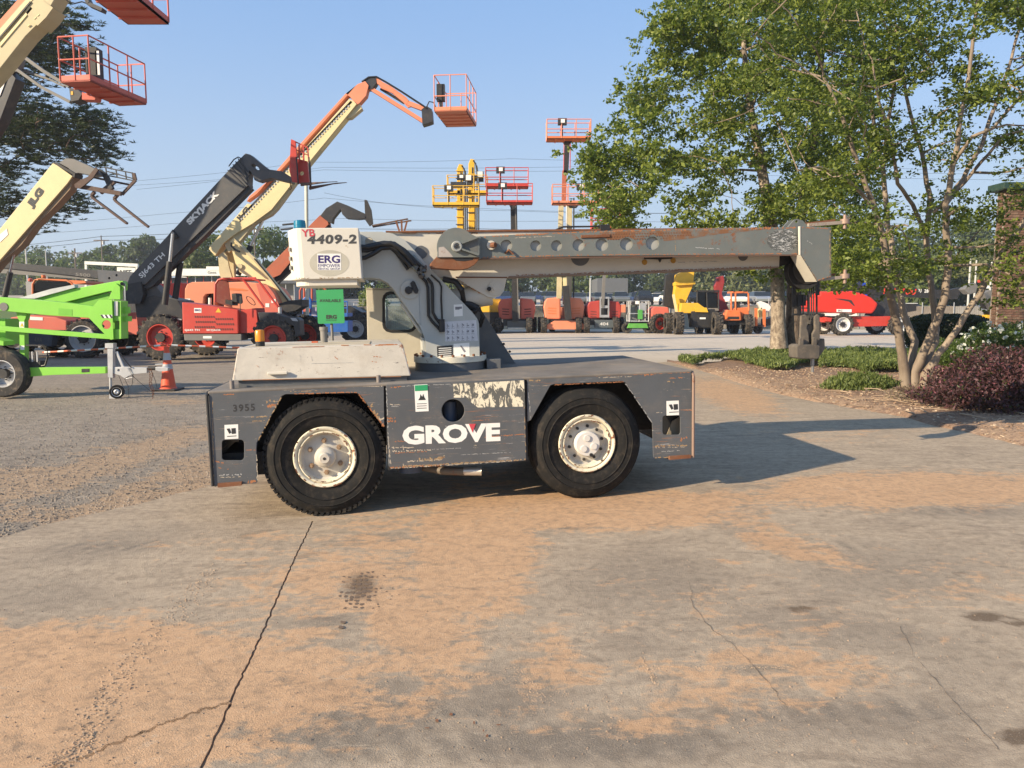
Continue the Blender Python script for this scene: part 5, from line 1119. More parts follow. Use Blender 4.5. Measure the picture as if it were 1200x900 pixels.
# ------------------------------------------------------------------ trees beyond the lot
def far_tree(name, px, pyt, pyb, wpx, D, mat, label, group, seed, n=1500, leaf=.30, shape=1.0, conif=False):
    b = V(px, 360, D); b.z = gz(b.x, b.y)-.3; top = V(px, pyt, D).z; w_ = wpx/F*D/2
    t = thing(name, b, label, 'tree', group)
    h = top-b.z; r = random.Random(seed)
    MB().tube([(0, 0, 0), (.1, 0, h*.4), (0, .1, h*.75)], [.035*h+.05, .02*h+.04, .02], 6).build('trunk', pbk, t)
    nb = 30; cs = []; rs = []
    for _ in range(nb):
        a = r.uniform(0, 6.28); q = r.random()**.5; zz = r.uniform(.06, .95)
        k = (1-abs(zz-.5)*1.1)**.5 if not conif else (1.05-zz)
        cs.append((q*w_*k*cos(a)*.85, q*w_*k*sin(a)*.85, h*zz)); rs.append(w_*r.uniform(.2, .42))
    C = np.repeat(np.array(cs), n//nb, axis=0); R_ = np.repeat(np.array(rs), n//nb)
    d = RNG.normal(size=C.shape); d /= np.linalg.norm(d, axis=1)[:, None]; C = C+d*(R_*RNG.uniform(.6, 1.1, size=len(R_)))[:, None]
    C[:, 2] = np.maximum(C[:, 2], h*.08)
    U, W = rnd_axes(len(C), leaf, 0, .6); quads('crown', C, U, W, mat, t); return t
FT = [leafmat('far_leaf_dark', (.028, .045, .018), (.085, .11, .04), .2), leafmat('far_leaf_mid', (.045, .07, .022), (.14, .17, .055), .25), leafmat('far_leaf_olive', (.07, .085, .03), (.19, .20, .08), .25)]
kinds = ['dark green', 'mid green', 'yellowish green']
r = random.Random(21)
ORD = 'first second third fourth fifth sixth seventh eighth ninth tenth eleventh twelfth thirteenth fourteenth fifteenth sixteenth seventeenth eighteenth nineteenth twentieth'.split()
ORD += ['twenty-'+o for o in ORD[:9]]
_n = {}
def nth(key): _n[key] = _n.get(key, -1)+1; return ORD[_n[key]]
# wood behind the parked cars
x = 540; i = 0
while x < 1010:
    wv = r.uniform(34, 60); k = r.choice([0, 0, 1, 1, 2]); far_tree('broadleaf_tree', x, r.uniform(288, 318), 345, wv*1.5, r.uniform(150, 185), FT[k], '%s tree behind the parked cars, %s along the row from the left' % (kinds[k], ORD[i]), 'trees behind the parked cars', i, 2600, .55); x += wv*.62; i += 1
for (x, y, wv, D, k) in [(985, 285, 80, 120, 1), (1020, 275, 90, 130, 0), (1060, 270, 80, 125, 1), (1100, 262, 90, 130, 0), (1135, 258, 70, 120, 1), (1160, 285, 50, 90, 2), (1185, 262, 60, 140, 0), (1040, 300, 60, 95, 1), (1120, 300, 60, 95, 2), (1220, 270, 90, 120, 1), (1080, 305, 60, 90, 1)]:
    far_tree('broadleaf_tree', x, y, 350, wv, D, FT[k], '%s tree beyond the bright red boom lift, %s such from the left' % (kinds[k], nth('R'+kinds[k])), 'trees at the far right', i, 2600, .42); i += 1
for (x, y, wv, D, k) in [(10, 298, 60, 210, 0), (38, 294, 46, 190, 0), (70, 300, 50, 200, 2), (95, 302, 40, 200, 1), (118, 295, 36, 180, 1), (145, 289, 44, 170, 0), (170, 280, 46, 165, 0), (188, 300, 40, 180, 1), (250, 276, 64, 110, 1), (275, 285, 50, 120, 0), (235, 285, 40, 115, 2), (310, 272, 60, 105, 1), (335, 278, 50, 110, 0), (360, 290, 60, 140, 1), (400, 296, 60, 150, 0), (440, 300, 60, 150, 1), (480, 302, 60, 150, 0), (515, 300, 60, 150, 1), (-30, 296, 70, 200, 1), (60, 305, 60, 150, 1), (130, 306, 60, 150, 0)]:
    far_tree('broadleaf_tree', x, y, 350, wv*1.25, D, FT[k], '%s skyline tree %s, %s such' % (kinds[k], 'behind the charcoal booms at left' if x < 210 else 'behind the cream boom lift' if x < 350 else 'behind the crane cab', nth(kinds[k]+str(0 if x < 210 else 1 if x < 350 else 2))), 'skyline trees', i, 2600, .4 if D < 130 else .55); i += 1
# hedge-like low shrub behind the cab
p = V(415, 345, 60); t_, P_, o_ = clump('roadside_shrub', (V(418, 350, 52).x, 58.), 1.5, 1.2, 3.2, 3000, .13, leafmat('shrub_yellowgreen', (.09, .12, .03), (.22, .26, .08), .3), 'yellow-green shrub seen past the sign board', 'shrub')

# ------------------------------------------------------------------ machines of the yard
RD = paint('lift_red', (.50, .045, .03), .45, dirt=.2, sc=1.5, bump=.05); RDF = paint('faded_red', (.58, .13, .09), .6, dirt=.2, sc=1.5, bump=.05)
ORF = paint('faded_orange', (.72, .24, .13), .6, dirt=.2, sc=1.5, bump=.05); OR = paint('lift_orange', (.66, .17, .05), .5, dirt=.25, sc=1.5, bump=.05)
CRM = paint('boom_cream', (.72, .60, .32), .5, dirt=.15, sc=1.2, bump=.05); CRMD = paint('boom_cream_dull', (.55, .47, .28), .6, dirt=.25, sc=1.2, bump=.05)
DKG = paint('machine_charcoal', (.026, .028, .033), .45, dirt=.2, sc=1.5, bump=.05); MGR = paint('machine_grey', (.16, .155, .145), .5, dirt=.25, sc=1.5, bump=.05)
GRN = paint('lift_green', (.22, .55, .06), .4, dirt=.12, sc=1.5, bump=.05); YEL = paint('lift_yellow', (.72, .42, .03), .45, dirt=.2, sc=1.5, bump=.05)
GALV = paint('galvanised', (.48, .49, .50), .4, metal=.6, dirt=.2); SILV = paint('silver_rim', (.50, .50, .50), .4, metal=.4, dirt=.3); BLUE = paint('lift_blue', (.02, .12, .42), .45, dirt=.2, bump=.05)
RUSTB = paint('boom_rust_red', (.40, .11, .055), .6, dirt=.25, sc=1.5); TYR = paint('yard_tyre', (.035, .033, .031), .9, dirt=.8, sc=3); BRN = paint('fork_brown', (.10, .06, .045), .7, rust=.3); CHR = paint('chrome_rod', (.6, .6, .6), .15, metal=.9, dirt=.1, bump=0)
WHT = paint('white_paint', (.78, .77, .72), .5, dirt=.15, bump=.05)
class Mc:
    """a machine at depth D: outlines measured on the photo become solid plates and bars with their own thickness"""
    def __init__(s, name, px, D, label, cat, group=None, base_y=None):
        b = V(px, 360, D); b.z = gz(b.x, b.y); s.o = b; s.D = D; s.k = D/F
        s.t = thing(name, b, label, cat, group)
    def P(s, x, y, d=0): return V(x, y, s.D+d)-s.o
    def poly(s, name, mat, pts, d0=0, th=.1, par=None, bevel=0, holes=()):
        return MB().prism([s.P(x, y, d0) for x, y in pts], (0, th, 0), [[s.P(x, y, d0) for x, y in h] for h in holes]).build(name, mat, par or s.t, bevel=bevel)
    def bar(s, name, mat, pts, wpx, d0=0, th=None, par=None):
        w_ = wpx*s.k; m = MB()
        for i in range(len(pts)-1): m.beam(s.P(*pts[i], d0), s.P(*pts[i+1], d0), w_, th or w_, (0, 1, 0))
        return m.build(name, mat, par or s.t)
    def tube(s, name, mat, pts, rpx, d0=0, par=None, n=8):
        return MB().tube([s.P(p[0], p[1], d0+(p[2] if len(p) > 2 else 0)) for p in pts], rpx*s.k, n).build(name, mat, par or s.t)
    def wheel(s, x, y, rpx, d=0, wd=.38, rim=None, rimr=.56, lugs=20, axis=(0, 1, 0), facing=False, hub=None, R=None):
        c = s.P(x, y, d); r_ = R or rpx*s.k; c.z = r_*1.0+(gz(s.o.x, s.o.y)-s.o.z)
        w_ = bpy.data.objects.new('wheel', None); COL.objects.link(w_); w_.parent = s.t; w_.location = c
        if facing: w_.rotation_euler = (0, 0, pi/2 if facing == 1 else -pi/2)
        elif axis != (0, 1, 0): w_.rotation_euler = (0, 0, atan2(-axis[0], axis[1]))
        key = (round(r_, 2), wd, lugs); 
        if key not in TYC:
            t = MB().lathe([(r_*rimr, .04), (r_*(rimr+.04), .0), (r_*.86, -.01), (r_*.93, .02), (r_*.93, wd-.02), (r_*.86, wd+.01), (r_*(rimr+.04), wd), (r_*rimr, wd-.04)], (0, 0, 0), (0, 1, 0), 36)
            for i in range(lugs):
                a = 2*pi*i/lugs
                for yy, sk, o5 in ((wd*.24, .5, 0), (wd*.76, -.5, .5)):
                    R_ = Matrix.Rotation(a+o5*2*pi/lugs, 3, 'Y'); t.box(R_ @ Vector((0, yy, r_*.955)), (r_*.11, wd*.56, r_*.10), R_ @ Matrix.Rotation(sk, 3, 'Z'))
            ob = t.build('tyre', TYR, w_); TYC[key] = ob.data
        else:
            ob = bpy.data.objects.new('tyre', TYC[key]); COL.objects.link(ob); ob.parent = w_
        rm = rim or SILV; rr = r_*rimr; k2 = (round(rr, 2), rm.name, hub.name if hub else '')
        if k2 not in TYC:
            q = MB().lathe([(rr, .03), (rr*1.03, .0), (rr*.96, .0), (rr*.9, .06), (rr*.84, .13), (rr*.5, .12), (.001, .12)], (0, 0, 0), (0, 1, 0), 32).build('rim', rm, w_)
            h_ = MB().cyl((0, .12, 0), (0, .02, 0), rr*.36, 14)
            for i in range(8): a = 2*pi*i/8; h_.cyl((cos(a)*rr*.48, .12, sin(a)*rr*.48), (cos(a)*rr*.48, .09, sin(a)*rr*.48), rr*.05, 6)
            h_ = h_.build('hub', hub or BLK, w_); TYC[k2] = (q.data, h_.data)
        else:
            for nm, dta in zip(('rim', 'hub'), TYC[k2]): ob = bpy.data.objects.new(nm, dta); COL.objects.link(ob); ob.parent = w_
        return w_
    def txt(s, st, p0, p1, hpx, mat, bold=.02, d0=-.01, par=None, shear=0., name='lettering', sp=1.):
        a, b = s.P(*p0, d0), s.P(*p1, d0); e = b-a; L = e.length; e.normalize(); up = Vector((0, -1, 0)).cross(e)
        return text(name, st, a, e, up, hpx*s.k, mat, par or s.t, bold, L, shear=shear, spacing=sp)
TYC = {}
def basket(par, org, L, W, col, rot=0., Hh=1.1, box=True, thick=.17, gate=True, rail=None, r=.02, posts=4, boxside=0, mesh_=None):
    """work platform: near left lower corner at org, L across, W in depth"""
    R = Matrix.Rotation(rot, 3, 'Z'); o = Vector(org); T = lambda x, y, z: o+R @ Vector((x, y, z)); rail = rail or col
    m = MB(); m.prism([T(0, 0, 0), T(L, 0, 0), T(L, W, 0), T(0, W, 0)], (0, 0, .05)); 
    for a, b in (((0, 0), (L, 0)), ((L, 0), (L, W)), ((L, W), (0, W)), ((0, W), (0, 0))):
        m.prism([T(*a, .0), T(*b, .0), T(*b, thick), T(*a, thick)], R @ (Vector(((a[1]-b[1]), (b[0]-a[0]), 0)).normalized()*.03))
    n = max(2, int(max(L, W)/.45))
    for i in range(1, n):
        if L > W: m.beam(T(L*i/n, 0.03, -.02), T(L*i/n, W-.03, -.02), .06, .05)
        else: m.beam(T(0.03, W*i/n, -.02), T(L-.03, W*i/n, -.02), .06, .05)
    m.build('platform_floor', col, par)
    def rl(pts): return MB().tube([T(*p) for p in pts], r, 6)
    for zz in (.56, Hh):
        q = rl([(0, 0, zz), (L, 0, zz), (L, W, zz), (0, W, zz), (0, 0, zz)]); q.build('guard_rail', rail, par)
    nx_, ny_ = max(2, round(L/.8)), max(2, round(W/.8))
    pts = [(L*i/nx_, y) for i in range(nx_+1) for y in (0, W)]+[(x, W*i/ny_) for i in range(1, ny_) for x in (0, L)]
    for x, y in pts: rl([(x, y, .05), (x, y, Hh)]).build('rail_post', rail, par)
    if box:
        bx_ = L*(.35 if boxside == 0 else .6); q = MB().box(T(bx_, .12, Hh-.12), (.5, .28, .35), R); q.beam(T(bx_, .12, .1), T(bx_, .12, Hh-.25), .12, .08); q.build('control_box', BLK, par)
        MB().box(T(bx_+.02, -.03, Hh-.1), (.22, .01, .2), R).build('control_label', WHITE, par)
# --- dark telehandler with red engine box
A = Mc('telehandler', 235, 23., 'charcoal and red telehandler raised on a steep boom, behind the traffic cone', 'telehandler')
A.wheel(187, 393, 27, 0, .42, RD, lugs=22); A.wheel(320, 394, 26, 0, .42, RD, lugs=22); A.wheel(240, 393, 26, 2.3, .42, RD, lugs=22); A.wheel(357, 390, 26, 1.9, .42, RD, lugs=22)
A.poly('chassis', DKG, [(158, 352), (180, 346), (208, 352), (216, 368), (216, 385), (300, 392), (300, 384), (348, 372), (351, 390), (345, 394), (340, 380), (215, 398), (208, 392), (205, 375), (170, 372), (160, 372)][:8]+[(330, 374), (330, 382), (302, 396), (216, 400), (208, 380), (175, 372), (160, 372)], .5, 1.2)
A.poly('engine_cover', RD, [(213, 354), (279, 363), (279.5, 391), (214, 391)], -.05, .9, bevel=.03)
A.poly('engine_cover_end', RD, [(279.5, 363.5), (300, 361), (302, 380), (302, 389), (279.5, 391)], .1, .8)
A.poly('side_skirt', MGR, [(215, 391.5), (283, 391.5), (283, 399), (216, 399)], -.02, .6, bevel=.02)
vt = MB(); 
for j in range(3):
    for i in range(17):
        x = 228+i*2.7+(j % 2)*1.0; y = 370+j*6+ (i > 8)*2.6
        if x > 273: continue
        vt.prism([A.P(x, y, -.056), A.P(x+1.5, y+.2, -.056), A.P(x+2.2, y+2.6, -.056), A.P(x+.7, y+2.4, -.056)], (0, .003, 0))
tag(vt.build('vent_slots', BLK, A.t), kind='stuff')
A.txt('SJ643 TH', (216.5, 388.4), (234, 388.4), 2.8, WHITE, .02, -.06); A.txt('SKYJACK', (242, 388.4), (259, 388.4), 2.6, WHITE, .02, -.06)
A.poly('warning_triangle', YEL, [(252.5, 366), (256, 360.8), (259.3, 366.2)], -.056, .004); A.poly('company_label', WHITE, [(227.5, 361), (236, 361), (236, 366.5), (227.5, 366.5)], -.056, .004); A.txt('ERG', (228.3, 364.8), (235, 364.8), 2.6, NAVY, .03, -.062)
A.poly('lower_label', WHITE, [(238, 393.8), (248, 393.8), (248, 396.6), (238, 396.6)], -.024, .003)
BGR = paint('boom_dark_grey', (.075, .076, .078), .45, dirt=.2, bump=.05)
A.poly('boom', BGR, [(170.5, 333), (148.5, 333.5), (152, 324), (274, 193), (283, 184.5), (291, 217), (170, 333.5)][1:], .35, .45, bevel=.01)
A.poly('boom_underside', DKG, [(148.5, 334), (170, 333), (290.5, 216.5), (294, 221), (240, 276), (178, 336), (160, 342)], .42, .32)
A.poly('boom_pivot', DKG, [(148, 333), (165, 330), (168, 345), (164, 356), (150, 356), (147, 350)], .3, .6)
A.poly('pivot_tower', BGR, [(160, 352), (168, 340), (180, 333), (192, 346), (210, 352), (214, 372), (164, 372)], .55, .5)
A.poly('boom_head', BGR, [(274, 193), (287.5, 179.7), (293, 181), (306, 192), (315, 198.5), (330, 200.5), (342, 208), (341, 214), (328, 211), (318, 208.5), (303, 212.5), (298, 211), (296, 204), (292, 199.5), (291, 217)], .38, .4, bevel=.01, holes=[[(294.5, 193), (296, 191.5), (303, 196.5), (304, 199), (302, 199.5), (295, 195)]])
for i in range(5): A.bar('wear_band', DKG, [(267+i*3, 199.5-i*3.4), (288+i*1.2, 219.5-i*3.5)], 1.1, .34, .04)
A.txt('SKYJACK', (224, 265.5), (258.5, 229), 8.8, WHITE, .055, .34); A.txt('SJ643 TH', (167, 327.6), (195, 301), 7.5, WHITE, .02, .34)
A.tube('hose_bundle', HOSE, [(268, 195), (274, 187), (279, 184), (283, 186)], .7, .3); A.tube('hose_bundle', HOSE, [(288, 214), (286, 221), (289, 218), (292, 208)], 1.6, .5)
A.poly('carriage', RD, [(341, 163), (346, 165), (350, 212), (351, 214.5), (342.5, 213), (339, 200), (340, 180)], .1, .08); A.poly('carriage', RD, [(345, 185), (360, 189), (362.5, 217), (350, 215)], .3, .1, holes=[pxc(353.5, 203, 2.7, 12)])
A.bar('backrest_rail', RD, [(341.5, 164), (360.5, 173), (362, 190)], 1.3, .2); A.bar('backrest_rail', RD, [(346, 175), (361, 182)], 1.1, .2)
for x in (346, 350.5, 355.5): A.bar('backrest_bar', RD, [(x, 165+(x-341)*.48), (x+.5, 190)], 1.6, .2)
for x in (348.5, 363): A.bar('carriage_rod', BLK, [(x-1, 184), (x+1, 216)], 1.3, .05)
for i, (a, b) in enumerate((((352, 214), (395, 212.5)), ((362, 218.5), (406, 213.5)))): 
    m_ = MB(); p, q = A.P(*a, .1+.5*i), A.P(*b, -.1+.5*i); m_.prism([p, q, q-Vector((.3, 0, .015)), p-Vector((0, 0, .09))], (0, .12, 0)); m_.build('fork', BRN, A.t)
A.bar('fork_shank', BRN, [(363, 190), (364, 220)], 2, .6); A.tube('lifting_hook', RUST, [(340, 214), (340.5, 218), (342, 220), (340.3, 222.5), (338, 220.5)], .6, .2)
for x0, y0, x1, y1, x2, y2, d in ((202.5, 274, 199, 307, 193, 357, .1), (215, 290, 211.5, 308, 204, 358, .75)):
    A.tube('cylinder_rod', CHR, [(x0, y0), (x1, y1)], 1.9, d, n=12); A.tube('lift_cylinder', BLK, [(x1, y1-.5), (x2, y2)], 3.6, d, n=14)
A.poly('cylinder_lug', DKG, [(197, 276), (202, 269), (206, 274), (209, 278), (200, 280)], .28, .1); A.tube('lug_pin', STEEL, [(202, 273.5, 0), (202, 273.5, -.06)], 2, .26)
for l in ([(252, 354), (252.5, 333), (256, 328), (262, 326.5), (284, 327.5), (288, 331), (309, 360)], [(298, 327.5), (303, 329), (326, 360)]):
    A.tube('cab_frame', RD, l, 1.35, .05 if l[0][0] < 260 else .1)
A.tube('cab_frame', RD, [(262, 326.5), (300, 326)], 1.3, 1.0); A.tube('cab_frame', RD, [(284, 327.5), (299, 327.5, .1)], 1.2, .05)
A.poly('cab_roof', RD, [(255, 327.5), (264, 325.8), (300, 326.5), (300, 328), (262, 329)], .1, .9)
A.poly('cab_rear', paint('cab_dark_red', (.16, .03, .02), .7), [(253.5, 354), (253.5, 334), (257, 329), (267, 329), (270, 352), (272, 361)], .55, .04)
A.poly('seat_back', BLK, [(271, 344), (277, 343.5), (278.5, 355), (272, 356)], .5, .5, bevel=.03); A.poly('seat_cushion', BLK, [(264, 351), (272, 353), (272, 358), (264, 356)], .4, .5)
sw = MB().lathe([(.17, -.012), (.185, 0), (.17, .012), (.155, 0), (.17, -.012)], A.P(294, 352.5, .5), (.5, .6, .62), 20); sw.build('steering_wheel', BLK, A.t)
A.tube('mirror_arm', BLK, [(281.5, 366), (281.5, 349)], .5, -.1); A.poly('mirror', BLK, [(280.4, 347), (283, 347), (283, 356), (280.4, 356)], -.14, .05)
A.poly('front_fender', DKG, [(302, 366), (322, 366), (333, 371), (347, 372), (351, 375), (352, 393), (346, 395), (344, 382), (335, 378), (304, 376)], .0, .5, bevel=.02)
A.poly('fender_label', paint('pale_grey_print', (.4, .42, .45), .6, bump=0), [(340, 372.5), (347, 373), (349.5, 376.5), (343, 376)], -.01, .004)
A.tube('exhaust_stack', GALV, [(328, 370), (328, 360)], 2.2, .3, n=12); A.poly('bonnet', BLK, [(326, 356), (340, 352), (354, 351), (354, 359), (346, 364), (334, 366)], 1.0, .8); A.bar('chrome_strip', GALV, [(200, 373.5), (213, 374.5)], 1.6, .3)
A.poly('frame_label', WHITE, [(167, 353.5), (177.5, 353.5), (177.5, 358), (167, 358)], .53, .006); A.poly('warning_triangle', YEL, [(186.5, 364.3), (188.5, 361), (190.5, 364.3)], .53, .006)
# --- orange and cream boom lift behind it
B = Mc('boom_lift', 290, 29., 'faded orange boom lift with long cream boom, its orange basket high against the sky', 'boom lift')
B.poly('counterweight_hood', ORF, [(216, 360), (216.5, 339), (219, 333), (225, 330.5), (252, 330), (252, 360)], 0, 2.0, bevel=.08, holes=[[(238, 359), (239, 348), (242, 344.5), (250, 344), (250, 359)]])
B.poly('engine_bay', BLK, [(237, 345), (252, 344), (252, 360), (237, 360)], .3, .1); B.tube('filter_canister', WHT, [(246, 358), (246, 349)], 1.8, .1, n=12)
B.poly('counterweight_hood', ORF, [(262, 360), (262, 331), (285, 330), (306, 332), (317, 337), (323, 346), (328, 358), (328, 366), (290, 366)], 0, 2.0, bevel=.08)
B.poly('hood_groove', OR, [(264, 337), (284, 338.3), (291, 340), (288, 341), (264, 339.6)], -.012, .02); B.poly('hood_front', RDF, [(300, 332), (313, 334), (321, 344), (327, 358), (327, 366), (310, 366)], -.03, .05)
B.poly('hood_label', WHITE, [(311, 355.5), (315.5, 355.5), (315.5, 360), (311, 360)], -.045, .008); B.poly('hood_label', WHITE, [(318, 350.5), (323, 350.5), (323, 355), (318, 355)], -.045, .008); B.poly('hood_label', WHITE, [(217, 350), (223, 350), (223, 353), (217, 353)], -.01, .008)
B.poly('chassis', DKG, [(225, 362), (330, 362), (345, 372), (345, 388), (225, 390)], .3, 1.4)
for x, d in ((240, 0), (335, 0), (252, 2.0), (350, 2.0)): B.wheel(x, 392, 15, d, .35, WHT)
B.poly('tower_link', CRMD, [(255.5, 299), (262, 295), (266, 300), (268, 312), (272, 326), (259, 326), (257, 320)], .5, .12); B.poly('tower_link', CRMD, [(262, 296), (272, 290), (276, 300), (276, 318), (275, 326), (272, 326), (265, 305)], .9, .1)
B.poly('lower_boom', CRM, [(269.5, 283), (274, 279), (284, 290), (298, 303), (322, 333), (340, 355), (338, 357), (329, 357), (313, 335), (281, 319), (276, 309), (273, 298)], .45, .45, bevel=.01)
B.poly('boom_rail', CRMD, [(274, 279), (293, 297), (300, 303), (342, 356), (339, 357), (297, 306), (276, 284)], .38, .12)
B.tube('control_hose', HOSE, [(271, 284), (271, 288), (276, 293), (281, 295)], 1.2, .35); B.tube('control_hose', HOSE, [(298, 303), (320, 329), (338, 353)], .8, .33)
p = B.P(281.5, 312, .44); MB().cyl(p, p-Vector((0, .06, 0)), .1, 16).build('link_pin', CRMD, B.t)
B.poly('boom_base', BLK, [(330, 356), (344, 354), (352, 350), (355, 358), (348, 368), (334, 370)], .4, .7)
B.poly('main_boom', CRM, [(244.8, 292), (246, 288.5), (290, 238.5), (297, 240), (340, 193), (409, 116), (414, 118), (418, 122), (364, 188), (318, 246), (296, 262), (276, 274), (262, 285), (252, 300)], .4, .55, bevel=.012)
B.poly('boom_channel', CRMD, [(262, 285), (276, 274), (296, 262), (318, 245), (420.5, 120), (424, 127), (411, 138), (404, 139), (365, 189), (324, 245), (317, 252), (298, 262), (280, 284), (268, 296)], .5, .35)
B.poly('fly_boom', ORF, [(289, 236), (292, 230), (330, 198.5), (419, 98.5), (428, 95), (432, 100), (429, 112), (421, 121), (417, 124), (411, 114), (405, 109.5), (336, 186), (300, 228)], .45, .4, bevel=.01)
ch_ = MB()
for i in range(46):
    t = i/46; x = 283+(411-283)*t; y = 256.5+(121.5-256.5)*t; c = B.P(x, y, .385); ch_.box(c, (.06, .02, .06), Matrix.Rotation(.87, 3, 'Y'))
tag(ch_.build('chain_links', GALV, B.t), kind='stuff'); B.bar('chain_tray', DKG, [(281, 256), (412, 119)], 2.6, .41, .02)
for i in range(9): x, y = 300+i*13.2, 253-i*15.0; B.bar('boom_slot', paint('slot_yellow', (.8, .72, .4), .6, bump=0), [(x, y), (x+4, y-4.6)], .8, .49, .02)
B.txt('JLG', (280.8, 260.5), (293, 246), 6.5, DKG, .03, .385)
B.tube('cylinder_rod', CHR, [(311.5, 251), (292.5, 290)], 1.7, .8, n=12); B.tube('lift_cylinder', BLK, [(294, 288), (279, 322)], 3.2, .8, n=12)
B.poly('knuckle', DKG, [(426, 95), (434, 90), (440, 90.5), (441, 97), (436, 104), (430, 104)], .5, .4)
B.bar('jib_arm', ORF, [(440, 94), (462, 108), (478, 121), (497, 128)], 5, .6, .16); B.poly('jib_plate', ORF, [(441, 92), (458, 101), (476, 114), (484, 124), (478, 126), (466, 112), (446, 103)], .55, .1)
B.bar('jib_arm', ORF, [(434, 103.5), (497, 143)], 4.2, .6, .14); B.tube('jib_hose', HOSE, [(424, 96), (432, 90.5), (441, 90), (452, 96), (470, 107), (496, 124), (500, 127)], 1.1, .5)
B.tube('jib_cylinder', BLK, [(446, 104), (474, 121)], 1.5, .8); B.poly('basket_mount', DKG, [(494, 128), (500, 124), (506, 128), (507, 142), (502, 144), (495, 146)], .5, .5)
B.tube('mount_hose', HOSE, [(500, 125), (503, 119), (508, 120), (511, 127)], .7, .4)
o_ = B.P(509, 131, -.6); basket(B.t, (o_.x, o_.y, o_.z), 1.2, 2.4, ORF, -.10, 1.3, box=False)
q = MB().box(o_+Vector((.22, .3, .75)), (.3, .22, .6)).beam(o_+Vector((.22, .3, .1)), o_+Vector((.22, .3, .6)), .1, .1); q.build('control_box', BLK, B.t)
# --- rusty red telehandler boom with black head
Cc = Mc('telehandler', 400, 33., 'rust-red telehandler boom with black curled head and low forks, behind the crane', 'telehandler')
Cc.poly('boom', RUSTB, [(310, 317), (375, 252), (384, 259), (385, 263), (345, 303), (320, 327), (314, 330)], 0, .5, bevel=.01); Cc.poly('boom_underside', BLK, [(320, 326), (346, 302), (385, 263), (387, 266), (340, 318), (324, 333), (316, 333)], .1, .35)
Cc.poly('boom_foot', RUSTB, [(309, 318), (330, 314), (344, 300), (341, 306), (328, 322), (316, 327)], -.05, .1)
Cc.poly('boom_head', DKG, [(375, 253), (382, 244), (388, 240.5), (395, 236), (408, 241), (427, 250), (430, 256), (419, 257), (406, 256), (401, 251), (399, 245), (390, 256), (389, 262), (384, 260)], 0, .4, bevel=.01)
Cc.poly('carriage', BLK, [(427, 234), (430, 234.5), (435, 246), (437, 262), (433, 265), (428, 258)], .0, .12)
for i, (a, b) in enumerate((((436, 264.5), (478, 256.5)), ((437, 266), (482, 258.5)))): Cc.bar('fork', BRN, [a, b], 1.4, i*.8, .12)
Cc.wheel(416, 377, 18, 0, .42, SILV, .55, 20); Cc.wheel(428, 377, 18, 1.2, .42, SILV, .55, 20)
Cc.wheel(340, 377, 18, .4, .42, SILV); Cc.wheel(350, 377, 18, 2.2, .42, SILV)
Cc.poly('chassis', DKG, [(330, 362), (410, 358), (424, 366), (420, 384), (335, 384)], .6, 1.2)
for l in ([(351.5, 356), (351.5, 341), (354, 336), (359, 334.5), (378, 336.5), (383, 341)], [(361, 335), (361, 354)], [(365.5, 336), (365.5, 354)], [(356.5, 337), (356.5, 350)]): Cc.tube('cab_frame', paint('frame_orange_red', (.50, .10, .05), .6, dirt=.3), l, 1.2, .2)
# --- blue scissor lift
Bs = Mc('scissor_lift', 382, 27.5, 'small blue scissor lift with folded rails behind the sign board', 'scissor lift')
Bs.poly('scissor_base', BLUE, [(358, 376), (408, 376), (408, 389), (358, 390)], 0, .8, bevel=.02); Bs.poly('platform_deck', BLUE, [(362, 367), (407, 367), (407, 371), (362, 371)], -.05, .9)
for a, b in (((364, 376), (404, 371)), ((364, 371), (404, 376))): Bs.bar('scissor_arm', BLUE, [a, b], 1.5, .1)
for y in (353.5, 361): Bs.tube('guard_rail', BLUE, [(355, y), (407, y)], .7, -.02)
for x in (355, 364, 373, 390, 399, 407): Bs.tube('rail_post', BLUE, [(x, 353), (x, 368)], .7, -.02)
Bs.poly('control_box', BLUE, [(354, 351), (357, 348), (362, 348), (364.5, 351), (364.5, 363), (355, 363)], -.15, .15, bevel=.02); Bs.poly('control_cap', RDF, [(355, 361.5), (363, 361.5), (363, 365.5), (355, 365)], -.2, .1)
Bs.poly('hazard_label', YEL, [(358.5, 357), (362, 357), (362, 360.5), (358.5, 360.5)], -.16, .006); Bs.poly('instruction_label', paint('lilac_label', (.40, .38, .50), .6, bump=0), [(365, 360), (371, 360), (371, 370), (365, 370)], -.06, .006)
for x in (364, 400): Bs.wheel(x, 389, 5, 0, .15, SILV, lugs=0)
# --- green trailer lift
Gd = 13.4
T = Mc('trailer_lift', 60, Gd, 'bright green towable articulated lift with its tow bar pointing at the traffic cone', 'trailer lift')
T.poly('upper_boom', GRN, [(32, 350.5), (20, 350), (60, 343), (140, 328.7), (141.5, 331), (141, 340), (127, 341.5), (76, 354.3), (40, 353)], .55, .26, bevel=.008)
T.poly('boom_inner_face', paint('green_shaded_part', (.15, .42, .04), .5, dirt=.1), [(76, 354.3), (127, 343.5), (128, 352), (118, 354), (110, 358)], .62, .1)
T.poly('inner_boom', GALV, [(21, 349.5), (60, 338.5), (87, 333.5), (87.5, 337), (40, 350)], .5, .12)
T.poly('main_boom', GRN, [(-130, 340), (0, 348.3), (55, 352.5), (109, 358.8), (108, 366), (105, 372.6), (55, 369.5), (0, 364), (-130, 356)], .0, .26, bevel=.012)
T.poly('boom_band', paint('green_band', (.16, .46, .045), .4, dirt=.1, bump=.05), [(68.5, 361), (84.5, 362.5), (84.5, 370), (68.5, 368.7)], -.004, .006)
T.poly('end_bracket', GRN, [(116, 351.2), (131.3, 351.2), (133, 397.6), (129.5, 398.2), (123, 392), (104, 372.3), (107, 361.5)], -.05, .02, bevel=.003, holes=[pxc(124.7, 380.4, 5.3, 20)])
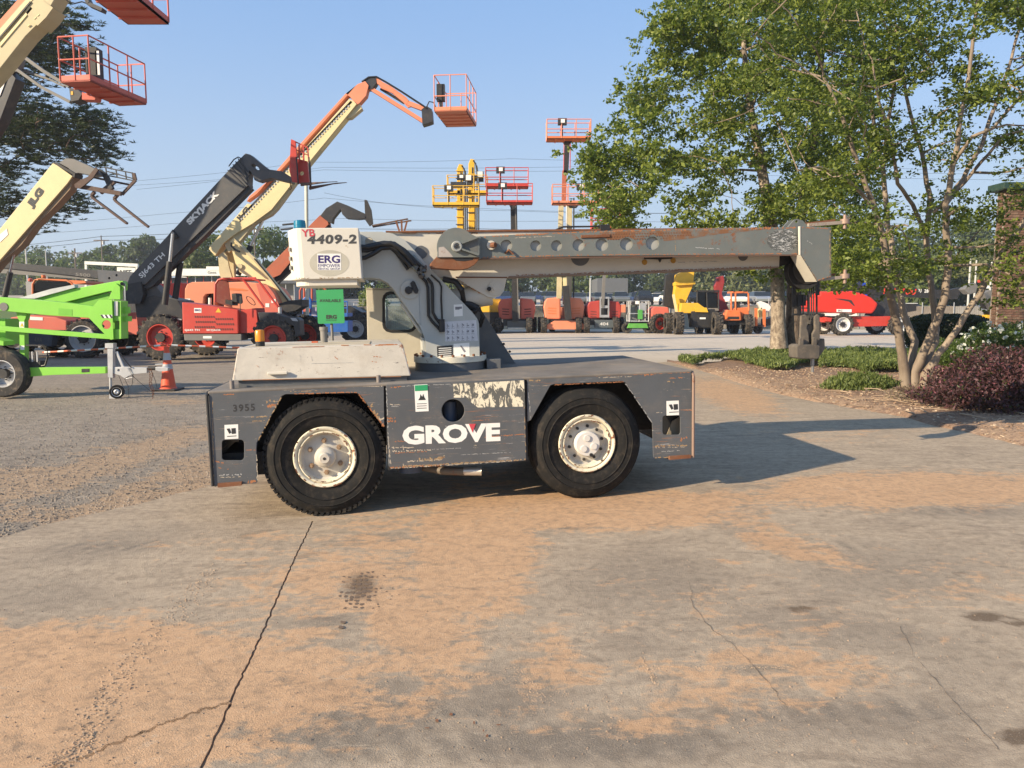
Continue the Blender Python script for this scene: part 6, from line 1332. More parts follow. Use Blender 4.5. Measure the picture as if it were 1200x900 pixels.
T.poly('end_bracket', GRN, [(116, 351.2), (131.3, 351.2), (133, 397.6), (129.5, 398.2), (123, 392), (104, 372.3), (107, 361.5)], .28, .02, holes=[pxc(124.7, 380.4, 5.3, 20)])
T.poly('bracket_web', GRN, [(131.5, 352), (141.5, 353), (142, 397), (133, 397.5)], .0, .25, holes=[[(134, 376), (140, 376), (140, 386), (134, 386)]])
T.poly('scale_plate', GALV, [(133.5, 353), (138, 353), (138, 370), (134, 370)], -.02, .015)
T.poly('side_plate', GRN, [(143, 360), (152, 359.5), (152.5, 367), (143, 368)], .1, .02); T.poly('side_plate', GRN, [(143, 371), (154, 370.5), (154, 376.5), (143, 377)], .1, .02)
T.poly('hazard_strip', WHITE, [(117, 368.7), (131.4, 368.9), (131.6, 372.9), (121, 372.7)], -.053, .003)
for i in range(3): x = 117.5+i*5; T.poly('hazard_stripe', INK, [(x, 368.8), (x+2.3, 368.8), (x+4.6, 372.7), (x+2.3, 372.7)], -.056, .003)
T.poly('knuckle_plate', GRN, [(126.5, 351), (131.5, 340), (136, 332), (140.5, 336), (141, 351)], .35, .1, bevel=.003)
T.poly('knuckle_plate', GRN, [(138, 330), (143.5, 329), (146, 335), (143.5, 340.5), (139, 340)], .4, .1)
T.tube('knuckle_pin', BLK, [(143, 332.5, 0), (143, 332.5, -.08)], 2.2, .4); T.bar('knuckle_rod', GALV, [(146, 332), (146.5, 352)], 1.3, .4)
p = T.P(4.5, 359.5, -.002); MB().cyl(p, p-Vector((0, .01, 0)), .075, 24).build('round_badge', MGR, T.t)
T.poly('lower_link', GRN, [(-130, 376), (0, 382), (60, 387), (130, 392.3), (133, 397.8), (100, 395.5), (0, 387.6), (-130, 382)], .02, .10, bevel=.004)
T.poly('support_post', GRN, [(19, 366), (31, 367), (30.2, 372), (28.5, 376), (29.2, 434), (23.3, 434), (22.6, 376), (20, 371)], .1, .12, bevel=.004)
T.poly('post_label', WHITE, [(22.5, 377), (28.3, 377), (28.3, 384), (22.7, 384)], .095, .004); T.poly('post_label_symbol', YEL, [(23.4, 382.6), (25.5, 378.4), (27.6, 382.6)], .09, .004); T.poly('post_label', WHITE, [(24, 405), (28.5, 405), (28.5, 410), (24, 410)], .095, .004)
T.poly('tow_bar', GRN, [(-130, 432), (0, 431.3), (60, 430.5), (123.5, 430), (123.5, 437.5), (60, 439.5), (0, 444), (-130, 446)], .05, .10, bevel=.006)
T.poly('side_marker', BLK, [(95.5, 432.3), (104.5, 432), (104.5, 436), (95.5, 436.4)], .044, .008)
T.wheel(1, 428, 30, -.1, .24, SILV, .52, 0); T.poly('fender', GRN, [(-40, 400), (-10, 396), (4, 400), (4, 405), (-12, 403), (-40, 406)], -.1, .3)
T.poly('rear_cabinet', GRN, [(-60, 372), (6, 374), (7, 404), (-60, 406)], .3, .5)
T.tube('control_hose', HOSE, [(50, 404), (55, 407), (56, 418), (53, 428), (44, 430)], 1.1, .1); T.bar('lever_bracket', DKG, [(31, 404.5), (54, 405)], 1.6, .12)
for i in range(4): T.bar('control_lever', GALV if i % 2 else BLK, [(35+i*2.8, 412), (35.5+i*2.8, 424)], 1.4, .08)
T.poly('valve_block', BLK, [(31, 424), (47, 423), (47, 431), (31, 431)], .08, .15)
T.poly('jack_head', GALV, [(123, 402.3), (132.6, 402.3), (132.6, 408), (123, 408)], -.02, .12); T.poly('jack_tube', GALV, [(125.7, 406), (132.2, 406), (132, 443), (126.4, 442)], .0, .09, bevel=.004); T.tube('jack_inner', GALV, [(129.6, 442), (130, 466)], 1.6, .05)
T.poly('jack_fork', GALV, [(128, 462), (133, 461), (135, 467), (133, 470), (128, 468)], .0, .02)
jw = T.P(137, 466.5, .0); jw.z = 8*T.k; MB().lathe([(.05, .0), (.118, .0), (.124, .02), (.124, .07), (.118, .09), (.05, .09)], jw, (-.35, 1, 0), 28).build('jockey_wheel', RUB, T.t); MB().lathe([(.001, .0), (.03, -.01), (.06, .01), (.085, -.004), (.088, .02)], jw, (-.35, 1, 0), 24).build('jockey_rim', GALV, T.t)
T.poly('coupling_frame', GALV, [(132, 430.5), (146, 429.8), (156, 430.5), (172, 431), (172, 437), (156, 438.5), (150, 441), (146, 443.5), (141, 440), (132, 437.5)], .02, .08, bevel=.004, holes=[pxc(139, 434, 1.5, 10)])
T.bar('coupling_brace', GALV, [(136.5, 412), (146, 434)], 2.6, .05, .03); T.tube('brace_strut', GALV, [(150, 431), (156, 442), (148, 444)], .8, .0)
T.tube('bellows', BLK, [(174, 431.5), (183, 431.5)], 2.3, .05, n=12); T.poly('coupler', GALV, [(182, 430.3), (192, 430), (197, 431), (196.5, 434.5), (186, 435.5), (182, 434)], .0, .09, bevel=.006); T.bar('coupler_lever', GALV, [(182, 427), (191, 426.5)], 1.2, .05)
cb = MB()
for (x0, y0, x1, y1) in ((174, 433, 178.5, 466), (177, 433, 179.5, 462)):
    for i in range(15):
        t = i/14; c = T.P(x0+(x1-x0)*t+sin(t*9), y0+(y1-y0)*t, -.02); cb.tube([c+Vector((0, .012, .018)), c+Vector((0, -.012, 0)), c+Vector((0, .012, -.018))] if i % 2 else [c+Vector((-.012, 0, .018)), c+Vector((.012, 0, 0)), c+Vector((-.012, 0, -.018))], .006, 5)
tag(cb.build('safety_chain', RUST, T.t), kind='stuff')
T.tube('brake_cable', HOSE, [(140, 413), (148, 424), (154, 431)], .7, .0)
for l in ([(139, 440), (144, 452), (150, 458), (155, 450), (156, 438)], [(146, 444), (150, 452), (151, 466)], [(155, 440), (166, 450), (176, 458)], [(178, 436), (182, 446), (184, 454)]): T.tube('loose_wire', HOSE, l, .3, .0)
# --- cone and striped poles
def cone():
    b = G(197.5, 457, 0); c = thing('traffic_cone', b, 'orange traffic cone with two reflective bands beside the green tow bar', 'traffic cone')
    s_ = b.y/F; oc = paint('cone_orange', (.75, .10, .04), .5, dirt=.2, bump=.05)
    MB().box((0, 0, .018), (.45, .45, .035)).build('cone_base', BLK, c, bevel=.01)
    MB().lathe([(.165, .035), (.15, .06), (.14, .065), (.05, .80), (.045, .82), (.001, .82)], (0, 0, 0), (0, 0, 1), 32).build('cone_body', oc, c)
    for z0, z1 in ((.42, .52), (.60, .74)):
        f = lambda z: .14-(z-.065)*.09/.735+.002; MB().lathe([(f(z0), z0), (f(z1), z1)], (0, 0, 0), (0, 0, 1), 32).build('reflective_band', paint('reflective_grey', (.45, .46, .48), .35, bump=0), c)
    MB().lathe([(.05, .80), (.05, .86), (.02, .87)], (0, 0, 0), (0, 0, 1), 16).build('pole_socket', oc, c)
    return b
cb_ = cone()
def pole(a, b, label, n, ph=0):
    t = thing('barrier_pole', a, label, 'barrier pole', 'striped barrier poles'); v = b-a
    MB().cyl((0, 0, 0), v, .018, 10).build('pole_tube', paint('pole_orange', (.62, .13, .05), .5, dirt=.2, bump=0), t)
    for i in range(n):
        s0, s1 = (i+.15+ph)/n, (i+.6+ph)/n
        if s1 < 1: MB().cyl(v*s0, v*s1, .0195, 10).build('white_stripe', WHITE, t)
top_ = V(195, 404.5, cb_.y)
pole(V(50, 413, cb_.y+.4), top_, 'orange and white striped pole running from the green lift to the cone', 9)
pole(top_+Vector((.03, 0, 0)), V(292, 408, cb_.y+.6), 'orange and white striped pole running from the cone towards the crane', 6, .1)
# --- grey sleeper by the green lift wheel
sp = G(0, 461, 0); o = MB().box((sp.x-.05, sp.y, .05), (.5, .25, .09)).build('wheel_chock', BLK); tag(o, 'black wheel chock under the green trailer lift tyre', 'wheel chock')
# --- cream telehandler boom with raised forks
Y = Mc('telehandler', -90, 27., 'pale yellow telehandler boom lettered JLG, tipping its forks high at the left', 'telehandler')
Y.poly('boom', CRM, [(-150, 448), (-130, 425), (0, 268), (57, 197), (62, 191), (86, 205), (79, 215), (0, 305), (-130, 465)], 0, .55, bevel=.015)
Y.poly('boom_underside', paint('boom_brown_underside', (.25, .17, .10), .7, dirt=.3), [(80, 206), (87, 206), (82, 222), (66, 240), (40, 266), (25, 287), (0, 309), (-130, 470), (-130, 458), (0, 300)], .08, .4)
Y.txt('JLG', (39, 246), (54, 225.5), 10.5, DKG, .07, -.01); Y.poly('side_label', WHITE, [(-2, 276), (8, 268), (9.5, 275), (0, 284)], -.012, .01)
Y.poly('boom_head', MGR, [(69, 191), (77, 185.5), (86, 186), (104, 194), (114, 199), (118, 205), (108, 206), (92, 202.5), (86, 204), (80, 197)], .08, .35, bevel=.01)
Y.poly('boom_collar', BLK, [(62, 190.5), (66, 190), (88, 203), (87, 208)], .0, .5)
Y.poly('tilt_link', BRN, [(112, 196), (115, 199), (109, 208), (100, 216), (93, 221), (88, 220), (87, 216), (94, 211), (103, 207)], -.05, .08)
Y.bar('carriage_bar', BRN, [(91, 218), (142, 227)], 5, .1, .12); Y.bar('carriage_bar', BRN, [(110, 208), (154, 217)], 2.2, .8, .1)
for l in ([(122, 196), (156, 203)], [(126, 201), (155, 209)], [(118, 204), (158, 212)]): Y.bar('backrest_rail', BLK, [(x, y) for x, y in l], 1.3, .5)
for x, y in ((124, 197), (136, 199), (147, 201), (155, 202)): Y.bar('backrest_bar', BLK, [(x, y), (x+1.2, y+9)], 1.2, .5)
Y.bar('frame_side', BRN, [(157, 203), (159, 211), (143, 228)], 2.8, .5); Y.bar('frame_side', BLK, [(116, 200), (124, 206), (131, 222)], 5, .3); Y.bar('frame_side', BRN, [(134, 213), (118, 226)], 4, .3)
for l in ([(111, 225), (107.5, 229), (109, 232), (149, 262)], [(138, 228), (134, 233), (136, 236), (174, 266)]): Y.bar('fork', BRN, l, 2.4, .2, .14)
Y.tube('cylinder_rod', CHR, [(18, 288), (11.5, 320)], 1.6, .3, n=10); Y.tube('lift_cylinder', BLK, [(12, 319), (5, 350)], 3.2, .3, n=12)
Y.poly('chassis', CRM, [(-190, 380), (-60, 372), (-60, 398), (-190, 398)], 0, 2.0, bevel=.05)
for x in (-170, -80): Y.wheel(x, 392, 20, -.2, .42, SILV)
# --- long charcoal boom lying level
Z = Mc('telehandler', 120, 34., 'long charcoal telehandler boom lying level behind the green lift', 'telehandler')
Z.poly('boom', DKG, [(-60, 301), (0, 306.5), (116, 317), (117, 326.5), (0, 313.5), (-60, 309)], 0, .5, bevel=.01); Z.poly('inner_boom', MGR, [(-60, 309), (0, 313.5), (60, 320), (116, 327), (116, 328.5), (0, 320), (-60, 316)], .08, .35)
Z.poly('boom_base', paint('boom_slate', (.075, .085, .10), .5, dirt=.2), [(114, 316), (155, 319), (160, 330), (150, 335), (116, 332.5)], -.05, .6, holes=[pxc(128, 326, 1.4, 10), pxc(136.5, 322.5, 1.4, 10)])
Z.txt('5500', (88.5, 323.4), (106, 324.6), 3.8, MGR, .03, -.01); Z.poly('chassis', DKG, [(60, 362), (165, 362), (165, 384), (60, 384)], .0, 1.8)
for x in (80, 150): Z.wheel(x, 384, 16, -.2, .4, SILV); Z.wheel(x+8, 384, 16, 2., .4, SILV)
Z.poly('boom_tower', DKG, [(140, 330), (160, 328), (165, 364), (130, 364)], .1, .8)
# --- orange cab telehandler behind the green lift
Oc = Mc('telehandler', 75, 24., 'orange-cabbed red telehandler marked 4X4, half hidden by the green trailer lift', 'telehandler')
for l in ([(38.5, 346), (38.5, 333), (41, 328.5), (45, 327.3), (78, 328.5), (83, 331), (87, 336)],): Oc.tube('cab_frame', OR, l, 1.2, .0)
Oc.poly('cab_roof', OR, [(44, 326.5), (99, 329), (101, 331.5), (88, 333), (80, 329.5), (44, 328.5)], .0, 1.1); Oc.poly('cab_glass', glass('dark_glass', (.12, .12, .12)), [(39.5, 346), (39.5, 334), (44, 329), (78, 330), (84, 335), (84, 346)], .02, .01)
Oc.poly('cab_rear', BLK, [(40, 346), (40, 330), (84, 331), (86, 372), (40, 372)], .9, .03)
p = Oc.P(35.5, 328, 0); MB().lathe([(.001, -.07), (.06, -.04), (.07, 0), (.06, .04), (.001, .06)], p, (0, 0, 1), 12).build('warning_lamp', RDF, Oc.t); p = Oc.P(51, 325.5, .3); MB().cyl(p, p+Vector((0, 0, .09)), .06, 12).build('orange_beacon', OR, Oc.t)
Oc.poly('body', RDF, [(12, 372), (33, 369), (66, 372), (78, 376), (78, 387), (12, 387)], .0, 1.6, bevel=.03); Oc.poly('body_label', WHITE, [(35, 371), (50, 372), (50, 375.5), (35, 375)], -.01, .01)
Oc.poly('rear_panel', paint('panel_slate', (.06, .075, .10), .5), [(30, 391), (62, 391), (60, 405.5), (34, 405.5)], -.2, .3); Oc.txt('4X4', (40.5, 401), (49, 401), 6, MGR, .0, -.22)
Oc.wheel(96, 393, 23, 0, .45, SILV, .66, 20); Oc.wheel(66, 397, 23, .6, .45, BLK, .5, 20); Oc.wheel(14, 395, 23, .6, .45, BLK, .5, 20); Oc.wheel(140, 393, 20, 1.5, .45, BLK, .5, 20)
Oc.poly('chassis', RDF, [(90, 368), (160, 366), (162, 392), (112, 392)], 1.0, 1.0)
# red cabinet machine seen past the telehandler tower
Rc = Mc('air_compressor', 190, 30., 'dark red boxed machine glimpsed behind the telehandler cylinders', 'compressor')
Rc.poly('housing', RD, [(178, 333), (212, 331), (212, 366), (176, 366)], 0, 1.4, bevel=.04); Rc.poly('side_label', WHITE, [(184, 338), (188, 338), (188, 342), (184, 342)], -.01, .01); Rc.poly('skid', BLK, [(177, 366), (212, 366), (212, 390), (177, 390)], .1, 1.1)
# --- boom lift at upper left: cream boom with orange top and its basket
U1 = Mc('boom_lift', -150, 17.8, 'large cream boom lift cut by the left edge, its basket overhead at the top left', 'boom lift')
U1.poly('main_boom', CRMD, [(-150, 250), (-150, 190), (0, 33), (36, -8), (75, -20), (58, 9), (52, 20), (30, 42), (0, 80)], 0, .45, bevel=.01)
U1.poly('boom_side_strip', CRM, [(-150, 196), (0, 34.5), (36, -6), (46, -10), (0, 46), (-150, 212)], -.03, .04); U1.poly('boom_side_strip', CRM, [(0, 50), (36, 8), (38, 10), (0, 55)], -.02, .03)
U1.bar('chain_tray', BLK, [(-60, 110), (0, 44), (36, 2)], 1.6, -.035, .02)
U1.poly('fly_boom', ORF, [(-150, 186), (-150, 170), (0, 23), (24, -4), (50, -30), (80, -40), (58, 10), (50, 2), (36, -4), (0, 34)], .05, .35); U1.poly('boom_end_collar', CRMD, [(36, -4), (50, 0), (62, 9), (54, 20), (44, 30), (38, 26), (30, 14)], -.02, .5)
for x, y in ((41, 21), (44.5, 17.5), (33.5, 29.5)): U1.poly('boom_slot', paint('slot_yellow', (.8, .72, .4), .6, bump=0), [(x-1.5, y+1), (x+1, y-1.2), (x+1.5, y-.4), (x-1, y+1.6)], -.03, .02)
U1.tube('jib_hose', HOSE, [(74, -4), (80, 2), (88, 4), (96, 2), (104, 5)], .7, .1); U1.bar('jib_arm', DKG, [(100, -6), (106, 6), (122, 13)], 4, .1, .2)
o_ = U1.P(107, -6, -1.6)
zz = V(150, 27, 18.0).z-U1.o.z; xx = V(150, 27, 18.0).x-U1.o.x
basket(U1.t, (xx-.05, -2.0, zz), .95, 2.3, RDF, .0, 1.1, box=False)
U1.poly('chassis', CRMD, [(-330, 330), (-150, 330), (-150, 410), (-330, 410)], 0, 2.2, bevel=.05)
for x in (-310, -170): U1.wheel(x, 400, 28, -.2, .4, WHT)
U1.poly('boom_post', CRMD, [(-200, 330), (-170, 200), (-140, 180), (-140, 240), (-160, 330)], .1, .4)
# --- dark boom lift with the red basket
U2 = Mc('boom_lift', -100, 20.5, 'dark grey boom lift at the left edge holding a red railed basket', 'boom lift')
U2.poly('main_boom', DKG, [(-100, 300), (-100, 260), (0, 76), (8, 80), (18.5, 92), (0, 141)], .1, .4, bevel=.01); U2.poly('boom_label', WHITE, [(-4, 82), (5, 84), (9.5, 87), (0, 112), (-6, 116)], .08, .01); U2.txt('JLG', (0.5, 99), (3.5, 92), 5, INK, .02, .07)
U2.poly('knuckle', MGR, [(0, 76), (10, 68), (18, 60), (24, 60), (22, 72), (19, 84), (8, 82)], .15, .25)
U2.bar('jib_arm', MGR, [(22, 62), (52, 84), (82, 102)], 3.6, .2, .12); U2.bar('jib_arm', MGR, [(18, 80), (50, 103), (83, 120)], 3.2, .2, .12); U2.bar('jib_arm', MGR, [(26, 82), (60, 94), (76, 102)], 2.0, .4, .1)
U2.poly('basket_mount', DKG, [(81, 103), (90, 104), (96, 110), (92, 117), (83, 119)], .1, .4); U2.poly('mount_plate', RDF, [(96, 108), (112, 113), (111, 117), (96, 116.5)], .1, .3); U2.poly('hazard_label', YEL, [(83, 107), (85.5, 107), (85.5, 111), (83, 111)], .09, .01)
a = V(71, 97, 19.7)-U2.o; b2 = V(108, 97, 19.7)-U2.o
basket(U2.t, a, .84, 2.25, RDF, -.15, 1.12, box=False)
q = MB().box(a+Vector((.62, .5, .62)), (.30, .3, .75)); q.build('control_box', BLK, U2.t); MB().box(a+Vector((.78, .36, .6)), (.1, .02, .6)).build('document_box', GALV, U2.t)
U2.poly('chassis', DKG, [(-200, 340), (-60, 340), (-60, 400), (-200, 400)], 0, 2., bevel=.05)
for x in (-190, -80): U2.wheel(x, 392, 20, -.2, .4, SILV)
# --- pale pole
pz = V(359, 360, 26); pz.z = 0; tag(MB().tube([(pz.x, pz.y, 0), (V(359, 217, 26).x, 26, V(359, 217, 26).z)], .06, 10).build('pale_pole', paint('pole_cream', (.62, .60, .48), .5, dirt=.2), off=None), 'thin pale pole standing behind the white crane housing', 'pole')

# ------------------------------------------------------------------ the row of machines along the fence
def front_lift(px, D, col, label, wpx=44, top=349, bot=374, boxcol=None, txt_=None, mast=None, gap_=4, name='boom_lift', crm=False):
    m = Mc(name, px, D, label, 'boom lift')
    h = wpx/2
    for sgn in (-1, 1):
        x0, x1 = (px-h, px-gap_) if sgn < 0 else (px+gap_, px+h)
        o_, i_ = (x0, x1) if sgn < 0 else (x1, x0)
        m.poly('engine_hood', col, [(i_, top), (o_-sgn*4, top+1.5), (o_-sgn*1, top+6), (o_, top+12), (o_-sgn*2, bot), (i_, bot)], 0, 1.9, bevel=.08)
        for j in range(3): m.poly('hood_vent', paint('vent_dark_red', (.14, .03, .025), .7) if not crm else OR, [(px+sgn*(gap_+5), top+13+j*3), (px+sgn*(h-5), top+12.5+j*3), (px+sgn*(h-5), top+13.6+j*3), (px+sgn*(gap_+5), top+14.1+j*3)], -.012, .02)
    bc = boxcol or paint('bumper_slate', (.09, .11, .12), .5)
    m.poly('front_bumper', bc, [(px-11, bot+2), (px+11, bot+2), (px+11, bot+11), (px-11, bot+11)], -.25, .3, bevel=.02)
    m.poly('chassis', DKG, [(px-16, bot), (px+16, bot), (px+16, bot+8), (px-16, bot+8)], .1, 2.2)
    if txt_: m.txt(txt_, (px-5, bot+8.4), (px+5, bot+8.4), 3.6, WHITE, .0, -.27)
    for x in (px-h+1.5, px+h-6): m.wheel(x+2, 380, 9, -.3, .36, BLK, .5, 16, facing=1)
    for x in (px-h-2, px+h-1): m.wheel(x+2, 380, 9, 1.8, .36, BLK, .5, 16, facing=1)
    return m
def mast_basket(m, bx, by, wpx, D, col, rail=None, boxs=0, W=.9):
    o_ = V(bx, by, D)-m.o; basket(m.t, o_, wpx*D/F, W, col, 0, 1.1, True, .17, boxside=boxs, rail=rail, r=.026)
D0 = 48.
L1 = front_lift(605.5, D0, RDF, 'pinkish red boom lift with black boom straight up, left of the orange one')
L1.bar('main_boom', BLK, [(604, 376), (603.5, 330), (602, 240)], 7.5, -.3, .5); L1.bar('boom_rail', MGR, [(607.5, 372), (604, 242)], 1.2, -.6, .1)
L1.poly('bumper_stripe', WHITE, [(595, 384), (616, 384), (616, 385), (595, 385)], -.27, .01)
mast_basket(L1, 570, 238, 53, 43.5, RD); L1.bar('jib_arm', BLK, [(602, 245), (598, 236)], 5, -2.5, .4)
mast_basket(L1, 569, 219, 49, 44.5, RD)
L2 = front_lift(661, D0, ORF, 'pale orange boom lift second in the row, cream mast rising to a very high basket', 48, 348, 374, ORF, crm=True)
L2.bar('main_boom', BLK, [(666, 374), (662.5, 335)], 7.5, -.5, .5); L2.bar('main_boom', CRMD, [(655, 350), (657.5, 240)], 5.5, .2, .4); L2.bar('main_boom', CRM, [(662, 345), (661.5, 325)], 4, .1, .4)
L2.bar('fly_boom', RUSTB, [(660.5, 242), (661.5, 200)], 5, .2, .3); L2.bar('fly_boom', BLK, [(663, 204), (665, 164)], 5.5, .2, .3); L2.tube('mast_cable', RD, [(660.5, 200), (661, 168)], .5, -.2); L2.tube('mast_cable', RD, [(668, 198), (668.5, 168)], .5, -.2)
L2.poly('front_step', ORF, [(650, 376), (676, 376), (685, 380), (685, 386), (640, 386), (640, 381)], -.5, .4, bevel=.02)
mast_basket(L2, 641, 163, 50, 43.5, OR, ORF); L2.poly('basket_mount', BLK, [(659, 163), (672, 163), (668, 168), (662, 168)], -4, .5)
L2b = Mc('boom_lift', 668, 51, 'orange boom lift behind, its basket lower on a cream and black mast', 'boom lift')
L2b.bar('main_boom', CRMD, [(667, 360), (667.5, 240)], 5.5, .2, .4); L2b.bar('boom_rail', BLK, [(672, 360), (672.5, 232)], 1.3, -.3, .2); L2b.tube('mast_rod', GALV, [(663.5, 300), (664, 241)], .8, -.3); L2b.poly('basket_mount', BLK, [(664, 238), (680, 238), (676, 243), (668, 243)], -4, .4)
mast_basket(L2b, 647.5, 238.5, 54.5, 44.5, ORF, ORF, 1); L2b.poly('chassis', ORF, [(650, 360), (690, 360), (690, 378), (650, 378)], 0, 1.8, bevel=.05)
for x in (650, 688): L2b.wheel(x, 380, 9, 0, .36, BLK, .5, 16, facing=1)
L3 = front_lift(708, D0, paint('dark_lift_red', (.40, .045, .035), .55, dirt=.2), 'dark red boom lift marked 404 third in the row, thin mast and small basket', 42, 352, 373, None, '404')
L3.bar('main_boom', MGR, [(706, 360), (708, 322), (710, 272)], 3.2, -.2, .3); L3.poly('frame_work', GALV, [(703, 348), (714, 348), (714, 372), (703, 372)], -.3, .2, holes=[[(704.5, 350), (712.5, 350), (712.5, 358), (704.5, 358)], [(704.5, 361), (712.5, 361), (712.5, 369), (704.5, 369)]]); L3.poly('engine_block', DKG, [(699, 350), (718, 350), (718, 374), (699, 374)], .1, 1.0)
mast_basket(L3, 694, 268, 32, 42.5, RD, None, 1); L3.poly('hood_lamp', ORF, [(728, 357), (733, 357), (733, 366), (728, 366)], -.01, .02)
# yellow vertical mast lifts
for i, (mx, top_y, bx, by, bw, d) in enumerate(((540, 192, 507, 241, 53, 0), (553.5, 186, 524, 227, 46, 3))):
    m = Mc('mast_lift', mx, 46+d, ['yellow vertical mast lift, the nearer and lower of the pair behind the crane pulley', 'yellow vertical mast lift, the farther and taller of the pair behind the crane pulley'][i], 'mast lift', 'yellow mast lifts')
    yb = 378
    for k in range(9): m.box_ = MB().box(m.P(mx-1, 200+k*9+i*4, -.05), (.5, .06, .05)).build('mast_bracket', DKG if k % 2 else YEL, m.t)
    m.poly('mast_channel', DKG, [(mx-.6, 240), (mx-.6, top_y+10), (mx+.8, top_y+10), (mx+.8, 240)], -.03, .03); m.poly('motor_housing', DKG, [(mx+8, 207-i*6), (mx+13, 207-i*6), (mx+13, 218-i*6), (mx+8, 218-i*6)], -1.5, .4); m.poly('pump_box', WHT, [(mx+6, 205-i*4), (mx+12, 205-i*4), (mx+12, 211-i*4), (mx+6, 211-i*4)], -1.8, .3)
    m.poly('mast', YEL, [(mx-4.5, yb), (mx-4.5, top_y+6), (mx-2, top_y), (mx+2.5, top_y+1), (mx+2.8, yb)], 0, .4, bevel=.02); m.bar('mast', YEL, [(mx+1, yb), (mx+1, 240)], 6, .6, .3)
    m.tube('mast_hose', HOSE, [(mx+5, yb), (mx+5.5, top_y+16), (mx+4, top_y+6), (mx+1, top_y+2)], .8, -.1); m.tube('mast_hose', HOSE, [(mx+7.5, yb), (mx+7.5, top_y+22), (mx+5, top_y+8)], .8, -.1)
    basket(m.t, V(bx, by, 43+d)-m.o, bw*(43+d)/F, .9, YEL, 0, 1.1, True, .2, r=.024); m.poly('machine_box', DKG, [(mx-12, 213-i*8), (mx+5, 213-i*8), (mx+5, 219-i*8), (mx-12, 219-i*8)], -2, .4)
    m.poly('base_cover', YEL, [(mx+16+i*3, 350), (mx+34, 350), (mx+34, 366), (mx+12, 366)], 0, 1.2, bevel=.04); m.poly('chassis', DKG, [(mx-18, 366), (mx+34, 366), (mx+34, 384), (mx-18, 384)], 0, 1.4)
    for x in (mx-12, mx+30): m.wheel(x, 381, 7, -.2, .3, BLK, .5, 14)
# small green scissor lift
m = Mc('scissor_lift', 747, 47, 'small grey and green scissor lift between the dark red lift and the red telehandler', 'scissor lift')
GRN = paint('scissor_green', (.10, .36, .06), .5, dirt=.3, bump=0)
basket(m.t, m.P(738, 378, 0), 22*m.k, 1.2, GALV, 0, 1.35, True, .12, r=.03); m.poly('scissor_base', GRN, [(737, 379), (758, 379), (760, 384.5), (735, 384.5)], -.1, .9, bevel=.02); m.bar('scissor_arm', MGR, [(739, 378), (757, 372)], 1.5, .1); m.bar('scissor_arm', MGR, [(739, 372), (757, 378)], 1.5, .1)
m.poly('power_pack', paint('pack_green', (.08, .34, .07), .5), [(748, 363), (753, 363), (753, 374), (748, 374)], -.1, .3); m.poly('side_panel', GALV, [(750, 355), (757, 355), (757, 364), (750, 364)], -.05, .03)
for x in (735, 760): m.wheel(x, 381, 6.5, 0, .25, BLK, .5, 0)
# red telehandler with black boom
m = Mc('telehandler', 785, 47, 'red telehandler with black steep boom beside the yellow one', 'telehandler')
m.poly('boom', BLK, [(778, 358), (781, 322), (790, 316), (795, 326), (790, 362)], .4, .5); m.poly('body', RDF, [(763, 374), (763.5, 362), (768, 359), (783, 360), (786, 374)], 0, 1.4, bevel=.05); m.poly('chassis', DKG, [(765, 372), (795, 370), (795, 382), (765, 382)], .2, 1.2)
m.wheel(774, 378, 11.5, -.2, .4, RD, .6, 18, axis=(-.5, 1, 0)); m.wheel(787, 378, 12, -.5, .42, WHT, .5, 18, facing=1); m.wheel(764, 378, 11, 1.4, .4, RD, .6, 18, facing=1); m.bar('exhaust_stack', WHT, [(795.5, 350), (795.5, 334)], 1.4, .1)
# yellow telehandler
m = Mc('telehandler', 815, 45.5, 'yellow telehandler with black open cab and big knobbly tyres', 'telehandler')
m.poly('boom', YEL, [(790, 348), (793, 322), (800, 318), (814, 318), (812, 335), (803, 355), (797, 362)], .9, .6, bevel=.02); m.poly('boom_head', YEL, [(792, 331), (815, 330), (815, 333), (792, 334.5)], .7, .9)
m.bar('lift_cylinder', CRM, [(789, 345), (793, 366)], 2.6, .5); m.poly('bonnet', YEL, [(797, 367), (799, 355), (818, 355), (829, 363), (829, 366), (812, 367)], -.1, 1.4, bevel=.04); m.poly('radiator_frame', BLK, [(810, 365), (838, 362), (838, 384), (812, 384)], -.2, 1.0, bevel=.02)
m.poly('front_panel', YEL, [(814, 360), (828, 360.5), (830, 366), (815, 365.5)], -.3, .1); m.poly('panel_label', WHITE, [(820, 372), (827, 372), (827, 374), (820, 374)], -.22, .01)
for l in ([(817, 362), (817, 343), (820, 341), (842, 341), (842, 362)], [(828, 341), (829, 362)]): m.tube('cab_frame', BLK, l, 1.0, .2)
m.poly('cab_glass', glass('dark_glass', (.12, .12, .12)), [(818, 361), (818, 342.5), (841, 342.5), (841, 361)], .3, .01); m.poly('cab_roof', BLK, [(817, 342), (843, 342), (843, 340), (817, 340)], .1, 1.2); m.poly('seat', BLK, [(820, 350), (827, 350), (827, 362), (820, 362)], .7, .4)
m.wheel(799.5, 377, 13, -.4, .45, WHT, .5, 18, facing=1); m.wheel(844.5, 377, 13, -.6, .45, BLK, .5, 18, facing=1); m.wheel(823, 380, 9, 1.6, .4, BLK, .5, 14, facing=1); m.wheel(835, 378, 11, 1.8, .4, BLK, .5, 14, facing=1)
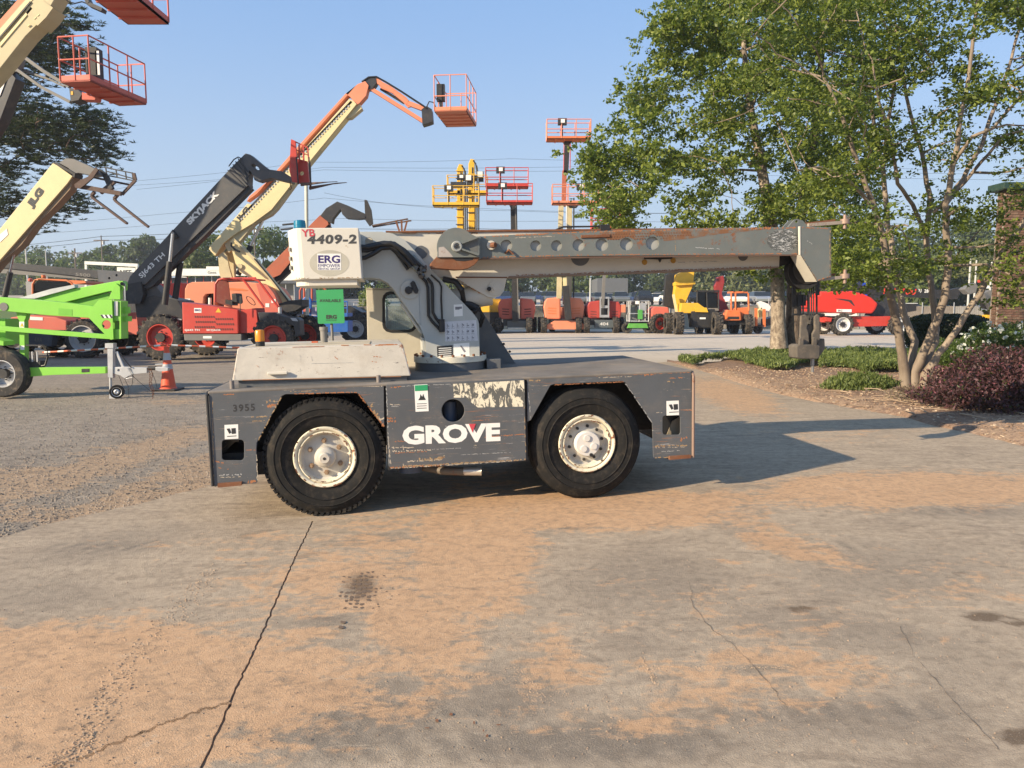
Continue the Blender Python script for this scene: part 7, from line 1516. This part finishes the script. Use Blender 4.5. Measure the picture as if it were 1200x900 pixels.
# red boom behind, orange cab machine
m = Mc('telehandler', 846, 50, 'dark red telehandler boom standing up between the yellow and orange machines', 'telehandler')
m.poly('boom', paint('deep_red', (.30, .03, .03), .5, dirt=.2), [(838, 335), (841, 325), (848, 323), (849, 330), (846, 345), (856, 366), (846, 368), (840, 346)], 0, .5, bevel=.02); m.poly('chassis', DKG, [(838, 364), (862, 364), (862, 380), (838, 380)], .5, 1.2)
for x in (840, 860): m.wheel(x, 380, 9, .3, .36, BLK, .5, 16, facing=1)
m = Mc('telehandler', 868, 46, 'orange telehandler with open orange cab frame, right of the yellow one', 'telehandler')
for l in ([(857, 366), (857, 344), (859, 342.3), (875, 342.3), (877, 344), (877.5, 364)], [(862, 343), (862, 366)], [(857, 353), (877, 353)][:0] or [(861, 343), (871, 342.5)]): m.tube('cab_frame', OR, l, 1.0, .0)
m.poly('cab_roof', OR, [(858, 341.5), (876, 341.5), (877, 343.5), (857.5, 343.5)], .0, 1.0); m.poly('cab_body', OR, [(860, 372), (862, 361), (877.5, 360), (878, 372), (872, 378), (862, 378)], .0, 1.2, bevel=.04); m.poly('bonnet', OR, [(850, 370), (852, 363), (868, 364), (869, 375.5), (851, 376)], -.4, 1.0, bevel=.05); m.poly('grille', BLK, [(853, 371), (866, 371), (866, 374), (853, 374)], -.42, .02); m.poly('seat', BLK, [(862, 354), (867, 354), (867, 362), (862, 362)], .5, .4)
m.wheel(880, 378, 11.5, -.3, .42, BLK, .5, 18, facing=1); m.wheel(864, 379, 9, .8, .4, BLK, .5, 16, facing=1); m.bar('axle_frame', BLK, [(852, 378), (880, 378)], 5, .2, .8)
# small boom machine with orange outriggers
m = Mc('trailer_lift', 898, 46, 'small white and orange towable lift just left of the birch trunk', 'trailer lift')
m.poly('boom', WHT, [(888, 355), (892, 353), (900, 356), (904, 360), (900, 366), (892, 362)], 0, .3); m.poly('turntable', paint('pale_yellow', (.55, .53, .25), .5), [(889, 364), (893, 360), (894, 371), (890, 372)], .0, .4); m.poly('body', DKG, [(898, 374), (908, 371), (912, 380), (898, 382)], .0, 1.); 
for l in ([(886, 361), (886, 382)], [(895.5, 362), (895.5, 383)]): m.bar('outrigger', OR, l, 2.6, -.2, .15)
for x in (901, 904): m.tube('stand_rail', GALV, [(x, 372), (x, 350)], .6, .1)
m.wheel(889, 382, 5.5, .1, .25, BLK, .5, 0); m.wheel(910, 382, 5.5, .1, .25, BLK, .5, 0)
# --- red boom lift at the right with long black boom
m = Mc('boom_lift', 1000, 43.5, 'bright red boom lift with folded long black boom lettered MANITOU', 'boom lift')
m.poly('engine_hood', paint('bright_red', (.62, .035, .02), .35, dirt=.1, bump=.03), [(953, 365.5), (954, 349), (959.5, 347.5), (961.5, 341.5), (1000, 341), (1010, 343.5), (1022, 349), (1029.5, 356), (1027, 362), (1023, 367.5), (974, 366.5)], -.2, 2.0, bevel=.10)
m.poly('hood_vent', INK, [(978, 350), (984, 350), (994, 351), (998, 352), (1002, 359), (1000, 358), (995, 353.5), (988, 352)], -.21, .01); m.poly('hood_label', WHITE, [(980.5, 362.3), (998, 362.5), (998, 365.8), (980.5, 365.6)], -.225, .02); m.txt('ERG', (982, 365), (987, 365), 2, INK, .02, -.23)
m.poly('turntable_skirt', WHT, [(967, 367), (985, 367.3), (985, 369), (1000, 369.2), (1004, 367.3), (1005, 370), (985, 370.5), (968, 370)], -.25, .6)
m.poly('chassis', RD, [(966, 371.5), (1044, 370.5), (1046, 380.5), (1040, 382), (1000, 383), (998, 377), (966, 378)], .0, 1.6, bevel=.04); m.poly('main_boom', BLK, [(945, 331), (975, 333), (1000, 334), (1110, 340), (1126, 337), (1126, 342), (1122, 350.5), (1040, 347), (1020, 345), (975, 340), (945, 340)], .8, .5)
m.poly('boom_lower', BLK, [(945, 340), (958, 342), (956, 352), (945, 352)], .8, .5); m.poly('boom_base', DKG, [(1024, 346), (1042, 347), (1048, 362), (1044, 371), (1022, 370), (1028, 360)], .3, 1.0); m.poly('lower_arm', BLK, [(1040, 355), (1074, 356), (1074, 364), (1044, 370)], .6, .5)
m.txt('MANITOU', (1035, 344.3), (1073.5, 345.6), 7.0, paint('logo_red', (.8, .05, .03), .5, bump=0), .04, .78, shear=.15); m.txt('TJ', (1075.5, 342.6), (1079.5, 342.8), 4, WHITE, .02, .78); m.txt('280', (1083, 343), (1090, 343.2), 4, WHITE, .02, .78)
for x, d in ((988, -.3), (1056, -.3)): m.wheel(x, 382, 13, d, .4, paint('white_rim', (.66, .66, .64), .5, dirt=.3), .62, 18)
for x, d in ((966, 1.8), (1028, 1.9)): m.wheel(x, 382, 12, d, .4, paint('white_rim', (.66, .66, .64), .5, dirt=.3), .62, 18)
m.poly('basket_frame', RD, [(968, 372), (975, 372.5), (974, 377), (969, 376.5)], -.4, .5)
# forklift-like black loader at far right
m = Mc('telehandler', 1160, 36, 'black folding boom base with yellow parts beside the brick pillar', 'telehandler')
m.poly('boom_knuckle', MGR, [(1130, 339), (1136, 334), (1143, 331.5), (1146, 335), (1144, 343), (1136, 345)], .0, .5, bevel=.02); m.bar('folded_arm', MGR, [(1153, 342), (1167, 371)], 8, .0, .5); m.bar('folded_arm', BLK, [(1148, 345), (1158, 368)], 4, .3, .4); m.bar('link_arm', GALV, [(1145, 357), (1149, 362), (1159, 364)], 1.2, -.1, .1)
m.poly('counterweight', BLK, [(1143, 373), (1170, 373), (1170, 384), (1143, 384)], .0, 1.5, bevel=.03); m.poly('yellow_cover', YEL, [(1143.5, 369), (1150, 369), (1150, 374), (1143.5, 374)], -.1, .4); m.poly('yellow_cover', YEL, [(1157, 369), (1161, 369), (1161, 373), (1157, 373)], -.1, .4)
m.tube('red_lamp', RD, [(1147.5, 331), (1147.5, 328)], 1.8, .1); m.poly('model_plate', WHITE, [(1154, 334), (1159.5, 334), (1159.5, 338), (1154, 338)], -.02, .02)
for x in (1148, 1166): m.wheel(x, 388, 9, .2, .35, BLK, .5, 14)

# ------------------------------------------------------------------ fence, parked cars, buildings, poles, wires
FD = 57.
fb = paint('fence_board', (.26, .22, .18), .9, dirt=.5, sc=1.); fg = paint('fence_board_grey', (.33, .31, .28), .9, dirt=.5, sc=1.)
ft_ = thing('yard_fence', Vector((-8, FD, 0)), 'long weathered wooden board fence with metal posts along the back of the yard', 'fence')
pan = None; hh = 1.72
for i in range(26):
    x = -4+i*2.4
    if pan is None:
        q = MB()
        for k in range(15): q.box((k*.16+.08, 0, hh/2+random.uniform(-.02, .02)), (.145, .022, hh))
        for z in (.35, 1.35): q.box((1.2, .035, z), (2.4, .04, .09))
        pan = q.build('fence_panel', fb, ft_); p_ = pan; pst = MB().cyl((0, -.06, 0), (0, -.06, 2.0), .035, 8).build('fence_post', GALV, ft_); ps = pst
    else:
        p_ = pan.copy(); COL.objects.link(p_); ps = pst.copy(); COL.objects.link(ps)
    p_.location = (x, 0, 0); ps.location = (x, 0, 0)
    if i % 3 == 1: p_.material_slots[0].link = 'OBJECT'; p_.material_slots[0].material = fg
# parked cars
ORD2 = ORD[:29]+['thirtieth']+['thirty-'+o for o in ORD[:9]]
def car_mesh():
    root = bpy.data.objects.new('parked_car', None); COL.objects.link(root)
    prof = [(-2.2, .35), (-2.25, .62), (-2.1, .82), (-1.35, .93), (1.15, .98), (2.0, .86), (2.2, .65), (2.2, .35)]
    b = MB().prism([Vector((x, -.88, z)) for x, z in prof], (0, 1.76, 0)).build('body', WHT, root, bevel=.06)
    cab = [(-1.2, .92), (-.55, 1.40), (.75, 1.42), (1.35, .96)]
    lo = [Vector((x, s*.84 if z < 1 else s*.66, z)) for s in (-1, 1) for x, z in cab]
    MB().add(lo, [(0, 1, 2, 3), (7, 6, 5, 4), (0, 4, 5, 1), (1, 5, 6, 2), (2, 6, 7, 3)]).build('glasshouse', paint('car_glass', (.02, .025, .03), .08, dirt=0, bump=0), root)
    MB().box((.1, 0, 1.425), (1.25, 1.28, .05)).build('roof', WHT, root, bevel=.02)
    for x in (-1.4, 1.35):
        for s in (-1, 1): 
            wq = MB().cyl((x, s*.72, .32), (x, s*.9, .32), .32, 12).build('wheel', TYR, root); MB().cyl((x, s*.9, .32), (x, s*.91, .32), .2, 10).build('rim', SILV, wq)
    return root
carc = {'white': WHT, 'silver': paint('car_silver', (.42, .43, .45), .3, metal=.5, dirt=.1, bump=0), 'dark blue': paint('car_blue', (.03, .05, .12), .3, dirt=.1, bump=0), 'black': paint('car_black', (.02, .02, .022), .25, dirt=.1, bump=0), 'grey': paint('car_grey', (.13, .14, .15), .3, dirt=.1, bump=0), 'red': paint('car_red', (.35, .02, .02), .3, dirt=.1, bump=0), 'tan': paint('car_tan', (.40, .35, .27), .35, dirt=.1, bump=0)}
proto = car_mesh(); r = random.Random(31); first = True; count = {}
def put_car(x, y, rz, c, where, sc_=1.):
    global first
    o = proto if first else copy_tree(proto); first = False
    o.location = (x, y, gz(x, y)+.05); o.rotation_euler = (0, 0, rz); o.scale = (sc_, sc_, sc_*r.uniform(.98, 1.16))
    tag(o, '%s car %s' % (c, where), 'car', 'cars in the lot beyond the fence')
    for ch in o.children:
        if ch.name.startswith(('body', 'roof')): ch.material_slots[0].link = 'OBJECT'; ch.material_slots[0].material = carc[c]
for row, (yy, st) in enumerate(((88, 2.7), (97, 2.8), (108, 3.0), (119, 3.1))):
    x = V(566, 350, yy).x
    while x < V(935, 350, yy).x:
        if r.random() < .88:
            nn = _n[('row', row)] = _n.get(('row', row), -1)+1; pass
            put_car(x+r.uniform(-.3, .3), yy+r.uniform(-.5, .5), pi/2*(1 if r.random() < .5 else -1)+r.uniform(-.05, .05), r.choice(['white', 'white', 'silver', 'dark blue', 'black', 'grey', 'grey', 'silver', 'red', 'tan', 'black']), '%s from the left in the %s row beyond the fence' % (ORD2[nn], ['nearest', 'second', 'third', 'farthest'][row]))
        x += st
put_car(V(414, 362, 55).x, 55, .1, 'dark blue', 'on its own behind the sign board'); put_car(V(1060, 358, 66).x, 66, 0, 'white', 'under the long black boom at the right', 1.1)
# light kerb strip / lot pavement behind
# shops at the left
def building(name, x0, x1, yt, yb, D, mat, label, dep=10):
    b = V((x0+x1)/2, 360, D); b.z = gz(b.x, b.y)-.2; t = thing(name, b, label, 'building')
    a, c = V(x0, yt, D)-b, V(x1, yt, D)-b
    MB().box(((a.x+c.x)/2, dep/2, a.z/2), (c.x-a.x, dep, a.z)).build('wall', mat, t); return t, b
t, b = building('shop_building', 30, 345, 330, 360, 92, paint('shop_wall', (.30, .29, .28), .8, dirt=.2), 'low shop with white fascia and glass front beyond the yard')
a = V(176, 315, 92)-b; c = V(300, 315, 92)-b; z1 = V(200, 315.3, 92).z-b.z; z0 = V(200, 323.5, 92).z-b.z
MB().box(((a.x+c.x)/2, -.4, (z0+z1)/2), (c.x-a.x, .9, z1-z0)).build('fascia', WHT, t, bevel=.02); a2 = V(248, 315, 92)-b; MB().box((a2.x+1.2, -.86, z1+.02), (3.0, .08, .5)).build('fascia_step', WHT, t)
text('lettering', 'Conns', V(243, 320.5, 91)-b+Vector((0, .1, 0)), (1, 0, 0), (0, 0, 1), .26, DKG, t, .02, 1.0)
for i in range(13):
    x = a.x+.6+i*(c.x-a.x)/13; wf_ = MB().box((x+.42, -.03, z0-1.15), (.9, .06, 1.9)).build('window', paint('shop_glass', (.03, .035, .04), .15, dirt=.1, bump=0), t)
    MB().box((x-.06, -.08, z0-1.15), (.08, .1, 2.2)).build('window_frame', WHT if i % 2 else RD, wf_)
MB().box(((a.x+c.x)/2, -.1, z0-2.35), (c.x-a.x, .14, .3)).build('sill_band', WHT, t)
a = V(295, 318, 92)-b; MB().box((a.x+3.2, -.3, V(320, 322, 92).z-b.z), (6.5, .7, 1.4)).build('fascia', WHT, t); MB().box((a.x+3.2, -.8, V(320, 331, 92).z-b.z), (6.5, 2., .35)).build('awning', paint('awning_slate', (.08, .09, .11), .7), t)
for i in range(6): q = V(332+i*1, 340, 92)-b; MB().cyl((a.x+.6+i*1.0, -1.6, 0), (a.x+.6+i*1.0, -1.6, V(320, 334, 92).z-b.z), .05, 6).build('awning_post', GALV, t)
tag(t, None)
# white canopy frame and sign board
cb2 = V(130, 360, 85); cb2.z = gz(cb2.x, cb2.y); t = thing('canopy_frame', cb2, 'white flat canopy frame with a lettered board above the charcoal boom', 'canopy')
def W_(x, y, d=0): return V(x, y, 85+d)-cb2
MB().beam(W_(100, 308), W_(162, 311), .35, .35).build('canopy_beam', WHT, t); MB().beam(W_(101, 307), W_(101, 345), .22, .22).build('canopy_post', WHT, t); MB().beam(W_(160.5, 310), W_(160.5, 345), .22, .22).build('canopy_post', WHT, t)
MB().prism([W_(137, 313), W_(158, 313.5), W_(158, 325), W_(137, 324)], (0, .2, 0)).build('lettered_board', WHT, t); text('lettering', 'NIFE', W_(141, 322, -.02), (1, 0, 0), (0, 0, 1), 5.5*85/F, DKG, t, .03, 13*85/F)
MB().box((W_(120, 330)+Vector((0, 3, 0))), (3.6, .2, 1.5)).build('dark_screen', DKG, t)
# tall pale building with pink sign
t, b = building('distant_building', 205, 224, 308, 340, 130, paint('pale_wall', (.50, .48, .45), .8), 'pale block with a pink and white sign behind the dark boom')
q = V(225, 302, 129)-b; MB().box(q, (1.0, .2, 1.9)).build('sign_board', paint('sign_pink', (.62, .10, .16), .6, dirt=.2), t); MB().box(q+Vector((0, -.12, -1.0)), (1.0, .06, .7)).build('sign_panel', WHT, t); MB().beam(q+Vector((0, .1, -1)), (q.x, .1, 0), .12, .12).build('sign_post', GALV, t)
t, b = building('distant_building', 700, 736, 326, 345, 135, paint('slate_wall', (.10, .11, .12), .8), 'dark low building glimpsed behind the parked cars'); 
t, b = building('distant_building', 572, 590, 328, 349, 96, paint('shed_grey', (.14, .15, .16), .8), 'small grey shed beside the first red boom lift')
q = V(1010, 325, 80); q.z = gz(q.x, q.y); t = thing('blue_sign_tower', q, 'dark panel with a bright blue stripe above the red boom lift', 'sign'); MB().prism([V(1003, 313, 80)-q, V(1016, 313, 80)-q, V(1016, 350, 80)-q, V(1003, 350, 80)-q], (0, .4, 0)).build('panel', paint('navy_panel', (.02, .025, .07), .5), t); MB().prism([V(1011, 321, 79.9)-q, V(1016.5, 321, 79.9)-q, V(1016.5, 352, 79.9)-q, V(1011, 352, 79.9)-q], (0, .1, 0)).build('blue_stripe', paint('bright_blue', (.01, .06, .6), .4), t)
# utility poles
pw = paint('pole_wood', (.16, .13, .11), .9, dirt=.4); pg = paint('pole_pale', (.50, .49, .47), .6, dirt=.2)
for i, (px, yt, D, m_, rr, lb) in enumerate([(34.5, 287, 110, pg, .12, 'pale utility pole left of the others on the left skyline'), (57.5, 293, 120, pg, .09, 'short pale pole beside the wooden one on the left skyline'), (91.5, 291, 115, pw, .14, 'wooden utility pole with a crossarm on the left skyline'), (123, 276, 110, pw, .10, 'tall thin utility pole above the white canopy frame'), (691.5, 326, 70, pg, .09, 'thin pole between the orange and dark red boom lifts'),
        (1134, 302, 75, pg, .10, 'pale lamp pole left of three behind the crepe myrtle'), (1141, 305, 80, pg, .10, 'middle pale pole of three behind the crepe myrtle'), (1159, 307, 78, pg, .10, 'pale pole nearest the brick pillar'), (301, 262, 95, pw, .10, 'thin pole behind the cream lower boom')]):
    b = V(px, 360, D); b.z = gz(b.x, b.y)-.2; h = V(px, yt, D).z-b.z; t = thing('utility_pole', b, lb, 'pole'); MB().cyl((0, 0, 0), (0, 0, h), rr*1.1, 8, rr*.8).build('pole_shaft', m_, t)
    if i in (2, 3, 8): MB().box((0, 0, h-.7), (2.2, .12, .14)).build('crossarm', m_, t); MB().cyl((.3, 0, h-1.3), (.3, 0, h-.8), .2, 8).build('transformer', GALV, t)
# overhead wires
wm = paint('wire_dark', (.05, .055, .065), .7, dirt=0, bump=0)
WL_ = [(70, .020, [(-40, 292), (120, 277), (330, 266), (560, 268), (1000, 275), (1260, 268)]), (72, .020, [(-40, 296), (120, 282), (330, 273), (560, 276), (1260, 276)]), (80, .013, [(-40, 250), (160, 212), (360, 190), (600, 186), (900, 190), (1260, 204)]), (80, .013, [(160, 222), (380, 196), (700, 195), (1260, 205)]), (80, .013, [(-40, 252), (160, 217), (380, 199), (700, 200), (1260, 212)]),
       (76, .013, [(-40, 268), (200, 250), (380, 232), (560, 244), (800, 250), (1260, 252)]), (76, .013, [(-40, 278), (200, 262), (400, 256), (700, 259), (1260, 262)]), (90, .013, [(-40, 303), (160, 293), (350, 294), (600, 296)]), (74, .013, [(380, 226), (470, 240), (600, 247), (800, 250)])]
for i, (D, rr, pts) in enumerate(WL_):
    fine_ = []
    for k in range(len(pts)-1):
        for q in range(8):
            t = q/8; a, b = pts[k], pts[k+1]; fine_.append((a[0]+(b[0]-a[0])*t, a[1]+(b[1]-a[1])*t+sin(pi*t)*1.5))
    fine_.append(pts[-1]); o = MB().tube([V(x, y, D) for x, y in fine_], rr, 4).build('overhead_wire', wm)
    tag(o, ['thick upper power line crossing low over the yard', 'thick lower power line just beneath its twin', 'highest thin wire across the sky', 'second thin wire just below the highest', 'third thin wire under the two highest', 'thin wire sagging behind the raised forks', 'thin wire low above the crane boom', 'lowest thin wire over the left treetops', 'short curling wire right of the pale pole'][i], 'wire', 'overhead wires')
w_ = MB()
for (x0, y0, x1, y1) in ((331, 263.5, 344, 262.2), (329, 269, 343, 267.8)): w_ = MB().tube([V(x0, y0, 69.8), V(x1, y1, 69.8)], .09, 8); o = w_.build('wire_sleeve', BLK); tag(o, '%s black sleeve on the thick power lines beside the blue beacon' % ('upper' if y0 < 266 else 'lower'), 'wire sleeve')

# ------------------------------------------------------------------ summer haze
hz = MB().box((0, 1755, 14.9), (5100, 4600, 32)).build('haze', paint('haze_tmp', (1, 1, 1)), None)
m = bpy.data.materials.new('haze'); m.use_nodes = True; nt = m.node_tree; nt.nodes.remove(nt.nodes['Principled BSDF'])
pv = nd(nt, 'ShaderNodeVolumePrincipled'); pv.inputs['Color'].default_value = (.93, .95, 1, 1); pv.inputs['Density'].default_value = .0006; pv.inputs['Anisotropy'].default_value = .3
nt.links.new(pv.outputs[0], nt.nodes['Material Output'].inputs['Volume']); hz.data.materials.clear(); hz.data.materials.append(m)
tag(hz, 'thin summer haze over the yard', kind='stuff')
